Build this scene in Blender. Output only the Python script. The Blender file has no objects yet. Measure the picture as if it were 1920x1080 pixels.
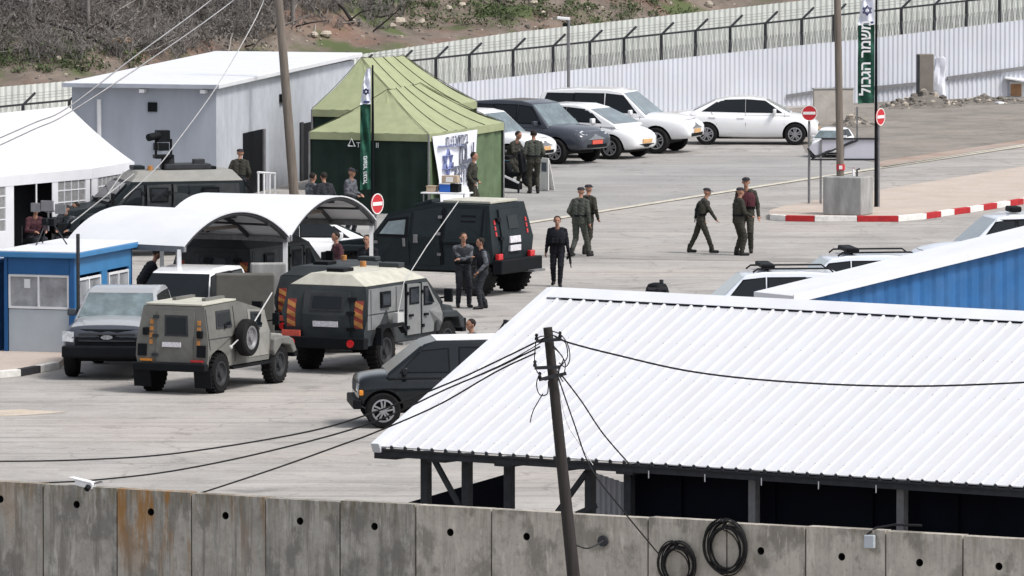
import bpy, bmesh, math, random
import numpy as np
from mathutils import Vector, Matrix
from mathutils.bvhtree import BVHTree
R = math.radians
random.seed(7)
scene = bpy.context.scene
COL = scene.collection

# ------------------------------------------------------------------ camera, sky, sun, exposure
F, HC, YH = 17700.0, 17.0, -770.0            # focal length in photo pixels, camera height, horizon row
TH = math.atan((540 - YH) / F)
cd = bpy.data.cameras.new('camera')
cam = bpy.data.objects.new('camera', cd)
COL.objects.link(cam)
cam.location = (0, 0, HC)
cam.rotation_euler = (math.pi / 2 - TH, 0, 0)
cd.sensor_width = 36
cd.lens = 36 * F / 1920
cd.clip_start = 1
cd.clip_end = 6000
scene.camera = cam

SUN_EL, SUN_AZ = 55, 118                       # azimuth clockwise from +Y (straight away from the camera)
w = bpy.data.worlds.new('World')
scene.world = w
w.use_nodes = True
nt = w.node_tree
nt.nodes.clear()
wo = nt.nodes.new('ShaderNodeOutputWorld')
bg = nt.nodes.new('ShaderNodeBackground')
sk = nt.nodes.new('ShaderNodeTexSky')
hs = nt.nodes.new('ShaderNodeHueSaturation')
sk.sky_type = 'NISHITA'
sk.sun_disc = False
sk.sun_elevation = R(SUN_EL)
sk.sun_rotation = R(SUN_AZ)
sk.air_density = 1.0
sk.dust_density = 3.0
hs.inputs['Saturation'].default_value = 0.34
bg.inputs['Strength'].default_value = 0.125
nt.links.new(sk.outputs[0], hs.inputs['Color'])
nt.links.new(hs.outputs[0], bg.inputs[0])
nt.links.new(bg.outputs[0], wo.inputs[0])
sl = bpy.data.lights.new('sun', 'SUN')
sl.energy = 1.6
sl.angle = R(13)
sl.color = (1, .96, .9)
so = bpy.data.objects.new('sun', sl)
COL.objects.link(so)
sd = Vector((math.sin(R(SUN_AZ)) * math.cos(R(SUN_EL)), math.cos(R(SUN_AZ)) * math.cos(R(SUN_EL)), math.sin(R(SUN_EL))))
so.rotation_euler = sd.to_track_quat('Z', 'Y').to_euler()
scene.view_settings.view_transform = 'Standard'
scene.view_settings.look = 'None'
scene.view_settings.gamma = 1
scene.view_settings.use_curve_mapping = False
scene.view_settings.exposure = 0.64

# ------------------------------------------------------------------ pixel to world
cT, sT = math.cos(TH), math.sin(TH)
def ray(px, py):
    u, v = (px - 960) / F, -(py - 540) / F
    return Vector((u, cT + v * sT, -sT + v * cT))
def G(px, py, z=0.0):
    d = ray(px, py)
    t = (z - HC) / d.z
    return Vector((d.x * t, d.y * t, z))
def W(px, py, Y):
    d = ray(px, py)
    t = Y / d.y
    return Vector((d.x * t, Y, HC + d.z * t))
def V(*a): return Vector(a)

# ------------------------------------------------------------------ materials
MATS = {}
def mat(name, col, rough=.6, var=.12, scale=4.0, metal=0.0, coat=0.0, bump=0.0, dust=0.0, dustcol=(.34, .31, .27), spec=.28, stretch=(1, 1, 1), alpha=1.0, fine=True):
    if name in MATS: return MATS[name]
    m = bpy.data.materials.new(name)
    m.use_nodes = True
    n = m.node_tree
    b = n.nodes['Principled BSDF']
    L = n.links.new
    tc = n.nodes.new('ShaderNodeTexCoord')
    mp = n.nodes.new('ShaderNodeMapping')
    mp.inputs['Scale'].default_value = stretch
    L(tc.outputs['Object'], mp.inputs[0])
    nz = n.nodes.new('ShaderNodeTexNoise')
    nz.inputs['Scale'].default_value = scale
    nz.inputs['Detail'].default_value = 6 if fine else 2
    nz.inputs['Roughness'].default_value = .62
    L(mp.outputs[0], nz.inputs[0])
    cr = n.nodes.new('ShaderNodeValToRGB')
    e = cr.color_ramp.elements
    e[0].position, e[1].position = .3, .7
    e[0].color = [min(1, max(0, c * (1 - var))) for c in col] + [1]
    e[1].color = [min(1, max(0, c * (1 + var))) for c in col] + [1]
    L(nz.outputs[0], cr.inputs[0])
    out = cr.outputs[0]
    if dust > 0:
        nd = n.nodes.new('ShaderNodeTexNoise')
        nd.inputs['Scale'].default_value = 1.6
        nd.inputs['Detail'].default_value = 5
        L(tc.outputs['Object'], nd.inputs[0])
        mr = n.nodes.new('ShaderNodeMapRange')
        mr.inputs[1].default_value, mr.inputs[2].default_value = .35, .75
        mr.inputs[3].default_value, mr.inputs[4].default_value = 0, dust
        L(nd.outputs[0], mr.inputs[0])
        mx = n.nodes.new('ShaderNodeMix')
        mx.data_type = 'RGBA'
        L(mr.outputs[0], mx.inputs[0])
        L(out, mx.inputs[6])
        mx.inputs[7].default_value = (*dustcol, 1)
        out = mx.outputs[2]
    L(out, b.inputs['Base Color'])
    b.inputs['Roughness'].default_value = rough
    b.inputs['Metallic'].default_value = metal
    b.inputs['Specular IOR Level'].default_value = spec
    b.inputs['Coat Weight'].default_value = coat
    b.inputs['Coat Roughness'].default_value = .06
    if alpha < 1: b.inputs['Alpha'].default_value = alpha
    if bump > 0:
        bp = n.nodes.new('ShaderNodeBump')
        bp.inputs['Strength'].default_value = bump
        bp.inputs['Distance'].default_value = .02
        L(nz.outputs[0], bp.inputs['Height'])
        L(bp.outputs[0], b.inputs['Normal'])
    MATS[name] = m
    return m

def streak_mat(name, c1, c2, c3, seed, rust=0.0, run=1.0):
    """old cast concrete: blotches, vertical run marks, optional rust runs"""
    m = bpy.data.materials.new(name)
    m.use_nodes = True
    n = m.node_tree
    b = n.nodes['Principled BSDF']
    L = n.links.new
    tc = n.nodes.new('ShaderNodeTexCoord')
    def noise(sc, stretch, det=6):
        mp = n.nodes.new('ShaderNodeMapping')
        mp.inputs['Scale'].default_value = stretch
        mp.inputs['Location'].default_value = (seed * 3.7, seed * 1.3, seed * 7.1)
        L(tc.outputs['Object'], mp.inputs[0])
        z = n.nodes.new('ShaderNodeTexNoise')
        z.inputs['Scale'].default_value = sc
        z.inputs['Detail'].default_value = det
        z.inputs['Roughness'].default_value = .65
        L(mp.outputs[0], z.inputs[0])
        return z.outputs[0]
    def mr(x, a, c, lo=0, hi=1):
        q = n.nodes.new('ShaderNodeMapRange')
        q.inputs[1].default_value, q.inputs[2].default_value = a, c
        q.inputs[3].default_value, q.inputs[4].default_value = lo, hi
        L(x, q.inputs[0])
        return q.outputs[0]
    def mix(f, a, c):
        x = n.nodes.new('ShaderNodeMix')
        x.data_type = 'RGBA'
        L(f, x.inputs[0])
        if isinstance(a, tuple): x.inputs[6].default_value = (*a, 1)
        else: L(a, x.inputs[6])
        x.inputs[7].default_value = (*c, 1)
        return x.outputs[2]
    base = mix(mr(noise(2.2, (1, 1, 1)), .38, .62), c1, c2)
    base = mix(mr(noise(3.0, (2.6, 2.6, .16)), .5, .62, 0, .85 * run), base, c3)
    base = mix(mr(noise(13, (1.2, 1.2, .8), 4), .53, .7, 0, .55), base, tuple(c * .55 for c in c1))
    base = mix(mr(noise(1.7, (1, 1, .7)), .52, .61, 0, .8), base, tuple(c * .42 for c in c1))
    base = mix(mr(noise(4.0, (2.0, 2.0, .5)), .56, .68, 0, .6), base, tuple(min(1, c * 1.35) for c in c1))
    def topmask(lo, hi):
        sx = n.nodes.new('ShaderNodeSeparateXYZ')
        L(tc.outputs['Object'], sx.inputs[0])
        return mr(sx.outputs['Z'], lo, hi)
    def mul(a, c):
        q = n.nodes.new('ShaderNodeMath')
        q.operation = 'MULTIPLY'
        L(a, q.inputs[0])
        L(c, q.inputs[1])
        return q.outputs[0]
    base = mix(mul(mr(noise(7.0, (2.4, 2.4, .25)), .46, .6, 0, .8 * run), topmask(2.35, 2.78)), base, (.12, .095, .04))
    if rust > 0:
        base = mix(mul(mr(noise(3.2, (1.6, 1.6, .22)), .44, .56, 0, rust), topmask(1.3, 2.4)), base, (.27, .125, .02))
    L(base, b.inputs['Base Color'])
    b.inputs['Roughness'].default_value = .92
    bp = n.nodes.new('ShaderNodeBump')
    bp.inputs['Strength'].default_value = .5
    bp.inputs['Distance'].default_value = .012
    L(noise(14, (1, 1, 1)), bp.inputs['Height'])
    L(bp.outputs[0], b.inputs['Normal'])
    return m

def ground_mat(name, cols, sc=.35, patches=((.18, .16, .14), .45), warm=(.40, .36, .33), worn=False):
    m = bpy.data.materials.new(name)
    m.use_nodes = True
    n = m.node_tree
    b = n.nodes['Principled BSDF']
    L = n.links.new
    g = n.nodes.new('ShaderNodeNewGeometry')
    def noise(s, det=8, rough=.6, off=0):
        mp = n.nodes.new('ShaderNodeMapping')
        mp.inputs['Location'].default_value = (off, off * 2, 0)
        L(g.outputs['Position'], mp.inputs[0])
        z = n.nodes.new('ShaderNodeTexNoise')
        z.inputs['Scale'].default_value = s
        z.inputs['Detail'].default_value = det
        z.inputs['Roughness'].default_value = rough
        L(mp.outputs[0], z.inputs[0])
        return z.outputs[0]
    def mr(x, a, c, lo=0, hi=1):
        q = n.nodes.new('ShaderNodeMapRange')
        q.inputs[1].default_value, q.inputs[2].default_value = a, c
        q.inputs[3].default_value, q.inputs[4].default_value = lo, hi
        L(x, q.inputs[0])
        return q.outputs[0]
    def mix(f, a, c):
        x = n.nodes.new('ShaderNodeMix')
        x.data_type = 'RGBA'
        L(f, x.inputs[0])
        if isinstance(a, tuple): x.inputs[6].default_value = (*a, 1)
        else: L(a, x.inputs[6])
        x.inputs[7].default_value = (*c, 1)
        return x.outputs[2]
    base = mix(mr(noise(sc), .38, .64), cols[0], cols[1])
    base = mix(mr(noise(sc * .4, 4, .5, 31), .5, .7, 0, .8), base, warm)
    base = mix(mr(noise(sc * 4, 6, .7, 12), .52, .74, 0, patches[1]), base, patches[0])
    if worn:
        def mapped(scale, rot, loc=0):
            mp = n.nodes.new('ShaderNodeMapping')
            mp.inputs['Scale'].default_value = scale
            mp.inputs['Rotation'].default_value = (0, 0, rot)
            mp.inputs['Location'].default_value = (loc, loc, 0)
            L(g.outputs['Position'], mp.inputs[0])
            return mp.outputs[0]
        for rot, loc, amt in ((.9, 0, .5), (2.3, 40, .4), (1.5, 90, .35)):
            z = n.nodes.new('ShaderNodeTexNoise')          # long tyre scuffs along the driving lines
            z.inputs['Scale'].default_value = 1.0
            z.inputs['Detail'].default_value = 5
            z.inputs['Distortion'].default_value = .6
            L(mapped((.05, 2.4, 1), rot, loc), z.inputs[0])
            base = mix(mr(z.outputs[0], .57, .68, 0, amt), base, tuple(c * .62 for c in cols[0]))
        vo = n.nodes.new('ShaderNodeTexVoronoi')           # cracks
        vo.feature = 'DISTANCE_TO_EDGE'
        vo.inputs['Scale'].default_value = .21
        wob = n.nodes.new('ShaderNodeTexNoise')
        wob.inputs['Scale'].default_value = .8
        wob.inputs['Detail'].default_value = 6
        L(g.outputs['Position'], wob.inputs[0])
        ad = n.nodes.new('ShaderNodeVectorMath')
        ad.operation = 'MULTIPLY_ADD'
        L(wob.outputs[1], ad.inputs[0])
        ad.inputs[1].default_value = (2.5, 2.5, 0)
        L(g.outputs['Position'], ad.inputs[2])
        L(ad.outputs[0], vo.inputs[0])
        base = mix(mr(vo.outputs[0], .0, .012, .45, 0), base, tuple(c * .35 for c in cols[0]))
        vs_ = n.nodes.new('ShaderNodeTexVoronoi')          # oil spots
        vs_.inputs['Scale'].default_value = .33
        L(ad.outputs[0], vs_.inputs[0])
        base = mix(mr(vs_.outputs[0], .05, .16, .6, 0), base, tuple(c * .4 for c in cols[0]))
    base = mix(mr(noise(26, 3, .8, 5), .48, .76, 0, .65), base, tuple(c * .62 for c in cols[0]))
    base = mix(mr(noise(9, 3, .8, 55), .52, .76, 0, .5), base, tuple(min(1, c * 1.28) for c in cols[1]))
    L(base, b.inputs['Base Color'])
    b.inputs['Roughness'].default_value = .93
    b.inputs['Specular IOR Level'].default_value = .25
    bp = n.nodes.new('ShaderNodeBump')
    bp.inputs['Strength'].default_value = .4
    bp.inputs['Distance'].default_value = .02
    L(noise(14, 5, .7), bp.inputs['Height'])
    L(bp.outputs[0], b.inputs['Normal'])
    return m

M = dict(
    white_roof=mat('white_roof_sheet', (.64, .655, .69), .6, .05, 1.2, dust=.12, dustcol=(.5, .49, .47)),
    white_metal=mat('white_metal', (.74, .75, .77), .5, .05),
    white_cloth=mat('white_cloth', (.63, .64, .68), .85, .05, 2, bump=.2),
    pale_blue=mat('pale_blue_sheet', (.58, .605, .67), .55, .09, .8, dust=.35, dustcol=(.47, .46, .45)),
    grey_sheet=mat('grey_green_sheet', (.60, .62, .59), .6, .12, 2.5, dust=.15, dustcol=(.3, .3, .26)),
    steel=mat('dark_steel', (.035, .037, .042), .6, .25, 6, spec=.2),
    grey_steel=mat('grey_steel', (.2, .2, .21), .5, .2, 6, metal=.3),
    black=mat('black_plastic', (.007, .008, .010), .6, .2, spec=.12),
    rubber=mat('tyre_rubber', (.010, .010, .011), .9, .3, 8, dust=.15, dustcol=(.09, .085, .08), spec=.1),
    rim=mat('wheel_rim', (.34, .34, .36), .35, .1, metal=.6),
    dark_rim=mat('dark_wheel_rim', (.03, .032, .035), .6, .2, spec=.2),
    glass=mat('tinted_glass', (.008, .011, .014), .08, .1, spec=.3),
    clear_glass=mat('windscreen_glass', (.12, .16, .17), .06, .5, 2.2, spec=1.0, coat=1.0),
    pane=mat('window_pane', (.30, .31, .33), .1, .4, 2.0, spec=.6),
    white_paint=mat('white_car_paint', (.76, .77, .79), .3, .02, coat=.6),
    dark_paint=mat('dark_blue_car_paint', (.045, .052, .068), .3, .05, coat=.6),
    police_paint=mat('pale_police_paint', (.66, .70, .78), .3, .02, coat=.6),
    black_paint=mat('black_van_paint', (.004, .007, .010), .14, .1, dust=.015, spec=.45),
    olive=mat('grey_green_armour', (.135, .135, .125), .75, .14, 5, dust=.4, dustcol=(.22, .215, .2)),
    olive_light=mat('pale_armour', (.235, .235, .222), .75, .12, 5, dust=.3),  # paler copy of the grey green armour, with random dust over it
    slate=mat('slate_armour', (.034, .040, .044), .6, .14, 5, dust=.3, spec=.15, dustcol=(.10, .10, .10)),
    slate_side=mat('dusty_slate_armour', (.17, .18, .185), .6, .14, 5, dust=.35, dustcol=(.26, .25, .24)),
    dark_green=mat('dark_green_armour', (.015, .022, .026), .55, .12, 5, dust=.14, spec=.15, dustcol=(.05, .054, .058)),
    pale_top=mat('pale_roof_plate', (.46, .45, .39), .8, .15, 3),  # roof plates paler than the bodies, tone varying at random
    red=mat('red_paint', (.48, .025, .03), .5, .15, 6),
    redlamp=mat('red_lamp', (.55, .02, .025), .2, .1, coat=.5),
    amber=mat('amber_lamp', (.75, .27, .03), .25, .15, coat=.4),
    lamp=mat('headlamp_glass', (.55, .57, .6), .1, .35, 12, spec=.8),
    chrome=mat('chrome_grille', (.3, .3, .31), .25, .5, 30, metal=.8),
    plate_y=mat('orange_number_plate', (.60, .36, .17), .5, .3, 25),
    plate_r=mat('red_number_plate', (.6, .10, .07), .5, .3, 25),
    plate_w=mat('white_number_plate', (.62, .60, .64), .5, .3, 25),
    tent=mat('green_tent_canvas', (.30, .33, .195), .8, .1, 3, bump=.25),
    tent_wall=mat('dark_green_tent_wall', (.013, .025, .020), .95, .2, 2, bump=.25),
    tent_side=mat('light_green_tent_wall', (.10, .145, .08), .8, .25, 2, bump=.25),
    seam=mat('dark_seam', (.045, .055, .025), .8, .2),
    hole=mat('shaded_hole', (.012, .011, .01), .95, .2),  # near-black stands in for the shade inside the wall holes
    dull_red=mat('dull_red_stripe', (.26, .05, .04), .6, .25, 6),
    dull_amber=mat('dull_amber_stripe', (.42, .19, .06), .6, .25, 6),
    banner=mat('banner_vinyl', (.74, .76, .84), .6, .06, 4),
    navy=mat('navy_print', (.045, .055, .16), .6, .2),
    paleprint=mat('faded_blue_print', (.20, .23, .42), .6, .3),
    greyprint=mat('grey_print', (.10, .11, .15), .6, .2),
    flag_green=mat('green_flag_cloth', (.018, .08, .054), .8, .6, 4),
    wall_plaster=mat('grey_plaster', (.36, .39, .45), .9, .12, 1.2, bump=.2, stretch=(1, 1, .35)),  # front wall tone, painted darker than the sunlit side
    wall_plaster2=mat('sunlit_plaster', (.43, .455, .50), .9, .13, 2.2, bump=.2, stretch=(1, 1, .6)),  # lit copy of the plaster above, sunlight put into the side wall colour
    booth_blue=mat('blue_booth_panel', (.018, .10, .27), .45, .1, 2),
    booth_light=mat('light_blue_trim', (.05, .20, .42), .45, .1, 2),
    booth_grey=mat('pale_grey_panel', (.42, .46, .50), .5, .06, 2),
    shed_blue=mat('blue_wall_sheet', (.025, .12, .31), .5, .2, 1.5, dust=.12, dustcol=(.2, .25, .3)),
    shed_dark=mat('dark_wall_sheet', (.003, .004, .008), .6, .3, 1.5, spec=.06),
    wood_pole=mat('weathered_wood', (.17, .145, .125), .9, .25, 3, stretch=(6, 6, .4), bump=.4),
    dark_pole=mat('tarred_wood', (.032, .028, .027), .85, .3, 3, stretch=(6, 6, .4), bump=.4),
    concrete=mat('block_concrete', (.30, .30, .295), .92, .3, 2.6, bump=.4, stretch=(1.5, 1.5, .4)),
    concrete2=mat('brown_concrete', (.10, .097, .088), .92, .15, 2.6, bump=.3),
    brown_slab=mat('brown_slab_concrete', (.20, .18, .16), .92, .15, 2.6, bump=.3),
    concrete3=mat('pale_concrete', (.42, .39, .36), .92, .15, 2.6, bump=.3),
    kerb_white=mat('kerb_white_paint', (.70, .69, .67), .8, .18, 6),
    kerb_red=mat('kerb_red_paint', (.40, .025, .03), .8, .25, 6),
    kerb_black=mat('kerb_black_paint', (.03, .03, .035), .8, .2, 6),
    yellow_line=mat('worn_line_paint', (.52, .485, .41), .9, .3, 5),
    skin=mat('skin', (.34, .18, .125), .6, .1, 8),
    hair=mat('dark_hair', (.018, .014, .012), .8, .3, 20),
    u_olive=mat('olive_uniform', (.036, .035, .028), .9, .25, 9),
    u_olive2=mat('light_olive_uniform', (.056, .062, .052), .9, .25, 9),
    u_black=mat('black_uniform', (.010, .011, .016), .95, .3, 9),
    u_grey=mat('grey_camouflage', (.085, .092, .105), .9, .75, 9),
    u_dark=mat('charcoal_uniform', (.022, .024, .03), .9, .4, 9),
    u_maroon=mat('maroon_collar', (.07, .02, .028), .9, .4, 9),
    silver=mat('silver_car_paint', (.33, .34, .36), .3, .04, coat=.7, dust=.05),
    bare_branch=mat('pale_branches', (.30, .28, .26), .95, .25, 3),
    u_red=mat('dark_red_jacket', (.06, .023, .03), .9, .4, 9),
    boots=mat('black_boots', (.012, .011, .011), .6, .3),
    cyan=mat('cyan_panel', (.05, .42, .55), .5, .1),
    blue_crate=mat('blue_plastic', (.03, .12, .45), .5, .1),
    cardboard=mat('cardboard', (.42, .33, .24), .9, .15),
    rock=mat('pale_rock', (.42, .37, .31), .95, .35, 3, bump=.5),
    grey_rock=mat('grey_rubble', (.16, .145, .13), .95, .4, 3, bump=.5),
    bark=mat('grey_bark', (.19, .175, .165), .95, .3, 6),
    twig=mat('bare_twigs', (.20, .185, .175), .95, .35, 3),
    leaf=mat('dull_green_leaves', (.075, .10, .045), .9, .5, 1.5),
    dry=mat('dry_brush_leaves', (.15, .14, .13), .95, .5, 1.2),
    log=mat('cut_log_wood', (.35, .2, .11), .9, .3, 4),
    mesh_cloth=mat('window_mesh', (.42, .42, .43), .8, .25, 14, alpha=.55),
    sign_panel=mat('plain_sign_back', (.50, .51, .58), .5, .05, 2),
    cable=mat('black_cable', (.01, .01, .011), .6, .1),
    pale_cable=mat('pale_cable', (.45, .45, .45), .6, .1),
)
M['shed_roof'] = mat('shed_roof_sheet', (.61, .62, .655), .5, .045, 1.6, dust=.16, dustcol=(.47, .46, .44), stretch=(2.2, .22, .22))
M['sign_red'] = mat('sign_red_face', (.50, .03, .04), .4, .06)
M['sign_white'] = mat('sign_white_face', (.75, .74, .74), .4, .04)

# ------------------------------------------------------------------ mesh builder
class MB:
    def __init__(s): s.v, s.f, s.m = [], [], []
    def add(s, vs, fs, mi=0):
        o = len(s.v)
        s.v += [tuple(p) for p in vs]
        s.f += [tuple(i + o for i in q) for q in fs]
        s.m += [mi] * len(fs)
        return s
    def hexa(s, p, mi=0):
        return s.add(p, [(0, 3, 2, 1), (4, 5, 6, 7), (0, 1, 5, 4), (1, 2, 6, 5), (2, 3, 7, 6), (3, 0, 4, 7)], mi)
    def box(s, c, d, rot=None, mi=0):
        x, y, z = d[0] / 2, d[1] / 2, d[2] / 2
        p = [V(-x, -y, -z), V(x, -y, -z), V(x, y, -z), V(-x, y, -z), V(-x, -y, z), V(x, -y, z), V(x, y, z), V(-x, y, z)]
        if rot is not None: p = [rot @ q for q in p]
        return s.hexa([q + V(*c) for q in p], mi)
    def bar(s, a, b, wd, ht=None, mi=0, up=(0, 0, 1)):
        a, b = V(*a), V(*b)
        ht = ht or wd
        d = (b - a).normalized()
        u = V(*up)
        if abs(d.dot(u)) > .98: u = V(1, 0, 0)
        x = d.cross(u).normalized() * wd / 2
        y = x.cross(d).normalized() * ht / 2
        return s.hexa([a - x - y, a + x - y, a + x + y, a - x + y, b - x - y, b + x - y, b + x + y, b - x + y], mi)
    def cyl(s, a, b, r0, r1=None, n=10, mi=0, cap=True):
        return s.tube([a, b], [r0, r0 if r1 is None else r1], n, mi, cap)
    def tube(s, pts, r, n=6, mi=0, cap=True):
        pts = [V(*p) for p in pts]
        rs = r if isinstance(r, (list, tuple)) else [r] * len(pts)
        vs, fs = [], []
        prev = None
        for i, p in enumerate(pts):
            d = (pts[min(i + 1, len(pts) - 1)] - pts[max(i - 1, 0)])
            d = d.normalized() if d.length > 1e-9 else V(0, 0, 1)
            u = prev if prev is not None else (V(0, 0, 1) if abs(d.z) < .9 else V(1, 0, 0))
            x = d.cross(u)
            if x.length < 1e-6: x = d.cross(V(0, 1, 0))
            x.normalize()
            y = x.cross(d).normalized()
            prev = y
            for k in range(n):
                a = 2 * math.pi * k / n
                vs.append(p + (x * math.cos(a) + y * math.sin(a)) * rs[i])
        for i in range(len(pts) - 1):
            for k in range(n):
                k2 = (k + 1) % n
                fs.append((i * n + k, i * n + k2, (i + 1) * n + k2, (i + 1) * n + k))
        if cap:
            fs.append(tuple(range(n)))
            fs.append(tuple((len(pts) - 1) * n + k for k in range(n)))
        return s.add(vs, fs, mi)
    def ball(s, c, r, n=10, mi=0, rot=None):
        r = (r, r, r) if not isinstance(r, (tuple, list)) else r
        h = n // 2
        vs, fs = [V(0, 0, -r[2])], []
        for i in range(1, h):
            t = -math.pi / 2 + math.pi * i / h
            for k in range(n):
                a = 2 * math.pi * k / n
                vs.append(V(r[0] * math.cos(t) * math.cos(a), r[1] * math.cos(t) * math.sin(a), r[2] * math.sin(t)))
        vs.append(V(0, 0, r[2]))
        for k in range(n):
            fs.append((0, 1 + (k + 1) % n, 1 + k))
            fs.append((len(vs) - 1, 1 + (h - 2) * n + k, 1 + (h - 2) * n + (k + 1) % n))
        for i in range(h - 2):
            for k in range(n):
                k2 = (k + 1) % n
                fs.append((1 + i * n + k, 1 + i * n + k2, 1 + (i + 1) * n + k2, 1 + (i + 1) * n + k))
        if rot is not None: vs = [rot @ q for q in vs]
        return s.add([q + V(*c) for q in vs], fs, mi)
    def prism(s, poly, vec, mi=0):
        poly = [V(*p) for p in poly]
        vec = V(*vec)
        n = len(poly)
        return s.add(poly + [p + vec for p in poly], [tuple(range(n)), tuple(range(2 * n - 1, n - 1, -1))] + [(i, (i + 1) % n, n + (i + 1) % n, n + i) for i in range(n)], mi)
    def quad(s, a, b, c, d, mi=0): return s.add([a, b, c, d], [(0, 1, 2, 3)], mi)
    def lathe(s, c, axis, prof, n=20, mi=0):
        """prof: (distance along axis, radius)"""
        ax = V(*axis).normalized()
        u = ax.cross(V(0, 0, 1) if abs(ax.z) < .9 else V(1, 0, 0)).normalized()
        v = ax.cross(u)
        vs, fs = [], []
        for t, r in prof:
            for k in range(n):
                a = 2 * math.pi * k / n
                vs.append(V(*c) + ax * t + (u * math.cos(a) + v * math.sin(a)) * r)
        for i in range(len(prof) - 1):
            for k in range(n):
                k2 = (k + 1) % n
                fs.append((i * n + k, i * n + k2, (i + 1) * n + k2, (i + 1) * n + k))
        fs.append(tuple(range(n)))
        fs.append(tuple((len(prof) - 1) * n + k for k in range(n)))
        return s.add(vs, fs, mi)
    def shell(s, prof, wf, mi=0):
        n = len(prof)
        vs = [V(x, wf(x, z), z) for x, z in prof] + [V(x, -wf(x, z), z) for x, z in prof]
        fs = [tuple(range(n)), tuple(range(2 * n - 1, n - 1, -1))] + [(i, (i + 1) % n, n + (i + 1) % n, n + i) for i in range(n)]
        return s.add(vs, fs, mi)
    def build(s, name, m, parent=None, bevel=0, seg=2, smooth=0, recalc=True, sub=0):
        me = bpy.data.meshes.new(name)
        me.from_pydata(s.v, [], s.f)
        ms = m if isinstance(m, (list, tuple)) else [m]
        for q in ms: me.materials.append(q)
        if len(ms) > 1: me.polygons.foreach_set('material_index', s.m)
        if recalc:
            bm = bmesh.new()
            bm.from_mesh(me)
            bmesh.ops.recalc_face_normals(bm, faces=bm.faces)
            bm.to_mesh(me)
            bm.free()
        me.update()
        o = bpy.data.objects.new(name, me)
        COL.objects.link(o)
        if parent: o.parent = parent
        if sub:
            q = o.modifiers.new('sub', 'SUBSURF')
            q.levels = q.render_levels = sub
        if bevel:
            q = o.modifiers.new('bevel', 'BEVEL')
            q.width, q.segments, q.limit_method, q.angle_limit = bevel, seg, 'ANGLE', R(28)
        if smooth:
            me.polygons.foreach_set('use_smooth', [True] * len(me.polygons))
            if smooth < 180: me.set_sharp_from_angle(angle=R(smooth))
        return o

def tag(o, label, cat, group=None, kind=None):
    if label: o['label'] = label
    if cat: o['category'] = cat
    if group: o['group'] = group
    if kind: o['kind'] = kind
    return o
def thing(name, label, cat, loc=(0, 0, 0), yaw=0.0, group=None, scale=1.0):
    o = bpy.data.objects.new(name, None)
    o.empty_display_size = .2
    COL.objects.link(o)
    o.location = loc
    o.rotation_euler = (0, 0, yaw)
    if scale != 1: o.scale = (scale,) * 3
    return tag(o, label, cat, group)
def struct(o, kind='structure'):
    o['kind'] = kind
    return o

FONTBUF = {}
def text_mb(mb, s, origin, xd, yd, size, mi=0, th=.004, weight=.0):
    """lettering as a thin raised mesh on a plane"""
    cu = bpy.data.curves.new('lettering', 'FONT')
    cu.body = s
    cu.size = 1
    cu.offset = weight
    cu.extrude = 0
    cu.resolution_u = 3
    cu.align_x, cu.align_y = 'CENTER', 'CENTER'
    o = bpy.data.objects.new('lettering', cu)
    COL.objects.link(o)
    dg = bpy.context.evaluated_depsgraph_get()
    dg.update()
    me = bpy.data.meshes.new_from_object(o.evaluated_get(dg))
    xd, yd = V(*xd).normalized(), V(*yd).normalized()
    nrm = xd.cross(yd)
    vs = [V(*origin) + xd * (v.co.x * size) + yd * (v.co.y * size) + nrm * th for v in me.vertices]
    fs = [tuple(p.vertices) for p in me.polygons]
    if fs: mb.add(vs, fs, mi)
    bpy.data.objects.remove(o)
    bpy.data.meshes.remove(me)
    bpy.data.curves.remove(cu)
def evaluated_copy(o, name=None):
    dg = bpy.context.evaluated_depsgraph_get()
    dg.update()
    return bpy.data.meshes.new_from_object(o.evaluated_get(dg), depsgraph=dg)
# ------------------------------------------------------------------ vehicles
def densify(pts, step=.16):
    out = []
    for i, p in enumerate(pts):
        q = pts[(i + 1) % len(pts)]
        n = max(1, int((V(*q) - V(*p)).length / step))
        out += [V(*p).lerp(V(*q), k / n) for k in range(n)]
    return out

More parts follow.
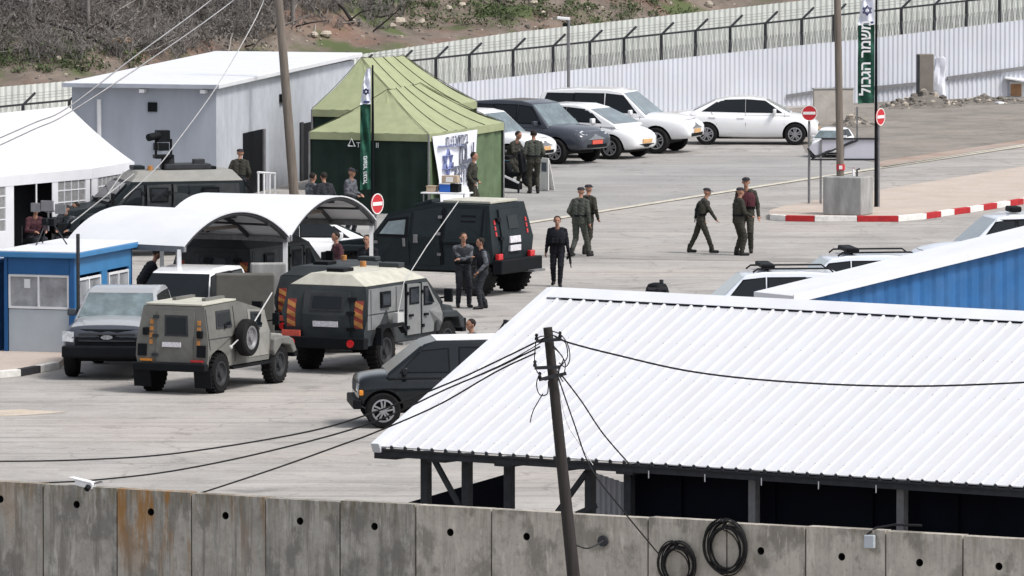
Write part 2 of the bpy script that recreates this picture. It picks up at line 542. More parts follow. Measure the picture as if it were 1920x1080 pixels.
class Veh:
    """a vehicle root with a body surface on which flat details (windows, lamps, seams) are laid"""
    def __init__(s, name, label, cat, loc, yaw, group=None, scale=1.0):
        s.root = thing(name, label, cat, loc, yaw, group, scale)
        s.vs, s.fs = [], []
        s.bvh = None
    def body(s, mb, m, name='body', bevel=.03, seg=2, smooth=35, sub=0, cut=None, parent=None):
        o = mb.build(name, m, parent or s.root, 0 if cut else bevel, seg, smooth, sub=sub)
        if cut:
            cb = MB()
            for x, z, r, wd in cut:
                for sd_ in (-1, 1):
                    cb.cyl((x, sd_ * (wd - .26), z), (x, sd_ * (wd + .4), z), r, n=24)
            c = cb.build('cutter', M['black'], s.root)
            b = o.modifiers.new('arches', 'BOOLEAN')
            b.object = c
            b.operation = 'DIFFERENCE'
            b.solver = 'EXACT'
            b.material_mode = 'TRANSFER'
            me = evaluated_copy(o)
            o.modifiers.clear()
            o.data = me
            me.polygons.foreach_set('use_smooth', [True] * len(me.polygons))
            me.set_sharp_from_angle(angle=R(38))
            bpy.data.objects.remove(c)
        me = evaluated_copy(o)
        k = len(s.vs)
        s.vs += [v.co.copy() for v in me.vertices]
        s.fs += [tuple(i + k for i in p.vertices) for p in me.polygons]
        bpy.data.meshes.remove(me)
        s.bvh = BVHTree.FromPolygons(s.vs, s.fs)
        return o
    def decal(s, mb, pts, d, th=.006, mi=0, step=.16):
        d = V(*d)
        P = densify(pts, step)
        c = sum(P, V(0, 0, 0)) / len(P)
        hit = []
        for p in P + [c]:
            h = s.bvh.ray_cast(p, d)
            hit.append(h[0])
        ok = [h for h in hit if h is not None]
        if not ok: return mb
        dep = [(h - P0).dot(d) if h is not None else None for h, P0 in zip(hit, P + [c])]
        good = sorted(x for x in dep if x is not None)
        med = good[len(good) // 2]
        q = [P0 + d * ((x if x is not None and abs(x - med) < .5 else med) - th) for x, P0 in zip(dep, P + [c])]
        n = len(P)
        vs = q[:n] + [p + d * (th + .012) for p in q[:n]] + [q[n]]
        fs = [(i, (i + 1) % n, 2 * n) for i in range(n)] + [(i, n + i, n + (i + 1) % n, (i + 1) % n) for i in range(n)]
        return mb.add(vs, fs, mi)
    def side(s, name, polys, m, sides=(1, -1), th=.006, smooth=0, each=True, parent=None):
        """polys: list of polygons of (x, z); one part per polygon and side"""
        out = []
        for sd_ in sides:
            mb = MB()
            for poly in polys:
                if each: mb = MB()
                s.decal(mb, [(x, 4 * sd_, z) for x, z in poly], (0, -sd_, 0), th)
                if each and mb.v: out.append(mb.build(name, m, parent or s.root, smooth=smooth))
            if not each and mb.v: out.append(mb.build(name, m, parent or s.root, smooth=smooth))
        return out
    def end(s, name, polys, m, front=True, th=.006, each=True, smooth=0, parent=None):
        """polys of (y, z) on the front or rear"""
        out, mb = [], MB()
        for poly in polys:
            if each: mb = MB()
            s.decal(mb, [(7 if front else -7, y, z) for y, z in poly], (-1 if front else 1, 0, 0), th)
            if each and mb.v: out.append(mb.build(name, m, parent or s.root, smooth=smooth))
        if not each and mb.v: out.append(mb.build(name, m, parent or s.root, smooth=smooth))
        return out
    def top(s, name, polys, m, th=.006, each=True, parent=None):
        out, mb = [], MB()
        for poly in polys:
            if each: mb = MB()
            s.decal(mb, [(x, y, 6) for x, y in poly], (0, 0, -1), th)
            if each and mb.v: out.append(mb.build(name, m, parent or s.root))
        if not each and mb.v: out.append(mb.build(name, m, parent or s.root))
        return out
    def wheels(s, xs, y, r, w, style='spoke', rim='rim', sides=(1, -1)):
        for x in xs:
            for sd_ in sides: wheel(s.root, (x, sd_ * y, r), (0, sd_, 0), r, w, style, rim)
    def mirror(s, x, y, z, m, sz=(.1, .2, .15)):
        for sd_ in (1, -1):
            mb = MB()
            mb.box((x, sd_ * (y + sz[1] / 2 + .05), z), sz)
            mb.bar((x, sd_ * (y - .05), z - .06), (x, sd_ * (y + .1), z - .03), .05)
            mb.build('side_mirror', m, s.root, .03, 2, 40)

def wheel(root, c, ax, r, w, style='spoke', rim='rim', name='wheel'):
    ax = V(*ax)
    c = V(*c)
    mb = MB()
    mb.lathe(c - ax * w / 2, ax, [(0, r * .62), (0, r * .9), (w * .14, r * .985), (w * .5, r), (w * .86, r * .985), (w, r * .9), (w * 1.0, r * .66), (w * .8, r * .62)], 28)
    if style == 'off':                         # tread blocks
        for k in range(26):
            a = 2 * math.pi * k / 26
            u = V(math.cos(a), 0, math.sin(a)) if abs(ax.y) > .5 else V(0, math.cos(a), math.sin(a))
            mb.bar(c + u * r * .995 - ax * w * .42, c + u * r * .995 + ax * w * .42, .05, .045, up=u)
    t = mb.build(name, M['rubber'], root, smooth=40)
    rb = MB()
    rr = r * .64
    if style == 'spoke':
        db = MB().cyl(c + ax * w * .2, c + ax * w * .26, rr * .96, n=24)
        db.build('spoke_gap_shade', M['black'], t)  # black backing painted as the shade between the spokes
        rb.lathe(c + ax * w * .28, ax, [(0, rr * .98), (w * .2, rr * 1.02), (w * .22, rr * .88), (w * .02, rr * .86), (0, rr * .98)], 24)
        rb.f = rb.f[:-2]
        rb.m = rb.m[:-2]
        for k in range(5):
            a = 2 * math.pi * k / 5 + .3
            u = V(math.cos(a), 0, math.sin(a))
            v = V(-math.sin(a), 0, math.cos(a))
            for sg in (-.07, .07):
                rb.bar(c + ax * w * .46 + u * rr * .12 + v * sg * rr, c + ax * w * .44 + u * rr * .92 + v * sg * 2.6 * rr, .035, .03, up=ax)
        rb.cyl(c + ax * w * .32, c + ax * w * .5, rr * .2, n=12)
    else:
        rb.lathe(c + ax * w * .28, ax, [(0, rr * .98), (w * .2, rr), (w * .2, rr * .86), (w * .02, rr * .7), (w * .04, rr * .34), (w * .24, rr * .3), (w * .24, .01)], 24)
        for k in range(6):
            a = 2 * math.pi * k / 6
            u = V(math.cos(a), 0, math.sin(a)) if abs(ax.y) > .5 else V(0, math.cos(a), math.sin(a))
            rb.cyl(c + ax * w * .3 + u * rr * .55, c + ax * w * .36 + u * rr * .55, rr * .09, n=8)
    rb.build('rim', M[rim], t, smooth=40)
    return t

def lower_body(stations, k=.95):
    """lofted lower body: x, half width, underside z, shoulder z, crown"""
    mb = MB()
    n = 14
    for x, wd, zb, zt, cr in stations:
        h = zt - zb
        half = [(0, zb), (.8 * wd, zb), (.95 * wd, zb + .05), (wd, zb + .42 * h), (k + .03, 0), (.9 * wd, zt), (.5 * wd, zt + cr * .75)]
        half[4] = (.985 * wd, zb + .8 * h)
        ring = half + [(0, zt + cr)] + [(-y, z) for y, z in half[:0:-1]]
        mb.v += [(x, y, z) for y, z in ring]
    for i in range(len(stations) - 1):
        for j in range(n):
            j2 = (j + 1) % n
            mb.f.append((i * n + j, i * n + j2, (i + 1) * n + j2, (i + 1) * n + j))
    mb.f.append(tuple(range(n)))
    mb.f.append(tuple((len(stations) - 1) * n + j for j in range(n)))
    mb.m = [0] * len(mb.f)
    return mb

def stretch(sp, k):
    """a longer or shorter version of a car plan"""
    q = dict(sp)
    q['wb'] = sp['wb'] * k
    q['st'] = [(x * k, *r_) for x, *r_ in sp['st']]
    q['prof'] = [(x * k, z) for x, z in sp['prof']]
    q['win'] = [[(x * k, z) for x, z in p] for p in sp['win']]
    q['ws'] = [(x * k, z) for x, z in sp['ws']]
    if 'rw' in sp: q['rw'] = [(x * k, z) for x, z in sp['rw']]
    q['seams'] = [(a * k, b, c * k, d) for a, b, c, d in sp['seams']]
    q['handles'] = [(x * k, z) for x, z in sp['handles']]
    if 'clad' in sp: q['clad'] = [(x * k, z) for x, z in sp['clad']]
    q['mir'] = (sp['mir'][0] * k, sp['mir'][1])
    return q

def quadp(x0, x1, z0, z1): return [(x0, z0), (x1, z0), (x1, z1), (x0, z1)]

def car(name, label, cat, loc, yaw, sp, paint, group=None, scale=1.0):
    v = Veh(name, label, cat, loc, yaw, group, scale)
    wb, r, W_ = sp['wb'], sp['r'], sp['W']
    pm = M[paint]
    # wheel arch discs are cut out of the lower body
    v.body(lower_body(sp['st']), [pm], 'body', sub=1, cut=[(wb / 2, r, r * 1.17, W_), (-wb / 2, r, r * 1.17, W_)])
    zb, zr, wb_, wr = sp['gh']
    wf = lambda x, z: wb_ + (wr - wb_) * max(0, min(1, (z - zb) / (zr - zb)))
    gh = MB().shell(sp['prof'], wf)
    v.body(gh, M[sp['cab']] if 'cab' in sp else pm, 'cabin', .07, 3, 40)
    wx0, wx1 = min(x for p in sp['win'] for x, z in p), max(x for p in sp['win'] for x, z in p)
    for p in sp['win']:                       # black rubber round each pane
        cx, cz = sum(x for x, z in p) / len(p), sum(z for x, z in p) / len(p)
        v.side('window_seal', [[(x + (.035 if x > cx else -.035), z + (.03 if z > cz else -.03)) for x, z in p]], M['black'], th=.004)
    v.side('side_window', sp['win'], M['glass'], th=.009)
    yw = wf(0, sp['ws'][1][1]) * .93
    yb = wf(0, sp['ws'][0][1]) * .93
    def screen(a, b, name, m, front):
        (x0, z0), (x1, z1) = a, b
        d = V(x1 - x0, 0, z1 - z0)
        nrm = V(-d.z, 0, d.x).normalized()
        if (nrm.x > 0) != front: nrm = -nrm
        mb = MB()
        kw = sp.get('wsw', .93) if front else .93
        y0, y1 = wf(0, z0) * kw, wf(0, z1) * (kw - .02)
        P = [V(x0, -y0, z0), V(x0, y0, z0), V(x1, y1, z1), V(x1, -y1, z1)]
        mb.prism([p + nrm * .012 for p in P], -nrm * .02)
        mb.build(name, m, v.root)
    screen(sp['ws'][0], sp['ws'][1], 'windscreen', M[sp.get('wsm', 'clear_glass')], True)
    if 'rw' in sp: screen(sp['rw'][0], sp['rw'][1], 'rear_window', M['glass'], False)
    v.end('headlight', [[(sg * y, z) for y, z in sp['head']] for sg in (1, -1)], M['lamp'], True, .012)
    v.end('grille', [sp['grille']], M[sp.get('gm', 'chrome')], True, .014)
    if 'lowgrille' in sp: v.end('air_intake', [sp['lowgrille']], M['black'], True, .012)
    if 'plate' in sp:
        pz, pmn = sp['plate']
        v.end('number_plate', [[(-.26, pz - .06), (.26, pz - .06), (.26, pz + .06), (-.26, pz + .06)]], M[pmn], True, .03)
    if 'hoodp' in sp:                          # bonnet skin in another colour, laid as narrow strips over the crown
        x0, x1, yy, hm = sp['hoodp']
        v.top('hood', [[(x0 + (x1 - x0) * i / 5, -yy + 2 * yy * j / 8), (x0 + (x1 - x0) * (i + 1) / 5, -yy + 2 * yy * j / 8), (x0 + (x1 - x0) * (i + 1) / 5, -yy + 2 * yy * (j + 1) / 8), (x0 + (x1 - x0) * i / 5, -yy + 2 * yy * (j + 1) / 8)] for i in range(5) for j in range(8)], M[hm], .012, each=False)
    v.end('tail_light', [[(sg * y, z) for y, z in sp['tail']] for sg in (1, -1)], M['redlamp'], False, .012)
    seams = []
    for x0, z0, x1, z1 in sp['seams']:
        d = V(x1 - x0, z1 - z0).normalized() if False else None
        seams.append([(x0 - .006, z0), (x0 + .006, z0), (x1 + .006, z1), (x1 - .006, z1)])
    v.side('door_seam', seams, M['steel'], th=.003)
    v.side('door_handle', [quadp(x - .1, x + .1, z - .015, z + .02) for x, z in sp['handles']], M['chrome'] if paint != 'white_paint' else M['white_metal'], th=.03)
    if 'clad' in sp: v.side('sill_trim', [sp['clad']], M['black'], th=.01)
    v.wheels((wb / 2, -wb / 2), W_ - .1, r, sp.get('ww', .23), 'spoke', sp.get('rim', 'rim'))
    mx, mz = sp['mir']
    v.mirror(mx, wf(mx, mz), mz, pm)
    under = MB().box((0, 0, sp['st'][2][2] + .0), (wb + .6, W_ * 1.5, .12))
    under.build('underbody', M['black'], v.root)
    if sp.get('rails'):
        z = sp['prof'][len(sp['prof']) // 2][1]
        for sg in (1, -1):
            MB().tube([(-1.7, sg * wr * .93, zr - .02), (-1.6, sg * wr * .93, zr + .05), (.0, sg * wr * .93, zr + .04), (.12, sg * wr * .93, zr - .05)], .02, 6).build('roof_rail', M['grey_steel'], v.root, smooth=60)
    return v

SUV = dict(wb=2.65, r=.385, W=.93, st=[(-2.22, .80, .52, 1.02, 0), (-2.14, .88, .42, 1.1, .02), (-1.1, .925, .36, 1.12, .02), (.5, .93, .36, 1.12, .02), (.95, .93, .37, 1.13, .06), (1.6, .92, .4, 1.08, .07), (2.0, .86, .42, 1.0, .05), (2.18, .76, .46, .88, .02), (2.22, .7, .5, .8, .0)],
    gh=(1.05, 1.85, .87, .66), prof=[(-2.16, 1.03), (-2.13, 1.3), (-2.0, 1.72), (-1.85, 1.8), (-1.0, 1.86), (-.1, 1.85), (.28, 1.78), (1.02, 1.1), (1.0, 1.03)],
    win=[[(-2.0, 1.2), (-1.12, 1.2), (-1.1, 1.7), (-1.82, 1.7)], [(-1.05, 1.2), (-.22, 1.2), (-.24, 1.71), (-1.04, 1.71)], [(-.14, 1.2), (.74, 1.2), (.3, 1.66), (-.14, 1.71)]],
    ws=[(1.0, 1.12), (.31, 1.74)], rw=[(-2.13, 1.3), (-2.02, 1.66)], head=[(.44, .88), (.8, .92), (.8, 1.04), (.46, 1.0)],
    grille=[(-.4, .74), (.4, .74), (.46, 1.0), (-.46, 1.0)], lowgrille=[(-.5, .5), (.5, .5), (.5, .6), (-.5, .6)], plate=(.66, 'plate_y'), tail=[(.62, .95), (.8, .95), (.8, 1.25), (.66, 1.25)],
    seams=[(-.18, .45, -.18, 1.15), (-1.08, .75, -1.08, 1.15), (.82, .45, .86, 1.1)], handles=[(-.35, 1.0), (-1.2, 1.0)], clad=[(-.85, .38), (.8, .38), (.8, .46), (-.85, .46)], mir=(.62, 1.2), ww=.26)
SEDAN = dict(wb=2.66, r=.325, W=.88, st=[(-2.28, .66, .42, .86, 0), (-2.2, .78, .32, .98, .02), (-1.6, .86, .24, 1.0, .03), (-.4, .88, .2, .93, .03), (.8, .88, .2, .92, .03), (1.3, .87, .2, .9, .05), (1.75, .82, .22, .8, .05), (1.98, .7, .26, .68, .03), (2.04, .6, .32, .6, 0)],
    gh=(.88, 1.43, .80, .56), prof=[(-1.85, .93), (-1.72, 1.02), (-1.05, 1.34), (-.55, 1.43), (.05, 1.43), (.42, 1.36), (1.22, .93), (1.2, .86), (-1.8, .86)],
    win=[[(-1.45, 1.03), (-.2, 1.0), (-.2, 1.34), (-.9, 1.32)], [(-.12, 1.0), (.92, .99), (.4, 1.3), (-.12, 1.34)]],
    ws=[(1.16, .96), (.46, 1.33)], rw=[(-1.72, 1.03), (-1.08, 1.32)], head=[(.4, .6), (.74, .66), (.76, .76), (.44, .68)],
    grille=[(-.4, .54), (.4, .54), (.42, .6), (-.42, .6)], gm='black', lowgrille=[(-.55, .3), (.55, .3), (.5, .46), (-.5, .46)], plate=(.48, 'plate_y'), tail=[(.45, .78), (.76, .78), (.76, .92), (.45, .92)],
    seams=[(-.16, .3, -.16, .98), (-1.02, .62, -1.2, 1.0), (.98, .3, 1.02, .95)], handles=[(-.3, .82), (-1.15, .84)], mir=(.72, 1.02), ww=.21)
HATCH = dict(SEDAN, wb=2.7, r=.34, W=.89, st=[(-2.05, .7, .42, .9, 0), (-1.98, .82, .32, 1.02, .02), (-1.5, .87, .26, 1.05, .03), (-.4, .89, .22, 1.0, .03), (.8, .89, .22, .99, .03), (1.3, .88, .24, .96, .05), (1.75, .82, .26, .86, .05), (2.02, .68, .3, .74, .03), (2.1, .58, .36, .64, 0)],
    gh=(.95, 1.55, .82, .58), prof=[(-1.98, .98), (-1.9, 1.15), (-1.55, 1.44), (-.9, 1.55), (.1, 1.54), (.5, 1.44), (1.5, .98), (1.48, .9), (-1.9, .9)],
    win=[[(-1.5, 1.12), (-.25, 1.08), (-.25, 1.44), (-1.2, 1.42)], [(-.17, 1.08), (1.0, 1.06), (.5, 1.38), (-.17, 1.44)]],
    ws=[(1.42, 1.02), (.55, 1.41)], rw=[(-1.88, 1.18), (-1.6, 1.4)], head=[(.42, .74), (.72, .8), (.76, .9), (.5, .8)], grille=[(-.2, .62), (.2, .62), (.2, .68), (-.2, .68)], gm='white_metal',
    lowgrille=[(-.5, .32), (.5, .32), (.42, .44), (-.42, .44)], plate=(.52, 'plate_y'), mir=(.8, 1.1))
VAN = dict(wb=3.45, r=.37, W=1.0, st=[(-2.75, .9, .5, 1.0, 0), (-2.68, .97, .42, 1.08, 0), (-1.2, 1.0, .36, 1.12, 0), (.9, 1.0, .36, 1.12, .0), (1.5, 1.0, .37, 1.11, .05), (2.02, .98, .4, 1.07, .05), (2.2, .95, .42, 1.02, .03), (2.26, .92, .46, .96, 0)],
    gh=(1.02, 1.80, .97, .8), prof=[(-2.7, 1.0), (-2.62, 1.62), (-2.5, 1.76), (-1.0, 1.82), (.62, 1.80), (.86, 1.73), (1.66, 1.11), (1.64, 1.0)],
    win=[[(-2.45, 1.2), (-1.2, 1.2), (-1.2, 1.65), (-2.4, 1.65)], [(-1.08, 1.2), (.12, 1.2), (.12, 1.65), (-1.08, 1.65)], [(.36, 1.17), (1.36, 1.17), (.92, 1.58), (.38, 1.63)]],
    ws=[(1.6, 1.15), (.92, 1.69)], rw=[(-2.66, 1.2), (-2.63, 1.6)], head=[(.56, .76), (.86, .76), (.86, .92), (.56, .92)],
    grille=[(-.54, .72), (.54, .72), (.54, .92), (-.54, .92)], gm='steel', lowgrille=[(-.5, .5), (.5, .5), (.5, .58), (-.5, .58)], tail=[(.7, .9), (.88, .9), (.88, 1.4), (.7, 1.4)],
    seams=[(.24, .5, .24, 1.12), (1.42, .7, 1.46, 1.08), (-1.14, .5, -1.14, 1.12)], handles=[(.4, 1.02), (-.9, 1.02)], mir=(1.28, 1.2), ww=.25)
PICKUP = dict(wb=3.6, r=.40, W=1.0, st=[(-2.75, .93, .55, 1.2, 0), (-2.7, .97, .5, 1.25, 0), (-1.0, 1.0, .42, 1.25, .0), (.8, 1.0, .42, 1.25, .0), (1.3, 1.0, .43, 1.25, .07), (2.2, .99, .45, 1.2, .08), (2.6, .97, .46, 1.14, .05), (2.72, .93, .48, 1.05, 0)],
    gh=(1.12, 1.84, .95, .74), prof=[(-1.2, 1.1), (-1.1, 1.7), (-.95, 1.81), (-.2, 1.85), (.5, 1.83), (.68, 1.77), (1.42, 1.23), (1.4, 1.1)],
    win=[[(-.95, 1.3), (-.15, 1.3), (-.15, 1.7), (-.92, 1.7)], [(-.05, 1.3), (1.05, 1.3), (.66, 1.67), (-.05, 1.7)]],
    ws=[(1.39, 1.26), (.72, 1.74)], rw=[(-1.14, 1.36), (-1.1, 1.66)], head=[(.73, .82), (.98, .84), (.98, 1.06), (.73, 1.04)],
    grille=[(-.70, .68), (.70, .68), (.70, 1.1), (-.70, 1.1)], gm='black', lowgrille=[(-.7, .5), (.7, .5), (.7, .62), (-.7, .62)], plate=(.6, 'plate_w'), tail=[(.78, .9), (.93, .9), (.93, 1.2), (.78, 1.2)],
    seams=[(-.1, .5, -.1, 1.3), (1.1, .5, 1.12, 1.25)], handles=[(-.25, 1.16), (-1.0, 1.16)], mir=(1.0, 1.34), ww=.27)

def at_wheel(px, py, lx, ly, yaw):
    """vehicle origin so that its local point (lx, ly) on the ground lies at that pixel of the photograph"""
    g = G(px, py)
    return V(g.x - lx * math.cos(yaw) + ly * math.sin(yaw), g.y - lx * math.sin(yaw) - ly * math.cos(yaw), 0)

def rivets(mb, pts, r=.012):
    for p in pts: mb.ball(p, r, 6)

def hazard(v, front, y0, y1, z0, z1, sgn):
    """red and amber slanting stripes on a plate"""
    o = v.end('hazard_stripe', [[(y0, z0), (y1, z0), (y1, z1), (y0, z1)]], M['dull_red'], front, .012)[0]
    n = 3
    h = (z1 - z0) / n
    ps = []
    for k in range(n):
        a = z0 + k * h
        ps.append([(y0, a), (y1, a + h * .42), (y1, a + h * .92), (y0, a + h * .5)])
    v.end('stripe', ps, M['dull_amber'], front, .02, each=False, parent=o)

def armoured_jeep(label, loc, yaw):
    v = Veh('armoured_jeep', label, 'armoured jeep', loc, yaw)
    wf = lambda x, z: (.80 if z < .75 else .86 + (.70 - .86) * max(0, (z - 1.05)) / .92)
    box = MB().shell([(-1.98, .55), (-2.0, .8), (-1.98, 1.1), (-1.9, 1.86), (-.3, 1.88), (.75, 1.65), (1.0, 1.12), (1.0, .55)], wf)
    v.body(box, [M['olive']], 'body', .025, 2, 30, cut=[(-1.4, .42, .5, .86)])
    hw = lambda x, z: .62 if z > .85 else .60
    hood = MB().shell([(.95, .6), (.95, 1.13), (2.0, 1.02), (2.12, .92), (2.12, .6)], hw)
    v.body(hood, M['olive_light'], 'hood', .03, 2, 35)
    for sg in (1, -1):                          # front fenders
        f = MB()
        a = [(1.0, .74), (1.05, .98), (1.2, 1.0), (1.75, 1.0), (1.95, .92), (2.12, .66), (1.95, .62), (1.82, .8), (1.4, .86), (1.05, .62)]
        f.prism([(x, sg * .56, z) for x, z in a], (0, sg * .36, 0))
        v.body(f, M['olive'], 'fender', .025, 2, 35)
    roof = MB().prism([(-1.9, -.68, 1.873), (-.32, -.68, 1.89), (-.32, .68, 1.89), (-1.9, .68, 1.873)], (0, 0, .045))
    v.body(roof, M['pale_top'], 'roof', .012)
    v.end('rear_door', [[(-.5, .68), (.36, .68), (.36, 1.76), (-.5, 1.76)]], M['olive'], False, .03)
    v.end('window_frame', [[(-.39, 1.23), (.17, 1.23), (.19, 1.67), (-.35, 1.67)]], M['steel'], False, .038)
    v.end('door_hinge', [[(.32, z), (.46, z), (.46, z + .06), (.32, z + .06)] for z in (.8, 1.2, 1.6)], M['steel'], False, .05)
    v.side('panel_seam', [quadp(x, x + .022, .62, 1.8) for x in (-1.88, -.62)] + [quadp(-1.9, -.04, 1.16, 1.175)], M['steel'], th=.008)
    v.side('window_frame', [[(-1.48, 1.37), (-.76, 1.37), (-.78, 1.74), (-1.42, 1.74)], [(.15, 1.21), (.87, 1.21), (.76, 1.59), (.17, 1.63)]], M['steel'], th=.022)
    v.end('rear_window', [[(-.34, 1.28), (.12, 1.28), (.14, 1.62), (-.3, 1.62)]], M['glass'], False, .045)
    for y in (-.62, .5):
        v.end('reflector', [[(y - .04, 1.05 + k * .14), (y + .04, 1.05 + k * .14), (y + .04, 1.15 + k * .14), (y - .04, 1.15 + k * .14)] for k in range(4)], M['dull_amber'], False, .02, each=False)
    v.end('number_plate', [[(-.22, 1.0), (.22, 1.0), (.22, 1.1), (-.22, 1.1)]], M['plate_w'], False, .05)
    for y in (-.7, .7): v.end('tail_lamp', [[(y - .1, .8), (y + .1, .8), (y + .1, 1.05), (y - .1, 1.05)]], M['black'], False, .04)
    for y in (-.6, .6): v.end('tail_light', [[(y - .14, .69), (y + .14, .69), (y + .14, .74), (y - .14, .74)]], M['amber' if y > 0 else 'redlamp'], False, .05)
    for y, z in ((.62, 1.32), (-.66, 1.28)):
        MB().box((-2.0, y, z), (.1, .12, .16)).build('lamp_box', M['black'], v.root, .02)
    v.side('side_window', [[(-1.42, 1.42), (-.82, 1.42), (-.84, 1.69), (-1.36, 1.69)], [(.2, 1.28), (.82, 1.26), (.72, 1.54), (.22, 1.58)]], M['glass'], th=.03)
    v.side('side_door', [[(.02, .66), (.96, .66), (.96, 1.16), (.78, 1.63), (.04, 1.69)]], M['olive_light'], th=.014)
    v.side('door_handle', [quadp(.08, .26, 1.06, 1.1)], M['black'], th=.05)
    v.side('gun_port', [quadp(-1.14, -1.04, 1.36, 1.46)], M['black'], th=.04)
    ws = MB().prism([(.8, -.62, 1.57), (.98, -.66, 1.18), (.98, .66, 1.18), (.8, .62, 1.57)], (.03, 0, .01))
    ws.build('windscreen', M['glass'], v.root)
    v.end('grille', [[(-.45, .66), (.45, .66), (.45, .9), (-.45, .9)]], M['black'], True, .02)
    v.end('headlight', [[(sg * y, z) for y, z in ((.44, .7), (.56, .7), (.56, .86), (.44, .86))] for sg in (1, -1)], M['lamp'], True, .03)
    MB().box((-2.08, 0, .58), (.2, 1.72, .16)).build('rear_bumper', M['black'], v.root, .02)
    MB().box((2.22, 0, .6), (.18, 1.7, .16)).build('front_bumper', M['black'], v.root, .02)
    MB().box((0, 0, .52), (3.4, 1.1, .14)).build('underbody', M['black'], v.root)
    v.wheels((1.4, -1.4), .74, .42, .27, 'off', 'dark_rim')
    wheel(v.root, (-.42, -.99, 1.12), (0, -1, 0), .40, .24, 'steel', 'grey_steel', 'spare_wheel')
    for sg in (1, -1):
        MB().prism([(-2.02, sg * .52, .52), (-1.96, sg * .52, .14), (-1.96, sg * .92, .14), (-2.02, sg * .92, .52)], (.025, 0, 0)).build('mud_flap', M['black'], v.root)
        MB().bar((-.9, sg * .84, .5), (.95, sg * .84, .5), .12, .05).build('side_step', M['black'], v.root)
        MB().box((.98, sg * .98, 1.42), (.06, .16, .26)).bar((.95, sg * .72, 1.36), (.98, sg * .95, 1.4), .03).build('side_mirror', M['black'], v.root, .015)
    MB().tube([(-1.1, -.95, .98), (-.3, -1.0, 1.3), (.95, -.9, 1.98)], .016, 6).ball((-1.1, -.94, .96), .05, 8).build('antenna', M['pale_cable'], v.root)
    MB().bar((-1.2, .35, 1.96), (-.3, .35, 1.96), .09, .06).bar((-1.2, -.35, 1.96), (-.3, -.35, 1.96), .09, .06).build('roof_rack', M['olive'], v.root)
    MB().bar((1.0, -.5, 1.1), (1.05, -.5, 1.62), .05).box((1.05, -.5, 1.7), (.1, .22, .16)).build('spotlight', M['black'], v.root)
    return v

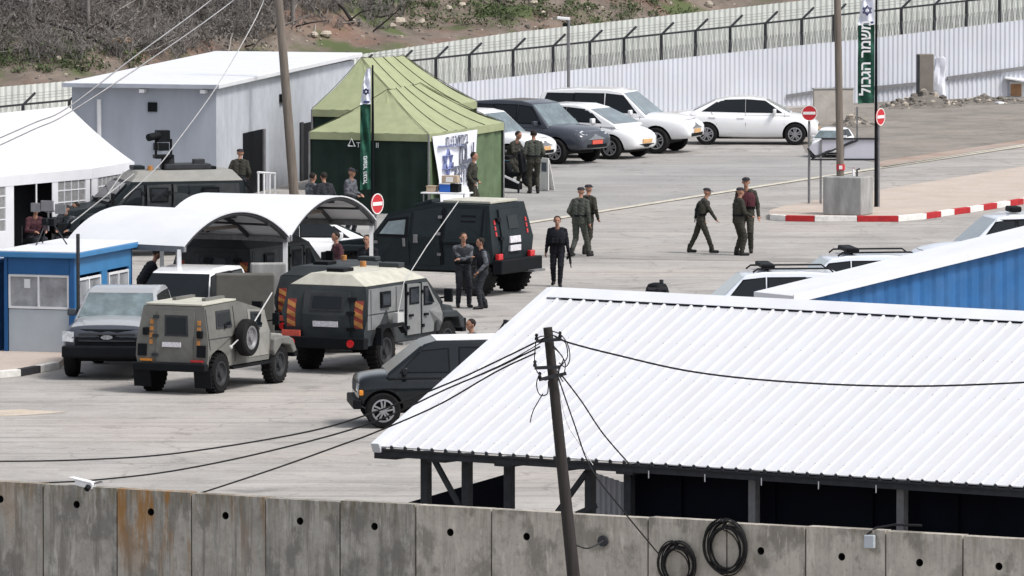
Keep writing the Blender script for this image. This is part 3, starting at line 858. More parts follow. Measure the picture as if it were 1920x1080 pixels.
def armoured_truck(label, loc, yaw, body='slate', side='slate_side', roofm='pale_top', scale=1.0, open_doors=True, group=None):
    v = Veh('armoured_truck', label, 'armoured truck', loc, yaw, group, scale)
    def wf(x, z):
        if z < .85: return .93
        if z < 1.3: return .93 + (1.06 - .93) * (z - .85) / .45
        return 1.06 + (.93 - 1.06) * (z - 1.3) / .6
    box = MB().shell([(-2.25, .6), (-2.32, .9), (-2.34, 1.3), (-2.2, 1.9), (.75, 1.9), (1.32, 1.35), (1.34, .9), (1.34, .6)], wf)
    v.body(box, [M[body]], 'body', .025, 2, 30, cut=[(-1.35, .46, .56, 1.05)])
    hood = MB().shell([(1.3, .7), (1.3, 1.34), (2.3, 1.2), (2.5, 1.0), (2.5, .7)], lambda x, z: .78)
    v.body(hood, M[body], 'hood', .03, 2, 35)
    for sg in (1, -1):
        f = MB().prism([(x, sg * .7, z) for x, z in [(1.0, .7), (1.05, 1.08), (1.2, 1.14), (2.0, 1.12), (2.35, .95), (2.4, .7), (2.2, .72), (2.1, .96), (1.4, 1.0), (1.15, .72)]], (0, sg * .36, 0))
        v.body(f, M[body], 'fender', .025, 2, 35)
    # sloped roof plates
    rf = MB()
    rb = [V(-2.2, -.93, 1.9), V(.75, -.93, 1.9), V(.75, .93, 1.9), V(-2.2, .93, 1.9)]
    rt = [V(-2.02, -.5, 2.16), V(.45, -.5, 2.16), V(.45, .5, 2.16), V(-2.02, .5, 2.16)]
    rf.hexa([p + V(0, 0, .004) for p in rb] + rt)
    v.body(rf, M[roofm], 'roof', .02)
    # side skins in a paler, dusty tone
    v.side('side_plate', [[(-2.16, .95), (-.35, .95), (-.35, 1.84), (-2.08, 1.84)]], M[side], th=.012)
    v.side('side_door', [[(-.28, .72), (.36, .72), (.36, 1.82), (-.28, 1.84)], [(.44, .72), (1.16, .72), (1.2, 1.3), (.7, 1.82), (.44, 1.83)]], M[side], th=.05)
    v.side('side_window', [[(-.16, 1.42), (.24, 1.42), (.24, 1.72), (-.16, 1.72)], [(.54, 1.36), (1.0, 1.36), (.68, 1.7), (.54, 1.71)], [(-1.5, 1.45), (-1.15, 1.45), (-1.15, 1.7), (-1.5, 1.7)]], M['glass'], th=.07)
    v.side('door_handle', [quadp(-.22, -.06, 1.12, 1.17), quadp(.5, .66, 1.1, 1.15)], M['black'], th=.1)
    v.side('panel_seam', [quadp(x, x + .03, .96, 1.82) for x in (-2.0, -.78)] + [quadp(-2.1, -.4, 1.27, 1.292)], M['steel'], th=.016)
    v.side('door_frame', [quadp(-.33, -.285, .72, 1.85), quadp(.375, .425, .72, 1.84)], M['black'], th=.045)
    v.side('door_hinge', [quadp(x, x + .09, z, z + .07) for x in (-.3, .42) for z in (.85, 1.6)], M['black'], th=.075)
    v.side('window_frame', [[(-.2, 1.38), (.28, 1.38), (.28, 1.76), (-.2, 1.76)], [(.5, 1.32), (1.06, 1.32), (.7, 1.74), (.5, 1.75)], [(-1.55, 1.4), (-1.1, 1.4), (-1.1, 1.75), (-1.55, 1.75)]], M['black'], th=.06)
    v.end('rear_door', [[(-.62, .8), (.52, .8), (.52, 1.78), (-.58, 1.78)]], M[body], False, .05, smooth=0)
    v.end('window_frame', [[(-.47, 1.37), (.35, 1.37), (.33, 1.73), (-.45, 1.73)]], M['steel'], False, .062)
    v.end('rear_window', [[(-.42, 1.42), (.3, 1.42), (.28, 1.68), (-.4, 1.68)]], M['glass'], False, .07)
    v.end('door_hinge', [[(-.74, z), (-.56, z), (-.56, z + .07), (-.74, z + .07)] for z in (.95, 1.3, 1.6)], M['black'], False, .08)
    hazard(v, False, .72, .92, 1.0, 1.6, 1)
    hazard(v, False, -.92, -.72, 1.0, 1.6, -1)
    v.end('number_plate', [[(-.34, 1.02), (.26, 1.02), (.26, 1.14), (-.34, 1.14)]], M['plate_w'], False, .08)
    MB().box((-2.42, .78, .86), (.04, .44, .14)).build('number_plate', M['plate_r'], v.root)
    MB().box((-2.42, 0, .68), (.22, 2.1, .24)).build('rear_bumper', M['black'], v.root, .02)
    for y in (-.72, .72):
        MB().cyl((-2.55, y, .68), (-2.52, y, .68), .085, n=14).build('tail_light', M['redlamp'], v.root)
    MB().box((2.6, 0, .75), (.2, 1.9, .3)).build('front_bumper', M['black'], v.root, .02)
    v.end('grille', [[(-.55, .95), (.55, .95), (.55, 1.0), (-.55, 1.0)], [(-.55, .85), (.55, .85), (.55, .9), (-.55, .9)]], M['black'], True, .2, each=False)
    ws = MB().prism([(.84, -.8, 1.84), (1.31, -.86, 1.38), (1.31, .86, 1.38), (.84, .8, 1.84)], (.03, 0, .03))
    ws.build('windscreen', M['glass'], v.root)
    MB().box((0, 0, .6), (4.4, 1.2, .16)).build('underbody', M['black'], v.root)
    v.wheels((1.65, -1.35), .86, .46, .3, 'off', 'dark_rim')
    for sg in (1, -1):
        MB().prism([(-1.98, sg * 1.06, .62), (-1.98, sg * 1.06, 1.0), (-1.8, sg * 1.06, 1.06), (-.9, sg * 1.06, 1.06), (-.74, sg * 1.06, .9), (-.74, sg * 1.06, .8), (-.95, sg * 1.06, .98), (-1.76, sg * 1.06, .98), (-1.9, sg * 1.06, .9), (-1.9, sg * 1.06, .62)], (0, sg * .14, 0)).build('wheel_flare', M['black'], v.root)
        MB().bar((-.7, sg * 1.0, .56), (1.0, sg * 1.0, .56), .16, .05).build('side_step', M['grey_steel'], v.root)
        MB().box((1.3, sg * 1.2, 1.5), (.08, .2, .3)).bar((1.3, sg * .92, 1.42), (1.3, sg * 1.14, 1.46), .04).build('side_mirror', M['black'], v.root, .02)
    MB().box((-1.4, .1, 2.2), (.5, .42, .08)).build('roof_hatch', M['black'], v.root, .015)
    MB().box((.3, -.3, 2.21), (.3, .5, .1)).build('roof_vent', M[body], v.root, .02)
    MB().cyl((.1, .3, 2.16), (.1, .3, 2.28), .07, n=12).build('warning_light', M['dull_amber'], v.root)
    return v

def armoured_van(label, loc, yaw):
    """tall dark box with a sloping nose"""
    v = Veh('armoured_carrier', label, 'armoured carrier', loc, yaw)
    def wf(x, z):
        if z < .9: return .98
        if z < 1.35: return .98 + .1 * (z - .9) / .45
        return 1.08 - .2 * (z - 1.35) / .9
    m = M['dark_green']
    box = MB().shell([(-2.3, .6), (-2.38, 1.0), (-2.38, 1.35), (-2.22, 2.2), (-.7, 2.22), (.52, 1.92), (.95, 1.34), (.95, .6)], wf)
    v.body(box, [m], 'body', .025, 2, 30, cut=[(-1.9, .46, .54, 1.05)])
    v.body(MB().shell([(.9, .7), (.9, 1.33), (2.0, 1.2), (2.2, 1.0), (2.2, .7)], lambda x, z: .8), m, 'hood', .03, 2, 35)
    for sg in (1, -1):
        f = MB().prism([(x, sg * .7, z) for x, z in [(.75, .7), (.8, 1.08), (1.0, 1.14), (1.8, 1.12), (2.1, .95), (2.15, .7), (2.0, .72), (1.9, .96), (1.2, 1.0), (.95, .72)]], (0, sg * .38, 0))
        v.body(f, m, 'fender', .025, 2, 35)
    v.side('side_door', [[(-.95, .72), (-.2, .72), (-.2, 2.0), (-.95, 2.14)], [(-.1, .72), (.82, .72), (.85, 1.35), (.48, 1.85), (-.1, 1.98)]], m, th=.03)
    v.side('side_window', [[(.0, 1.44), (.68, 1.44), (.46, 1.74), (.0, 1.8)]], M['clear_glass'], th=.06)
    v.side('window_frame', [[(-.08, 1.38), (.78, 1.38), (.5, 1.8), (-.06, 1.87)]], M['black'], th=.045)
    v.side('side_panel', [[(-2.2, 1.3), (-1.1, 1.3), (-1.1, 2.1), (-2.14, 2.1)]], m, th=.016)
    v.side('door_handle', [quadp(-.36, -.25, 1.25, 1.45), quadp(-.02, .04, 1.15, 1.35)], M['grey_steel'], th=.06)
    v.side('panel_seam', [quadp(x, x + .035, .74, 2.1) for x in (-2.12, -1.03)] + [quadp(-2.1, -1.05, 1.24, 1.265)], M['black'], th=.036)
    v.side('door_hinge', [quadp(-.98, -.88, z, z + .07) for z in (.95, 1.45, 1.85)] + [quadp(.74, .84, z, z + .07) for z in (.85, 1.2)], M['grey_steel'], th=.05)
    v.end('door_hinge', [[(.56, z), (.72, z), (.72, z + .08), (.56, z + .08)] for z in (.95, 1.35, 1.8)], M['black'], False, .08)
    v.side('side_slot', [quadp(-1.9, -1.5, 1.9, 1.95), quadp(-1.9, -1.5, 1.78, 1.82)], M['black'], th=.02, each=False)
    v.end('rear_door', [[(-.62, .8), (.62, .8), (.56, 2.08), (-.56, 2.08)]], m, False, .05)
    v.end('rear_window', [[(-.3, 1.6), (.2, 1.6), (.2, 1.92), (-.28, 1.92)]], M['glass'], False, .07)
    v.end('number_plate', [[(-.3, 1.06), (.24, 1.06), (.24, 1.2), (-.3, 1.2)], [(-.3, 1.26), (.24, 1.26), (.24, 1.42), (-.3, 1.42)]], M['plate_w'], False, .08)
    v.end('reflector', [[(y - .03, 1.45 + k * .14), (y + .03, 1.45 + k * .14), (y + .03, 1.55 + k * .14), (y - .03, 1.55 + k * .14)] for y in (.8, -.8) for k in range(3)], M['redlamp'], False, .02, each=False)
    for y in (.82, -.82):
        MB().box((-2.46, y, .9), (.1, .24, .26)).build('tail_light', M['redlamp'], v.root, .02)
    MB().box((-2.52, 0, .72), (.26, 2.1, .34)).build('rear_bumper', M['black'], v.root, .03)
    MB().box((-2.68, -.6, .56), (.25, .6, .05)).build('rear_step', M['grey_steel'], v.root)
    MB().box((2.3, 0, .78), (.2, 1.9, .3)).build('front_bumper', M['black'], v.root, .02)
    MB().prism([(.56, -.84, 1.88), (.93, -.9, 1.38), (.93, .9, 1.38), (.56, .84, 1.88)], (.03, 0, .03)).build('windscreen', M['glass'], v.root)
    MB().box((0, 0, .6), (4.2, 1.2, .16)).build('underbody', M['black'], v.root)
    v.wheels((1.4, -1.9), .88, .46, .3, 'off', 'dark_rim')
    MB().box((-1.5, 0, 2.25), (1.3, 1.4, .06)).build('roof_plate', M['pale_top'], v.root, .01)
    MB().box((-.2, .3, 2.16), (.5, .4, .1), Matrix.Rotation(.3, 3, 'Y')).build('roof_hatch', m, v.root, .02)
    return v
# ------------------------------------------------------------------ people
def ik(a, c, l1, l2, pole):
    d = c - a
    L = min(d.length, (l1 + l2) * .999)
    d.normalize()
    c2 = a + d * L
    t = (l1 * l1 - l2 * l2 + L * L) / (2 * L)
    h = math.sqrt(max(0, l1 * l1 - t * t))
    p = pole - d * pole.dot(d)
    p.normalize()
    return a + d * t + p * h, c2

def person(label, px, py, hgt, face, pose, shirt, trousers, head='bare', vest=None, sleeves=None, loc=None, hairm='hair', group=None):
    """face: heading in degrees (0 = right in the photo, 90 = away, 270 = towards the camera).
    pose: lean (forward m at the chest), lf/rf foot (x, y, z), lh/rh hand targets (x, y, z), turn of the head, drop of the pelvis"""
    P = dict(lean=0.02, lf=(.05, .11, 0), rf=(-.04, -.11, 0), lh=(.05, .26, .84), rh=(.05, -.26, .84), turn=0, nod=.0, drop=0.0, lpole=None, rpole=None)
    P.update(pose)
    k = hgt / 1.78
    base = loc if loc is not None else G(px, py)
    root = thing('person', label, 'person', base, R(face), group)
    ln = P['lean']
    pel = V(0, 0, .95 - P['drop'])
    chest = pel + V(ln * .8, 0, .37 - ln * ln * .6)
    sh = chest + V(ln * .25, 0, .13)
    neck = sh + V(ln * .2 + .015, 0, .10)
    hd = neck + V(.02 + ln * .25, 0, .13)
    prims = []                                # a, b, ra, rb, material
    SK, SH, TR, BO, SL = 0, 1, 2, 3, 4
    for sg in (1, -1):
        prims.append((pel + V(0, .08 * sg, -.02), pel + V(0, .075 * sg, .14), .135, .125, TR))
        prims.append((pel + V(.0, .065 * sg, .12), chest + V(0, .085 * sg, 0), .134, .146, SH))
        prims.append((chest + V(0, .085 * sg, 0), sh + V(0, .105 * sg, -.01), .146, .095, SH))
        prims.append((sh + V(0, .03 * sg, .03), sh + V(0, .18 * sg, -.015), .066, .08, SH))
        hip = pel + V(0, .095 * sg, -.04)
        ft = V(*P['lf' if sg > 0 else 'rf'])
        ank = ft + V(0, 0, .09)
        kn, ank = ik(hip, ank, .435, .42, V(1, .08 * sg, 0))
        prims.append((hip, kn, .112, .082, TR))
        prims.append((kn, ank + V(0, 0, .04), .084, .066, TR))
        heel = ank + V(-.03, 0, -.045)
        toe = ank + V(.16, .025 * sg, -.055)
        prims.append((ank + V(0, 0, .1), heel, .062, .054, BO))
        prims.append((heel, toe, .052, .047, BO))
        s0 = sh + V(0, .19 * sg, -.02)
        hand = V(*P['lh' if sg > 0 else 'rh'])
        pole = P['lpole' if sg > 0 else 'rpole']
        el, wr = ik(s0, hand, .29, .26, V(*pole) if pole else V(-.8, .5 * sg, -.2))
        am = SL if sleeves else SH
        prims.append((s0, el, .078, .064, am))
        prims.append((el, wr, .062, .044, am))
        d = (wr - el).normalized()
        sidev = d.cross(V(0, 0, 1))
        if sidev.length < .1: sidev = V(1, 0, 0)
        sidev.normalize()
        nrm = d.cross(sidev).normalized()
        if nrm.x < -.2: nrm = -nrm
        prims.append((wr, wr + d * .06, .03, .034, SK))
        for j, (off, ln_) in enumerate(((-.028, .068), (-.01, .08), (.01, .075), (.027, .058))):
            b0 = wr + d * .085 + sidev * off
            b1 = b0 + d * ln_ * .5 + nrm * .01
            b2 = b1 + d * ln_ * .4 + nrm * .028
            prims.append((wr + d * .05 + sidev * off * .8, b0, .014, .0115, SK))
            prims.append((b0, b1, .0115, .010, SK))
            prims.append((b1, b2, .010, .009, SK))
        t0 = wr + d * .03 + sidev * -.03
        prims.append((t0, t0 + d * .045 + sidev * -.03 + nrm * .02, .014, .011, SK))
    c, s_ = math.cos(R(P['turn'])), math.sin(R(P['turn']))
    Hm = Matrix.Rotation(R(P['turn']), 3, 'Z') @ Matrix.Rotation(P['nod'], 3, 'Y')
    hp = lambda x, y, z: hd + Hm @ V(x, y, z)
    prims += [(neck - V(0, 0, .05), hd + V(0, 0, -.02), .06, .054, SK),
              (hp(-.015, 0, .02), hp(-.02, 0, .05), .088, .09, SK), (hp(.02, 0, .0), hp(.02, 0, .04), .074, .078, SK),
              (hp(.035, 0, -.06), hp(.05, 0, -.065), .048, .04, SK), (hp(.085, 0, .015), hp(.108, 0, -.015), .011, .017, SK),
              (hp(.08, .03, .035), hp(.08, -.03, .035), .018, .018, SK), (hp(.082, .018, -.045), hp(.082, -.018, -.045), .014, .014, SK)]
    for sg in (1, -1): prims.append((hp(-.005, .086 * sg, .02), hp(-.012, .09 * sg, -.015), .018, .014, SK))
    mb = MB()
    for a, b, ra, rb, m in prims:
        if (b - a).length < 1e-4: b = a + V(0, 0, 1e-3)
        d = (b - a)
        n = d.length
        d = d / n
        pts, rs = [], []
        for t in (-90, -55, -20): pts.append(a + d * ra * math.sin(R(t))); rs.append(max(.002, ra * math.cos(R(t))))
        for t in (20, 55, 90): pts.append(b + d * rb * math.sin(R(t))); rs.append(max(.002, rb * math.cos(R(t))))
        mb.tube(pts, rs, 10)
    mb.v = [(x * k, y * k, z * k) for x, y, z in mb.v]
    o = mb.build('body', M['skin'], root)
    rm = o.modifiers.new('fuse', 'REMESH')
    rm.mode = 'VOXEL'
    rm.voxel_size = .0135
    sm = o.modifiers.new('smooth', 'SMOOTH')
    sm.factor, sm.iterations = .5, 3
    me = evaluated_copy(o)
    o.modifiers.clear()
    o.data = me
    me.name = 'body'
    me.materials.clear()
    for q in ('skin', shirt, trousers, 'boots', sleeves or shirt): me.materials.append(M[q])
    n = len(me.polygons)
    ce = np.empty(n * 3)
    me.polygons.foreach_get('center', ce)
    ce = ce.reshape(-1, 3) / k
    best = np.full(n, 1e9)
    mi = np.zeros(n, int)
    for a, b, ra, rb, m in prims:
        a_, ab = np.array(a), np.array(b - a)
        t = np.clip(((ce - a_) @ ab) / max(1e-9, ab @ ab), 0, 1)
        dist = np.linalg.norm(ce - a_ - t[:, None] * ab, axis=1) - (ra + (rb - ra) * t)
        if m == SK and ra > .05: dist = dist - .004
        up = dist < best
        best[up] = dist[up]
        mi[up] = m
    cloth = np.zeros(len(me.vertices))          # creases in the cloth only
    for p, m_ in zip(me.polygons, mi):
        if m_ in (SH, TR, SL):
            for iv in p.vertices: cloth[iv] = 1
    nv = len(me.vertices)
    co, no = np.empty(nv * 3), np.empty(nv * 3)
    me.vertices.foreach_get('co', co)
    me.vertex_normals.foreach_get('vector', no)
    co, no = co.reshape(-1, 3), no.reshape(-1, 3)
    ph = px * .37
    cr_ = np.sin(co[:, 2] * 46 + co[:, 0] * 19 + ph) * np.sin(co[:, 1] * 31 + co[:, 2] * 17 + ph) + .7 * np.sin(co[:, 2] * 83 - co[:, 1] * 40 + ph * 2)
    co = co + no * (cr_ * cloth * .0042)[:, None]
    me.vertices.foreach_set('co', co.ravel())
    me.polygons.foreach_set('material_index', mi.astype(np.int32))
    me.polygons.foreach_set('use_smooth', [True] * n)
    me.update()
    S = lambda v_: V(*v_) * k
    # belt
    def oval(name, rings, m, smooth=50):
        q = MB()
        nn = 18
        for z, cx, rx, ry in rings:
            for j in range(nn):
                a = 2 * math.pi * j / nn
                q.v.append(tuple(S((cx + rx * math.cos(a), ry * math.sin(a), z))))
        for i in range(len(rings) - 1):
            for j in range(nn):
                j2 = (j + 1) % nn
                q.f.append((i * nn + j, i * nn + j2, (i + 1) * nn + j2, (i + 1) * nn + j))
        q.m = [0] * len(q.f)
        return q.build(name, M[m], root, smooth=smooth)
    zp = pel.z
    oval('belt', [(zp + .1, ln * .1, .13, .2), (zp + .1, ln * .1, .146, .222), (zp + .15, ln * .2, .146, .22), (zp + .15, ln * .2, .13, .2)], 'black')
    if vest:
        oval('vest', [(zp + .16, ln * .25, .12, .18), (zp + .16, ln * .25, .168, .235), (zp + .3, ln * .6, .184, .25), (zp + .44, ln * .9, .178, .24), (zp + .5, ln, .14, .18), (zp + .5, ln, .1, .13)], vest)
        pm = MB()
        for y in (-.1, 0, .1): pm.box(S((ln * .4 + .195, y, zp + .24)), (.05, .08, .13))
        pm.build('pouch', M[vest], root, .012)
    hq = MB()
    nn, hh = 14, 6
    if head == 'cap':
        for i in range(hh + 1):
            t = R(4 + 86 * i / hh)
            for j in range(nn):
                a = 2 * math.pi * j / nn
                p = hp(-.012 + .112 * math.cos(t) * math.cos(a), .102 * math.cos(t) * math.sin(a), .045 + .088 * math.sin(t) ** .7)
                hq.v.append(tuple(S(p)))
        fs = []
        for i in range(hh):
            for j in range(nn): fs.append((i * nn + j, i * nn + (j + 1) % nn, (i + 1) * nn + (j + 1) % nn, (i + 1) * nn + j))
        hq.f = fs
        hq.m = [0] * len(fs)
        hq.prism([S(hp(x, y, .05)) for x, y in ((.06, -.075), (.13, -.06), (.165, 0), (.13, .06), (.06, .075))], (0, 0, .012))
        hq.build('cap', M['u_dark' if trousers != 'u_black' else 'black'], root, smooth=60)
    else:
        for i in range(hh + 1):
            t = R(-38 + 128 * i / hh)
            for j in range(nn):
                a = 2 * math.pi * j / nn
                f = max(0, math.cos(a))                     # keep the face clear
                tt = max(t, R(42) * f ** .7) if f > .25 else t
                p = hp(-.018 + .100 * math.cos(tt) * math.cos(a), .096 * math.cos(tt) * math.sin(a), .045 + .097 * math.sin(tt))
                hq.v.append(tuple(S(p)))
        fs = []
        for i in range(hh):
            for j in range(nn): fs.append((i * nn + j, i * nn + (j + 1) % nn, (i + 1) * nn + (j + 1) % nn, (i + 1) * nn + j))
        hq.f = fs
        hq.m = [0] * len(fs)
        hq.build('hair', M[hairm], root, smooth=60)
    eb = MB()
    for sg in (1, -1): eb.ball(S(hp(.088, .032 * sg, .022)), (.01 * k, .013 * k, .008 * k), 8)
    eb.build('eyes', M['black'], root, smooth=60)
    root['_pts'] = 0
    del root['_pts']
    return root, (lambda x, y, z: base + Matrix.Rotation(R(face), 3, 'Z') @ (V(x, y, z) * k))

def rifle(label, a, b, up=(0, 0, 1), group=None):
    """short assault rifle from butt point a to muzzle b"""
    a, b = V(*a), V(*b)
    d = (b - a)
    L = d.length
    d.normalize()
    root = thing('rifle', label, 'rifle', a, 0, group)
    u = V(*up)
    u = (u - d * u.dot(d)).normalized()
    p = lambda t, h: d * (t * L) + u * h
    MB().bar(p(0, -.03), p(.26, -.005), .035, .1, up=u).build('stock', M['black'], root, .008)
    MB().bar(p(.24, 0), p(.62, 0), .045, .075, up=u).bar(p(.3, .05), p(.46, .05), .03, .045, up=u).build('receiver', M['black'], root, .008)
    MB().bar(p(.42, -.04), p(.46, -.2), .03, .06, up=d).build('magazine', M['black'], root, .006)
    MB().bar(p(.33, -.03), p(.3, -.14), .03, .045, up=d).build('grip', M['black'], root, .006)
    MB().cyl(p(.6, 0), p(1, 0), .014, n=8).bar(p(.6, 0), p(.8, 0), .045, .05, up=u).build('barrel', M['black'], root)
    return root
# ================================================================== SETTING
def sheet(name, pts, m, z, kind='structure'):
    mb = MB()
    mb.add([(p.x, p.y, z) for p in pts], [tuple(range(len(pts)))])
    o = mb.build(name, m, recalc=False)
    if o.data.polygons[0].normal.z < 0: o.data.flip_normals()
    return struct(o, kind)

gm = ground_mat('pale_asphalt', ((.315, .30, .285), (.41, .39, .37)), .35, ((.17, .16, .15), .6), (.43, .39, .36), True)
gb = MB()
xs = [-3000, -60, -30, 0, 30, 60, 3000]
ys = [-500, 60, 120, 180, 240, 300, 4000]
for y in ys:
    for x in xs: gb.v.append((x, y, 0))
for i in range(6):
    for j in range(6): gb.f.append((i * 7 + j, i * 7 + j + 1, (i + 1) * 7 + j + 1, (i + 1) * 7 + j))
gb.m = [0] * 36
struct(gb.build('ground', gm, recalc=False))

road_m = ground_mat('road_asphalt', ((.275, .272, .268), (.36, .352, .342)), .3, ((.17, .165, .16), .35), (.36, .34, .32), True)
def gp(*xy): return [G(x, y) for x, y in xy]
sheet('road', gp((560, 500), (992, 419), (1440, 349), (1650, 315), (2150, 240), (2150, 200), (1650, 290), (1400, 285), (1000, 300), (500, 400)), road_m, .004)
verge_m = ground_mat('reddish_verge', ((.31, .22, .18), (.38, .31, .26)), .8)
sheet('verge', gp((1640, 303), (2150, 226), (2150, 233), (1645, 313)), verge_m, .008)
dirt_m = ground_mat('gravel_dirt', ((.185, .168, .15), (.275, .25, .225)), .7, ((.085, .076, .068), .7), (.30, .265, .23))
sheet('dirt', gp((1512, 286), (1640, 304), (2150, 228), (2150, 168), (1920, 176), (1640, 190), (1470, 205), (1500, 260)), dirt_m, .012)
lm = M['yellow_line']
def line(a, b, wpx, name='road_marking', dash=None):
    A, B = G(*a), G(*b)
    d = (B - A).normalized()
    n = V(-d.y, d.x, 0) * wpx
    mb = MB()
    L = (B - A).length
    segs = [(0, L)] if not dash else [(t, min(L, t + dash[0])) for t in np.arange(0, L, dash[0] + dash[1])]
    for t0, t1 in segs:
        p, q = A + d * t0, A + d * t1
        mb.quad(p - n + V(0, 0, .02), q - n + V(0, 0, .02), q + n + V(0, 0, .02), p + n + V(0, 0, .02))
    o = mb.build(name, lm, recalc=False)
    if o.data.polygons[0].normal.z < 0: o.data.flip_normals()
    return struct(o)
line((900, 433), (1440, 348), .14)
line((1440, 348), (2100, 247), .14)
line((1650, 315), (2100, 244), .10)
# dark worn band across the lot and a sandy patch at the left
band_m = ground_mat('worn_band', ((.24, .23, .22), (.29, .28, .265)), 1.2)
sheet('worn_band', gp((1010, 478), (1300, 482), (1600, 486), (2100, 470), (2100, 476), (1600, 493), (1300, 488), (1010, 483)), band_m, .006)
sand_m = ground_mat('sandy_patch', ((.50, .42, .33), (.54, .48, .41)), 2.0)
sheet('sand_patch', gp((-60, 772), (40, 768), (90, 771), (130, 772), (90, 776), (30, 780), (-60, 781)), sand_m, .006)

# raised pavements with painted kerbs
def kerb_run(pts, cols, name, h=.16, wd=.16):
    mb = MB()
    for (a, b), c in zip(zip(pts[:-1], pts[1:]), cols):
        A, B = G(*a), G(*b)
        d = (B - A).normalized()
        n = V(-d.y, d.x, 0)
        e = .008
        q = [A + d * e, B - d * e, B - d * e + n * wd, A + d * e + n * wd]
        mb.hexa([p.copy() for p in q] + [p + V(0, 0, h) for p in q], c)
    return struct(mb.build(name, [M['kerb_white'], M['kerb_red'], M['kerb_black']], bevel=.012))
isl = [(1443, 413), (1472, 415), (1527, 416), (1607, 416), (1685, 416), (1738, 411), (1765, 407), (1790, 403), (1820, 399), (1845, 395), (1870, 391), (1895, 387), (1920, 383), (1945, 379), (1970, 375), (1995, 371)]
kerb_run(isl, [0, 1, 0, 1, 0, 1, 0, 1, 0, 1, 0, 1, 0, 1, 0], 'painted_kerb')
pave_m = ground_mat('beige_pavement', ((.44, .37, .32), (.50, .43, .38)), .8, ((.3, .26, .23), .3), (.46, .40, .36))
ib = MB()
ip = [G(*p) + V(0, .17, 0) for p in isl] + gp((1995, 310), (1915, 322), (1647, 366), (1560, 380), (1470, 396), (1443, 404))
ip = [V(p.x, p.y, 0) for p in ip]
ib.prism(ip, (0, 0, .15))
struct(ib.build('island_pavement', pave_m))
kerb_run([(-40, 711), (0, 710), (40, 706), (77, 699), (112, 692)], [2, 0, 2, 0], 'striped_kerb')
lp = [G(*p) + V(0, .17, 0) for p in ((-40, 711), (0, 710), (40, 706), (77, 699), (112, 692))] + gp((130, 672), (-60, 640))
struct(MB().prism([V(p.x, p.y, 0) for p in lp], (0, 0, .15)).build('booth_pavement', pave_m))

# ------------------------------------------------------------------ hillside
hn = 90
def hz(x, y):
    fy = fence_y(x)
    t = max(0, y - fy - 1.0)
    z = .9 + max(0, (x + 5) * .035) + t * .27 + .25 * math.sin(x * .5 + y * .3) * min(1, t / 3) + .18 * math.sin(x * 1.3 - y * .8) * min(1, t / 3)
    return z
# pale fence line; the grey fence follows three metres behind
PF = [(-150, 286), (860, 301), (1300, 308.5), (1920, 317), (2150, 320)]
def pfY(px):
    for (a, ya), (b, yb) in zip(PF[:-1], PF[1:]):
        if px <= b: return ya + (yb - ya) * (px - a) / (b - a)
    return PF[-1][1]
def fence_y(x):
    px = 960 + x * F / 305
    return pfY(max(-150, min(2150, px))) + 3.0
hb = MB()
hx = np.linspace(-26, 26, 105)
for j in range(70):
    for x in hx:
        y0 = fence_y(x) + .6
        hb.v.append((x, y0 + j * .75, hz(x, y0 + j * .75) + random.uniform(-.05, .05)))
for j in range(69):
    for i in range(104): hb.f.append((j * 105 + i, j * 105 + i + 1, (j + 1) * 105 + i + 1, (j + 1) * 105 + i))
hb.m = [0] * len(hb.f)
def hill_mat():
    m = ground_mat('hill_soil', ((.12, .10, .085), (.22, .18, .15)), .8, ((.07, .06, .05), .6), (.21, .115, .085))
    n = m.node_tree
    b = n.nodes['Principled BSDF']
    L = n.links.new
    src = b.inputs['Base Color'].links[0].from_socket
    g = n.nodes.new('ShaderNodeNewGeometry')
    z = n.nodes.new('ShaderNodeTexNoise')
    z.inputs['Scale'].default_value = .45
    z.inputs['Detail'].default_value = 7
    L(g.outputs['Position'], z.inputs[0])
    q = n.nodes.new('ShaderNodeMapRange')
    q.inputs[1].default_value, q.inputs[2].default_value = .52, .62
    L(z.outputs[0], q.inputs[0])
    x = n.nodes.new('ShaderNodeMix')
    x.data_type = 'RGBA'
    L(q.outputs[0], x.inputs[0])
    L(src, x.inputs[6])
    x.inputs[7].default_value = (.085, .105, .045, 1)
    L(x.outputs[2], b.inputs['Base Color'])
    return m
struct(hb.build('hillside', hill_mat(), smooth=180, recalc=False))

def on_hill(px, py):
    """point of the hillside seen at a pixel"""
    d = ray(px, py)
    for Y in np.arange(286, 360, .1):
        t = Y / d.y
        p = V(d.x * t, Y, HC + d.z * t)
        if Y > fence_y(p.x) + .5 and p.z <= hz(p.x, Y): return V(p.x, Y, hz(p.x, Y))
    return W(px, py, 350)

# brush of bare twigs on the left of the hill, as one uncountable mass
rng = random.Random(3)
br = MB()
def twig_clump(mb, c, h, n, spread):
    for _ in range(n):
        a = rng.uniform(0, 6.283)
        l = h * rng.uniform(.5, 1.1)
        d = V(math.cos(a) * spread * rng.random(), math.sin(a) * spread * rng.random(), 1).normalized()
        p0 = c + V(rng.uniform(-.4, .4), rng.uniform(-.4, .4), -.05) * h
        p1 = p0 + d * l * .5
        p2 = p1 + (d + V(rng.uniform(-.6, .6), rng.uniform(-.6, .6), rng.uniform(-.3, .2))).normalized() * l * .5
        r = rng.uniform(.008, .02)
        mb.tube([p0, p1, p2], [r, r * .8, r * .4], 3, rng.choice((0, 0, 1)), cap=False)
        for _ in range(5):
            q = p1.lerp(p2, rng.random())
            e = q + V(rng.uniform(-1, 1), rng.uniform(-1, 1), rng.uniform(-.3, 1)) * l * .3
            mb.tube([q, e], [r * .5, r * .3], 3, 0, cap=False)
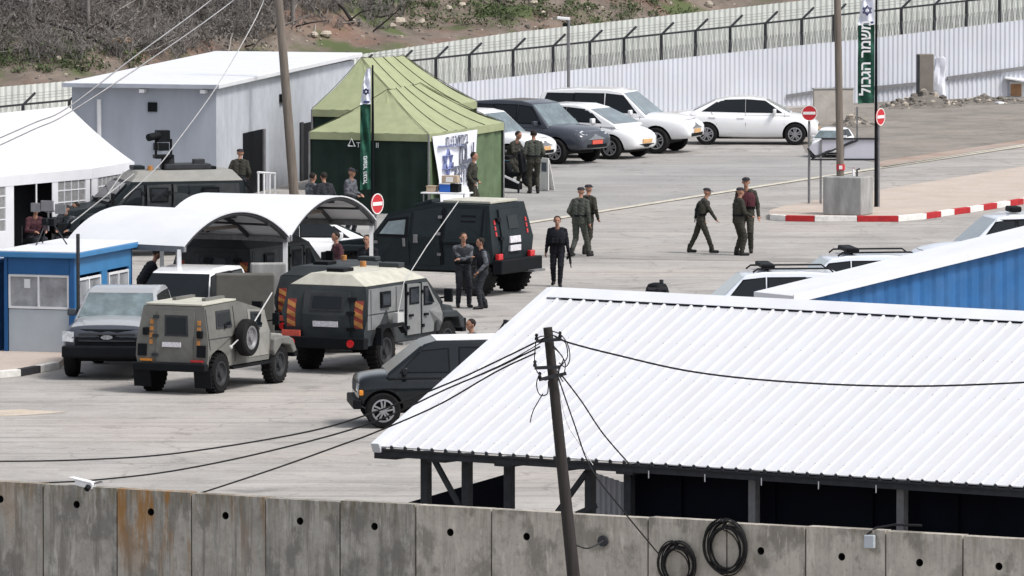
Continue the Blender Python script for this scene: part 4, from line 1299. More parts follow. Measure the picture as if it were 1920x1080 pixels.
for _ in range(330):
    px = rng.uniform(-60, 520)
    lim = 118 - max(0, px - 150) * .05
    py = rng.uniform(-60, lim) if px < 420 else rng.uniform(-60, 70)
    c = on_hill(px, py)
    twig_clump(br, c, rng.uniform(.5, 1.3), 15, 1.2)
for _ in range(90):
    px, py = rng.uniform(480, 760), rng.uniform(-50, 55)
    twig_clump(br, on_hill(px, py), rng.uniform(.3, .9), 12, 1.4)
struct(br.build('bare_brush', [M['twig'], M['bark']], recalc=False), 'stuff')
# dead leaves and low plants: small leaf faces
lf = MB()
def leafclump(mb, c, r, n, mi):
    for _ in range(n):
        p = c + V(rng.gauss(0, .5) * r, rng.gauss(0, .5) * r, abs(rng.gauss(0, .45)) * r)
        s_ = rng.uniform(.03, .075)
        a, b = V(rng.uniform(-1, 1), rng.uniform(-1, 1), rng.uniform(-1, 1)).normalized(), V(rng.uniform(-1, 1), rng.uniform(-1, 1), rng.uniform(-1, 1)).normalized()
        mb.add([p - a * s_, p + b * s_ * .6, p + a * s_, p - b * s_ * .6], [(0, 1, 2, 3)], mi)
lb_ = MB()
for _ in range(170):                            # long pale dead branches
    px, py = rng.uniform(-60, 700), rng.uniform(-60, 110)
    if px > 480: py = min(py, 60)
    c0_ = on_hill(px, py)
    a_ = rng.uniform(0, 6.283)
    l_ = rng.uniform(.6, 2.0)
    e_ = c0_ + V(math.cos(a_) * l_, math.sin(a_) * l_ * .6, rng.uniform(.1, .9))
    m_ = c0_.lerp(e_, .5) + V(0, 0, rng.uniform(-.1, .15))
    lb_.tube([c0_, m_, e_], [.03, .024, .01], 4, rng.choice((0, 0, 1)), cap=False)
struct(lb_.build('dead_branches', [M['bare_branch'], M['dark_pole']], recalc=False), 'stuff')
for _ in range(330):
    px, py = rng.uniform(-60, 520), rng.uniform(-60, 112)
    leafclump(lf, on_hill(px, py) + V(0, 0, rng.uniform(0, .4)), rng.uniform(.35, .8), 42, 0)
for _ in range(230):
    z = rng.random()
    if z < .6: px, py = rng.uniform(660, 1300), rng.uniform(-40, 40) 
    elif z < .8: px, py = rng.uniform(-20, 260), rng.uniform(100, 138)
    else: px, py = rng.uniform(680, 1200), rng.uniform(10, 58)
    leafclump(lf, on_hill(px, py), rng.uniform(.2, .6), 55, 1)
struct(lf.build('low_plants', [M['dry'], M['leaf']], recalc=False), 'stuff')

# separate bare trees
def bare_tree(px, py, h, lean, label):
    c = on_hill(px, py)
    root = thing('bare_tree', label, 'tree', c, 0, 'bare trees on the hillside')
    top = V(lean * h, rng.uniform(-.3, .3), h)
    tp = [V(0, 0, -.2), top * .35 + V(rng.uniform(-.06, .06), 0, 0), top * .7 + V(rng.uniform(-.08, .08), 0, 0), top]
    MB().tube(tp, [.085, .07, .05, .02], 8).build('trunk', M['bark'], root, smooth=60)
    cb = MB()
    for i in range(22):
        t = rng.uniform(.25, 1)
        p = V(0, 0, 0).lerp(top, t)
        a = rng.uniform(0, 6.283)
        L_ = h * .28 * (1.15 - t * .6)
        e = p + V(math.cos(a) * L_, math.sin(a) * L_, rng.uniform(.1, .8) * L_)
        mid = p.lerp(e, .5) + V(0, 0, rng.uniform(-.1, .1))
        cb.tube([p, mid, e], [.024, .016, .006], 4, cap=False)
        for _ in range(5):
            q = mid.lerp(e, rng.random())
            cb.tube([q, q + V(rng.uniform(-1, 1), rng.uniform(-1, 1), rng.uniform(-.4, .8)) * L_ * .4], [.009, .004], 3, cap=False)
    cb.build('crown', M['twig'], root, recalc=False)
for px, py, h, ln, lb in [(57, 62, 3.2, .0, 'bare grey tree at the far left of the hillside thicket'), (166, 66, 3.4, .02, 'bare grey tree behind the left end of the white-roofed building'),
        (240, 40, 2.2, -.12, 'slim bare tree leaning left above the cut log'), (268, 30, 2.6, .05, 'short bare tree right behind the leaning slim one'), (352, 45, 2.8, .03, 'bare tree in the brush above the middle of the white roof'),
        (468, 58, 2.6, -.03, 'bare tree just left of the leaning wooden pole'), (548, 46, 2.8, .02, 'bare tree just right of the leaning wooden pole'), (628, 22, 2.2, .04, 'bare tree farthest right on the slope, near the pale stones')]:
    bare_tree(px, py, h, ln, lb)
def log(a, b, r, label, m='bark'):
    A, B = on_hill(*a) + V(0, 0, .3), on_hill(*b) + V(0, 0, .12)
    tag(MB().tube([A, A.lerp(B, .5) + V(0, 0, .1), B], [r * .7, r, r], 8).build('fallen_log', M[m], smooth=60), label, 'log', 'fallen logs on the hillside')
log((62, 53), (212, 98), .07, 'long dark fallen trunk sloping down to the right on the far left slope', 'dark_pole')
log((178, 40), (236, 88), .055, 'short dark fallen trunk pointing at the orange cut wood', 'dark_pole')
log((628, 20), (662, 52), .06, 'dark fallen trunk near the pale stones above the tents', 'dark_pole')
log((905, 5), (945, 18), .06, 'short dark log at the top edge above the grey fence', 'dark_pole')
def rockpile(name, px, py, r, label, m='rock', n=1, cat='rock', c=None, group='stones lying on the hillside'):
    c = c or on_hill(px, py)
    mb = MB()
    for i in range(n):
        q = MB().ball((0, 0, 0), (1, 1, .7), 9)
        rr = r * rng.uniform(.6, 1)
        off = V(rng.uniform(-1, 1), rng.uniform(-.6, .6), 0) * r * (1.2 if n > 1 else 0)
        rr_ = [1 + rng.uniform(-.25, .25) for _ in q.v]
        mb.add([c + off + V(*v) * rr * f + V(0, 0, rr * .3) for v, f in zip(q.v, rr_)], q.f)
    return tag(mb.build(name, M[m]), label, cat, group)
rockpile('cut_wood', 236, 84, .32, 'orange cut wood heap in the brown brush on the slope', 'log', 3, 'wood pile', group=None)
for px, py, r, lb in [(748, 46, .3, 'large pale boulder on the slope directly above the green tent ridge'), (790, 46, .24, 'pale boulder just right of the largest one above the tent'), (735, 52, .18, 'small pale boulder left below the largest one above the tent'),
        (612, 68, .2, 'flat reddish stone at the foot of the slope beside the leaning pole'), (590, 70, .15, 'small tan stone at the slope foot right of the leaning pole'), (288, 50, .12, 'single small white stone in the dark brush'), (110, 115, .14, 'white stone in the green patch far left'),
        (865, 12, .2, 'tan stone at the top edge left of the street lamp'), (1000, 8, .2, 'grey stone at the top edge right above the barbed fence'), (1018, 28, .16, 'pale stone just left of the street lamp head'), (840, 20, .22, 'ochre stone on the slope left of the lamp'),
        (350, 92, .12, 'small pale stone above the white roof edge'), (1100, 20, .16, 'tan stone right of the street lamp on the slope'), (1330, 12, .2, 'brown stone high on the slope to the right')]:
    rockpile('boulder', px, py, r, lb)
# countless pebbles
pb = MB()
for _ in range(900):
    px, py = rng.uniform(-40, 1450), rng.uniform(-40, 150)
    q = on_hill(px, py)
    s_ = rng.uniform(.025, .09)
    pb.ball(q, (s_, s_, s_ * .7), 6, rng.choice((0, 0, 1)))
struct(pb.build('pebbles', [M['grey_rock'], M['rock']], recalc=False), 'stuff')

# ------------------------------------------------------------------ fences at the back
def corrugated(name, pts, m, pitch, amp, label, cat, top_extra=None):
    """pts: (x, y, zbottom, ztop) along the fence"""
    mb = MB()
    acc = []
    for a, b in zip(pts[:-1], pts[1:]):
        A, B = V(*a[:2], 0), V(*b[:2], 0)
        L = (B - A).length
        d = (B - A) / L
        nrm = V(-d.y, d.x, 0)
        n = max(2, int(L / pitch))
        for i in range(n):
            for f, o in ((0, -1), (.3, -1), (.5, 1), (.8, 1)):
                t = (i + f) / n
                p = A + d * L * t + nrm * o * amp
                acc.append((p.x, p.y, a[2] + (b[2] - a[2]) * t, a[3] + (b[3] - a[3]) * t))
    for x, y, z0, z1 in acc: mb.v += [(x, y, z0), (x, y, z1)]
    for i in range(len(acc) - 1): mb.f.append((2 * i, 2 * i + 2, 2 * i + 3, 2 * i + 1))
    mb.m = [0] * len(mb.f)
    o = mb.build(name, m, recalc=False)
    return tag(o, label, cat)
def fp(px, py, off, zb=None):
    p = W(px, py, pfY(px) + off)
    return p
def fpts(L, off, zbot):
    out = []
    for px, py in L:
        p = fp(px, py, off)
        out.append((p.x, p.y, zbot, p.z))
    return out
tops = [(-60, 169), (0, 163), (130, 152), (660, 104), (960, 61), (1440, 8), (1540, -3), (1920, -44), (2100, -64)]
corrugated('corrugated_fence', fpts(tops, 3.0, -.2), M['grey_sheet'], .24, .03, 'tall grey corrugated fence running below the hillside', 'fence')
ptops = [(700, 172), (860, 155), (960, 144), (1200, 117), (1440, 91), (1640, 71), (1920, 37), (2100, 16)]
corrugated('pale_corrugated_fence', fpts(ptops, 0, -.2), M['pale_blue'], .2, .022, 'pale blue white corrugated fence behind the parked cars', 'fence')
# kick rail of the pale fence: the dark rail line near its foot on the right
rb = thing('fence_rail', 'grey sloping rail along the foot of the pale fence', 'rail', W(1480, 181, pfY(1480) - .12))
o0 = rb.location.copy()
for a, b in (((1475, 181), (1570, 166)), ((1640, 165), (1722, 157)), ((1776, 147), (1925, 127)), ((1925, 127), (2100, 103))):
    A, B = W(*a, pfY(a[0]) - .12) - o0, W(*b, pfY(b[0]) - .12) - o0
    MB().bar(A, B, .05, .12).build('rail_length', M['grey_steel'], rb)
# security fence with cranked arms in front of the grey one
sec = thing('barbed_fence', 'dark steel post fence with cranked arms and wire in front of the grey fence', 'fence', W(660, 200, pfY(660) + 1.5))
s0 = sec.location.copy()
def railY(px): return np.interp(px, [-60, 0, 130, 660, 960, 1000, 1440, 1920, 2100], [209, 202, 190, 128, 96, 92, 45, -8, -28])
prev = None
pxs = [-28, 43, 130, 675, 750, 817, 880, 962, 1037, 1106, 1170, 1240, 1304, 1369, 1435, 1503, 1563, 1690, 1752, 1812, 1874, 1936]
for px in pxs:
    Y = pfY(px) + 1.5
    T = W(px, railY(px) - 4, Y) - s0
    B = V(T.x, T.y, -s0.z - .2)
    tip = W(px + 23, railY(px) - 24, Y + .25) - s0
    MB().bar(B, T, .1, .1).bar(T - V(0, 0, .05), tip, .06, .06).build('post', M['steel'], sec)
    for k, (f) in enumerate((.35, .65, .97)):
        pass
    if prev is not None and px - prev[0] < 130:
        MB().bar(prev[1] - V(0, 0, .03), T - V(0, 0, .03), .05, .06).build('top_rail', M['steel'], sec)
        wm = MB()
        for f in (.4, .7, .98): wm.tube([prev[1].lerp(prev[2], f), T.lerp(tip, f)], .006, 4)
        A, Bq = prev[1], T
        zt0, zt1 = A.z, Bq.z
        for i in range(12):                       # chain wire, vertical and slanting strands
            t = i / 12
            p = A.lerp(Bq, t)
            wm.tube([p - V(0, 0, .05), A.lerp(Bq, min(1, t + .25)) - V(0, 0, 1.9)], .0035, 3, cap=False)
            wm.tube([p - V(0, 0, .05), A.lerp(Bq, max(0, t - .25)) - V(0, 0, 1.9)], .0035, 3, cap=False)
        wm.build('wire', M['grey_steel'], sec, recalc=False)
    prev = (px, T, tip)
# razor coil lying along the top of the pale fence
hp_ = []
def ptopY(px): return np.interp(px, [p[0] for p in ptops], [p[1] for p in ptops])
for i in range(2600):
    px = 870 + i * (2000 - 870) / 2600
    c = W(px, ptopY(px) - 12, pfY(px) + .7)
    a = i * .5
    hp_.append(c + V(.0, math.cos(a) * .22, math.sin(a) * .22))
tag(MB().tube(hp_, .007, 3, cap=False).build('razor_wire', M['grey_steel'], recalc=False), 'coiled razor wire above the pale fence top', 'razor wire')
# ================================================================== CONCRETE WALL
WZ = 2.8
wa, wb2 = G(0, 905, WZ), G(1920, 1010, WZ)
wd = (wb2 - wa).normalized()
wn = V(-wd.y, wd.x, 0)                        # away from the camera
def wall_at(px):
    k = (px - 960) / F / cT                   # x = k' * depth along the ray; solve x = u*t
    # ray direction in plan for the column, taken at the wall-top row
    py = 905 + px * 105 / 1920
    d = ray(px, py)
    # intersect plan line wa + s*wd with plan ray t*(d.x, d.y)
    den = d.x * wd.y - d.y * wd.x
    s = (wa.y * d.x - wa.x * d.y) / (wd.x * d.y - wd.y * d.x)
    return s
bx = [-62, 80, 219, 358, 498, 638, 780, 922, 1068, 1215, 1363, 1510, 1660, 1805, 1952]
holes = [0, 143, 283, 422, 563, 703, 845, 988, 1132, None, 1427, 1578, 1724, 1873]
holey = [936, 946, 960, 967, 977, 987, 998, 1006, 1014, None, 1033, 1044, 1055, 1062]
plabels = ['leftmost concrete wall panel with dark slanting stains', 'grey concrete wall panel under the white surveillance camera', 'concrete wall panel with wide orange rust runs from its top',
    'concrete wall panel between the rust streaked one and the one under the cable end', 'grey concrete wall panel under the cable that dips behind the wall', 'plain grey concrete wall panel just left of the first shed post',
    'concrete wall panel with dark blotches below the dark ramp', 'pale concrete wall panel just left of the tarred pole', 'concrete wall panel behind the tarred pole with a pipe mouth', 'concrete wall panel carrying the lower cable coil',
    'concrete wall panel carrying the larger upper cable coil', 'clean pale concrete wall panel with the small grey box on top', 'pale concrete wall panel second from the right edge', 'concrete wall panel at the right edge of the picture']
for i in range(14):
    s0_, s1_ = wall_at(bx[i]) + .014, wall_at(bx[i + 1]) - .014
    c = wa + wd * ((s0_ + s1_) / 2)
    c.z = 0
    rust = {2: .85, 3: .3, 0: .25}.get(i, .0)
    light = i >= 6
    pm = streak_mat('wall_concrete', (.37, .355, .325) if not light else (.47, .435, .385), (.27, .255, .23) if not light else (.38, .35, .31), (.12, .112, .10) if not light else (.22, .20, .175), i + 1.0, rust, .75 if not light else .4)
    root = thing('wall_panel', plabels[i], 'concrete panel', c + wn * rng.uniform(-.012, .012), math.atan2(wd.y, wd.x), 'panels of the concrete wall')
    hw_, hh_ = (s1_ - s0_) / 2, WZ + rng.uniform(-.015, .015)
    mb = MB()
    th_ = .22
    if holes[i] is not None:
        hxp = wall_at(holes[i]) - (s0_ + s1_) / 2
        pc = W(holes[i], holey[i], (wa + wd * wall_at(holes[i])).y)
        hz_ = pc.z
        hr = .06
        angs = sorted([2 * math.pi * k / 24 for k in range(24)] + [math.atan2(zz - hz_, xx - hxp) % (2 * math.pi) for xx in (-hw_, hw_) for zz in (0, hh_)])
        n = len(angs)
        for a in angs:
            ca, sa = math.cos(a), math.sin(a)
            t = min((hw_ - hxp) / ca if ca > 1e-9 else 1e9, (-hw_ - hxp) / ca if ca < -1e-9 else 1e9, (hh_ - hz_) / sa if sa > 1e-9 else 1e9, -hz_ / sa if sa < -1e-9 else 1e9)
            mb.v.append((hxp + ca * t, 0, hz_ + sa * t))
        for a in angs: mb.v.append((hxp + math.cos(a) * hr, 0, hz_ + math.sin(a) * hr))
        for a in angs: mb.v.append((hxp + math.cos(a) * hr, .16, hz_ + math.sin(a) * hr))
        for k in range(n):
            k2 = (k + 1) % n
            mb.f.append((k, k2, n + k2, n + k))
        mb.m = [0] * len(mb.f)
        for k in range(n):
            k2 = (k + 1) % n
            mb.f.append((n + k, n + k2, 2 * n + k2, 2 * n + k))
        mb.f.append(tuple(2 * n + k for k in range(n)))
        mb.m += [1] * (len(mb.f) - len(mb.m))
    else:
        mb.quad(V(-hw_, 0, 0), V(hw_, 0, 0), V(hw_, 0, hh_), V(-hw_, 0, hh_))
    mb.quad(V(-hw_, 0, hh_), V(hw_, 0, hh_), V(hw_, th_, hh_), V(-hw_, th_, hh_))
    mb.quad(V(-hw_, th_, hh_), V(hw_, th_, hh_), V(hw_, th_, 0), V(-hw_, th_, 0))
    mb.quad(V(-hw_, 0, 0), V(-hw_, 0, hh_), V(-hw_, th_, hh_), V(-hw_, th_, 0))
    mb.quad(V(hw_, 0, 0), V(hw_, 0, hh_), V(hw_, th_, hh_), V(hw_, th_, 0))
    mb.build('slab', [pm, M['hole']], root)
    if i == 8:
        q = MB().cyl((hxp, -.05, hz_), (hxp, .1, hz_), .085, n=14)
        q.build('pipe_mouth', M['steel'], root, smooth=40)
def on_wall(px, py, off=.06):
    p = wa + wd * wall_at(px)
    q = W(px, py, p.y)
    return q - wn * off
# camera, box and coils on the wall
c = on_wall(157, 905, -.05)
cr = thing('surveillance_camera', 'white surveillance camera lying on top of the concrete wall', 'camera', V(c.x, c.y, WZ), math.atan2(wd.y, wd.x))
MB().box((0, 0, .045), (.34, .12, .1), Matrix.Rotation(.16, 3, 'Y')).build('housing', M['white_metal'], cr, .02)
MB().box((-.06, -.0, .11), (.42, .15, .02), Matrix.Rotation(.16, 3, 'Y')).build('sun_shield', M['white_metal'], cr, .006)
MB().cyl((.12, -.1, .02), (.12, -.16, -.02), .045, n=12).build('lens', M['black'], cr)
MB().bar((.16, 0, .06), (.3, .02, .1), .03).build('bracket', M['grey_steel'], cr)
c = on_wall(1633, 1015, .04)
jb = thing('junction_box', 'small pale grey junction box hung on the wall top', 'box', c, math.atan2(wd.y, wd.x))
MB().box((0, 0, 0), (.17, .07, .2)).build('case', M['booth_grey'], jb, .012)
MB().tube([(-.05, .0, .1), (.05, .1, .2), (.35, .15, .26), (.8, .16, .27)], .018, 6).build('cable_tail', M['cable'], jb)
def coil(px, py, rw, rh, n, label, seed):
    rr = random.Random(seed)
    c = on_wall(px, py, .05)
    pts = []
    k = 40
    for i in range(n * k):
        a = 2 * math.pi * i / k
        t = int(i / k)
        f = 1 + .16 * math.sin(t * 2.4) + .05 * math.sin(a * 2 + t)
        pts.append(c + wd * (math.sin(a) * rw * f + .03 * math.sin(t * 1.7)) + V(0, 0, math.cos(a) * rh * f + .03 * math.cos(t * 2.2)) - wn * (.012 * (t % 6) + .01))
    return tag(MB().tube(pts, .011, 5).build('cable_coil', M['cable'], smooth=60), label, 'cable coil', 'coils of black cable on the wall')
coil(1275, 1058, .27, .30, 14, 'lower coil of black cable at the bottom edge of the wall', 1)
coil(1366, 1026, .31, .36, 16, 'larger coil of black cable hanging from the wall top', 2)
# wall drain pipe stains are part of the slab material

# ================================================================== WHITE ROOFED SHED
EZ = 3.4
E0 = G(705, 838, EZ)
E1 = G(1920, 915, EZ)
ed = (E1 - E0).normalized()
en = V(-ed.y, ed.x, 0)
Ltot = (E1 - E0).length + 2.6
best = None
for i in range(200, 1400):
    Lr = i * .01
    p = E0 + en * Lr
    u = (1035 - 960) / F
    zz = W(1035, 545, p.y)
    if best is None or abs(zz.x - p.x) < best[0]: best = (abs(zz.x - p.x), Lr, zz.z)
_, RL, RZ = best
rise = RZ - EZ
shed = thing('metal_shed', 'long open shed with white ribbed metal roof behind the concrete wall', 'shed', (E0.x, E0.y, 0), math.atan2(ed.y, ed.x))
sl_ = V(0, RL, rise).normalized()
sn = V(0, -sl_.z, sl_.y)
slen = math.hypot(RL, rise)
rf = MB()
P0 = V(0, 0, EZ)
rf.hexa([P0, P0 + V(Ltot, 0, 0), P0 + V(Ltot, 0, 0) + sl_ * slen, P0 + sl_ * slen] + [q + sn * .02 for q in (P0, P0 + V(Ltot, 0, 0), P0 + V(Ltot, 0, 0) + sl_ * slen, P0 + sl_ * slen)])
pitch = .262
nr = int(Ltot / pitch)
for i in range(nr + 1):
    x = .06 + i * pitch
    a = P0 + V(x, -.012, 0) + sn * .019
    b = P0 + V(x, 0, 0) + sl_ * (slen - .02) + sn * .019
    wv, tv = .034, .014
    rf.add([a + V(-wv, 0, 0), a + V(wv, 0, 0), a + V(tv, 0, 0) + sn * .03, a + V(-tv, 0, 0) + sn * .03, b + V(-wv, 0, 0), b + V(wv, 0, 0), b + V(tv, 0, 0) + sn * .03, b + V(-tv, 0, 0) + sn * .03],
           [(0, 1, 2, 3), (4, 7, 6, 5), (0, 4, 5, 1), (1, 5, 6, 2), (2, 6, 7, 3), (3, 7, 4, 0)])
for i in range(0, nr + 1):                     # fixing screws on every rib
    for k in range(5):
        q = P0 + V(.06 + i * pitch, 0, 0) + sl_ * (.25 + k * (slen - .7) / 4) + sn * .052
        rf.box(q, (.022, .022, .012))
rf.build('roof', M['shed_roof'], shed)
# far slope, dropping away on the other side
bk = MB()
Rg = P0 + sl_ * slen
bk.hexa([Rg + V(0, .005, 0), Rg + V(Ltot, .005, 0), Rg + V(Ltot, RL * .8, -rise * .8), Rg + V(0, RL * .8, -rise * .8)] + [q + V(0, .0, .02) for q in (Rg + V(0, .005, 0), Rg + V(Ltot, .005, 0), Rg + V(Ltot, RL * .8, -rise * .8), Rg + V(0, RL * .8, -rise * .8))])
bk.build('back_roof', M['white_roof'], shed)
cap = MB()
for sg in (-1, 1):
    d = -sl_ if sg < 0 else V(0, RL, -rise).normalized()
    nn_ = sn if sg < 0 else V(0, rise, RL).normalized()
    q0 = Rg + V(-.03, 0, .052)
    cap.hexa([q0, q0 + V(Ltot, 0, 0), q0 + V(Ltot, 0, 0) + d * .34, q0 + d * .34] + [q + V(0, 0, .012) for q in (q0, q0 + V(Ltot, 0, 0), q0 + V(Ltot, 0, 0) + d * .34, q0 + d * .34)])
cap.build('ridge_cap', M['white_roof'], shed)
MB().hexa([Rg + V(.4, -.3, -.115), Rg + V(Ltot, -.3, -.115), Rg + V(Ltot, -.05, -.01), Rg + V(.4, -.05, -.01)] + [q + sn * .036 for q in (Rg + V(.4, -.3, -.115), Rg + V(Ltot, -.3, -.115), Rg + V(Ltot, -.05, -.01), Rg + V(.4, -.05, -.01))]).build('ridge_gap_shade', M['shed_dark'], shed)  # dark strip painted as the shade in the gaps under the cap
# barge trim along the left rake
a = P0 + V(-.05, -.02, -.09)
b = Rg + V(-.05, 0, -.09)
MB().hexa([a, a + V(.16, 0, 0), b + V(.16, 0, 0), b] + [q + sn * .165 for q in (a, a + V(.16, 0, 0), b + V(.16, 0, 0), b)]).build('barge_trim', M['white_roof'], shed, .01)
def shed_local(px, py, back):
    """point in the shed's own frame on the vertical plane 'back' metres behind the eave"""
    q0 = E0 + en * back
    d = ray(px, py)
    s = ((q0.x) * d.y - (q0.y) * d.x) / (ed.y * d.x - ed.x * d.y)
    p = q0 + ed * s
    z = W(px, py, p.y).z
    return V(s, back, z)
MB().bar((0, .06, EZ - .1), (Ltot, .06, EZ - .1), .07, .1).build('eave_beam', M['steel'], shed)
cl = MB()
for i in range(nr + 1): cl.box((.06 + i * pitch, -.02, EZ + .0), (.05, .03, .06))
cl.bar((0, .0, EZ - .035), (Ltot, .0, EZ - .035), .02, .03)
cl.build('rib_ends', M['steel'], shed)
for px in (799, 876, 955, 1107, 1180, 1414, 1692):
    p = shed_local(px, 900, .35)
    MB().box((p.x, .35, (EZ - .05) / 2), (.13, .13, EZ - .05)).build('post', M['grey_steel' if px > 1400 else 'steel'], shed)
for x0, x1 in ((705, 745), (805, 838), (930, 962), (1050, 1070), (1158, 1190)):
    p, q = shed_local(x0, 845, .1), shed_local(x1, 845, .1)
    MB().box(((p.x + q.x) / 2, .3, EZ - .13), (q.x - p.x, .5, .12)).build('rafter', M['steel'], shed)
for a, b in (((812, 858), (872, 968)), ((1100, 885), (1040, 968)), ((1062, 972), (1118, 948))):
    MB().bar(shed_local(*a, .3), shed_local(*b, .3), .06, .08).build('brace', M['steel'], shed)
p = shed_local(1190, 900, .5)
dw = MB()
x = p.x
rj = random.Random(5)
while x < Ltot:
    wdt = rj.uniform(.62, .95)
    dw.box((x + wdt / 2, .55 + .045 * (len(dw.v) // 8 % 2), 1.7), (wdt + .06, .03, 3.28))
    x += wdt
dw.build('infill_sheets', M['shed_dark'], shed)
for k in range(5):
    x = p.x + .6 + k * 1.05
    MB().bar((x, .0, EZ - .22), (x, .0, EZ - .1), .012).build('gutter_hook', M['white_metal'], shed)
# dark ramp side panel seen between the posts
a, b, c_, d_ = shed_local(755, 945, 1.6), shed_local(945, 890, 1.6), shed_local(945, 985, 1.6), shed_local(755, 985, 1.6)
o = MB().prism([shed.matrix_basis @ q for q in (a, b, V(b.x, b.y, 0), V(a.x, a.y, 0))], en * .12).build('ramp_panel', M['shed_dark'])
tag(o, 'black wedge shaped ramp panel between the first shed posts', 'ramp panel')
a, b = shed_local(1112, 885, 2.2), shed_local(1172, 905, 2.2)
A, B = shed.matrix_basis @ a, shed.matrix_basis @ b
corrugated('metal_screen', [(A.x, A.y, 0, A.z), (B.x, B.y, 0, B.z), (B.x + ed.x, B.y + ed.y, 0, B.z - .15)], M['pale_blue'], .09, .015, 'small pale corrugated screen seen behind the shed posts', 'screen')

# ================================================================== BLUE SHED ON THE RIGHT
Bp = W(1500, 562, 175)
bu, bv = V(.82, .572, 0).normalized(), V(-.572, .82, 0).normalized()
pitchb = (W(1920, 468, Bp.y + 3.0).z - Bp.z)
bs = thing('blue_shed', 'blue sheet clad building with sloping white roof at the right edge', 'building', (Bp.x, Bp.y, 0), math.atan2(bu.y, bu.x))
tslope = .155
BL = 9.0
z0 = Bp.z
g = MB()
n = int(BL / .28)
acc = []
for i in range(n):
    for f, o_ in ((0, 0), (.08, -.03), (.2, -.03), (.28, 0)):
        x = (i + f) * .28 * 1.0
        x = i * .28 + f
        acc.append((x + .1, .12 + o_))
mb = MB()
for x, y in acc: mb.v += [(x, y, 0), (x, y, z0 + x * tslope - .04)]
for i in range(len(acc) - 1): mb.f.append((2 * i, 2 * i + 2, 2 * i + 3, 2 * i + 1))
mb.m = [0] * len(mb.f)
mb.build('gable_wall', M['shed_blue'], bs, recalc=False)
MB().box((.14, .68, z0 / 2 - .1), (.06, 1.0, z0 - .2)).build('side_wall', M['shed_blue'], bs)
r_ = MB()
a = [V(-.15, 0, z0 - .02), V(BL, 0, z0 + BL * tslope), V(BL, 1.25, z0 + BL * tslope), V(-.15, 1.25, z0 - .02)]
r_.hexa(a + [q + V(0, 0, .1) for q in a])
r_.build('roof', M['white_roof'], bs, .01)
MB().hexa([V(-.16, -.03, z0 - .06), V(BL, -.03, z0 + BL * tslope - .04), V(BL, -.002, z0 + BL * tslope - .04), V(-.16, -.002, z0 - .06)] + [V(-.16, -.03, z0 + .1), V(BL, -.03, z0 + BL * tslope + .12), V(BL, -.002, z0 + BL * tslope + .12), V(-.16, -.002, z0 + .1)]).build('fascia', M['white_metal'], bs)

# ================================================================== GREY BUILDING WITH WHITE ROOF
BD = 262.0
s_c = F / BD
bz = W(405, 165, BD).z
bc = W(405, 165, BD)
yawb = -math.atan2(3.62, 16.0)
bld = thing('flat_building', 'grey plastered building with overhanging flat white roof', 'building', (bc.x, bc.y, 0), yawb)
Wx, Wy = 4.15, 16.2
wl = MB()
wl.quad(V(-Wx, 0, 0), V(.003, 0, 0), V(.003, 0, bz), V(-Wx, 0, bz))
wl.quad(V(-Wx, 0, 0), V(-Wx, Wy, 0), V(-Wx, Wy, bz), V(-Wx, 0, bz))
wl.quad(V(-Wx, Wy, 0), V(0, Wy, 0), V(0, Wy, bz), V(-Wx, Wy, bz))
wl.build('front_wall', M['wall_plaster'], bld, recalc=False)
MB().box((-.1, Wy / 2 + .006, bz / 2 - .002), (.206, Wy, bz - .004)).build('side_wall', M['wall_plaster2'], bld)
r_ = MB()
zf = bz - .01
rr_ = [V(-Wx - .15, -.35, zf), V(.18, -.35, zf), V(.18, Wy + .3, zf + .08), V(-Wx - .15, Wy + .3, zf + .08)]
r_.hexa(rr_ + [q + V(0, 0, .13) for q in rr_])
r_.build('roof', M['white_roof'], bld, .02)
MB().box((-Wx / 2, -.375, zf + .06), (Wx + .36, .03, .11)).build('front_gutter', M['wall_plaster'], bld)
for x in (-2.05, -.3):
    MB().box((x, -.2, zf - .08), (.14, .3, .1)).build('roof_bracket', M['white_metal'], bld)
MB().cyl((-3.35, -.06, .8), (-3.35, -.06, bz - .35), .065, n=10).build('downpipe', M['white_metal'], bld)
MB().box((-1.82, -.02, bz - .55), (.26, .06, .26)).build('window', M['black'], bld)
MB().box((-1.66, -.02, bz - 1.65), (.26, .06, .2)).build('vent', M['black'], bld)
def bside(px, py):
    """along-wall distance on the right wall for a pixel column"""
    d = ray(px, py)
    ax = V(-math.sin(yawb), math.cos(yawb), 0)
    s = (bc.x * d.y - bc.y * d.x) / (ax.y * d.x - ax.x * d.y)
    return s, W(px, py, bc.y + ax.y * s).z
y0_, zt_ = bside(455, 250)
y1_, _ = bside(490, 250)
MB().box((.012, (y0_ + y1_) / 2, zt_ / 2), (.05, y1_ - y0_, zt_)).build('doorway', M['black'], bld)
MB().box((.05, y1_ + .1, zt_ / 2), (.06, .2, zt_)).build('door_frame', M['grey_steel'], bld)
y0_, zt_ = bside(566, 232)
y1_, _ = bside(602, 232)
MB().box((.012, (y0_ + y1_) / 2, zt_ / 2), (.05, y1_ - y0_, zt_)).build('doorway', M['black'], bld)
MB().box((.03, y0_ - .15, zt_ / 2), (.05, .3, zt_ + .1)).build('door_frame', M['steel'], bld)
yl, zl = bside(527, 183)
MB().box((.06, yl, zl), (.12, .5, .22)).build('wall_lamp', M['black'], bld, .02)
# white tubular railing beside the doorway
q = G(500, 396)
rl = thing('railing', 'short white tubular railing beside the building doorway', 'railing', q, R(75))
for y in (-.8, -.25, .3, .8):
    MB().cyl((y, 0, 0), (y, 0, 1.05 - .08 * y), .03, n=8).build('baluster', M['white_metal'], rl)
MB().cyl((-.85, 0, 1.12), (.85, 0, .98), .03, n=8).build('handrail', M['white_metal'], rl)

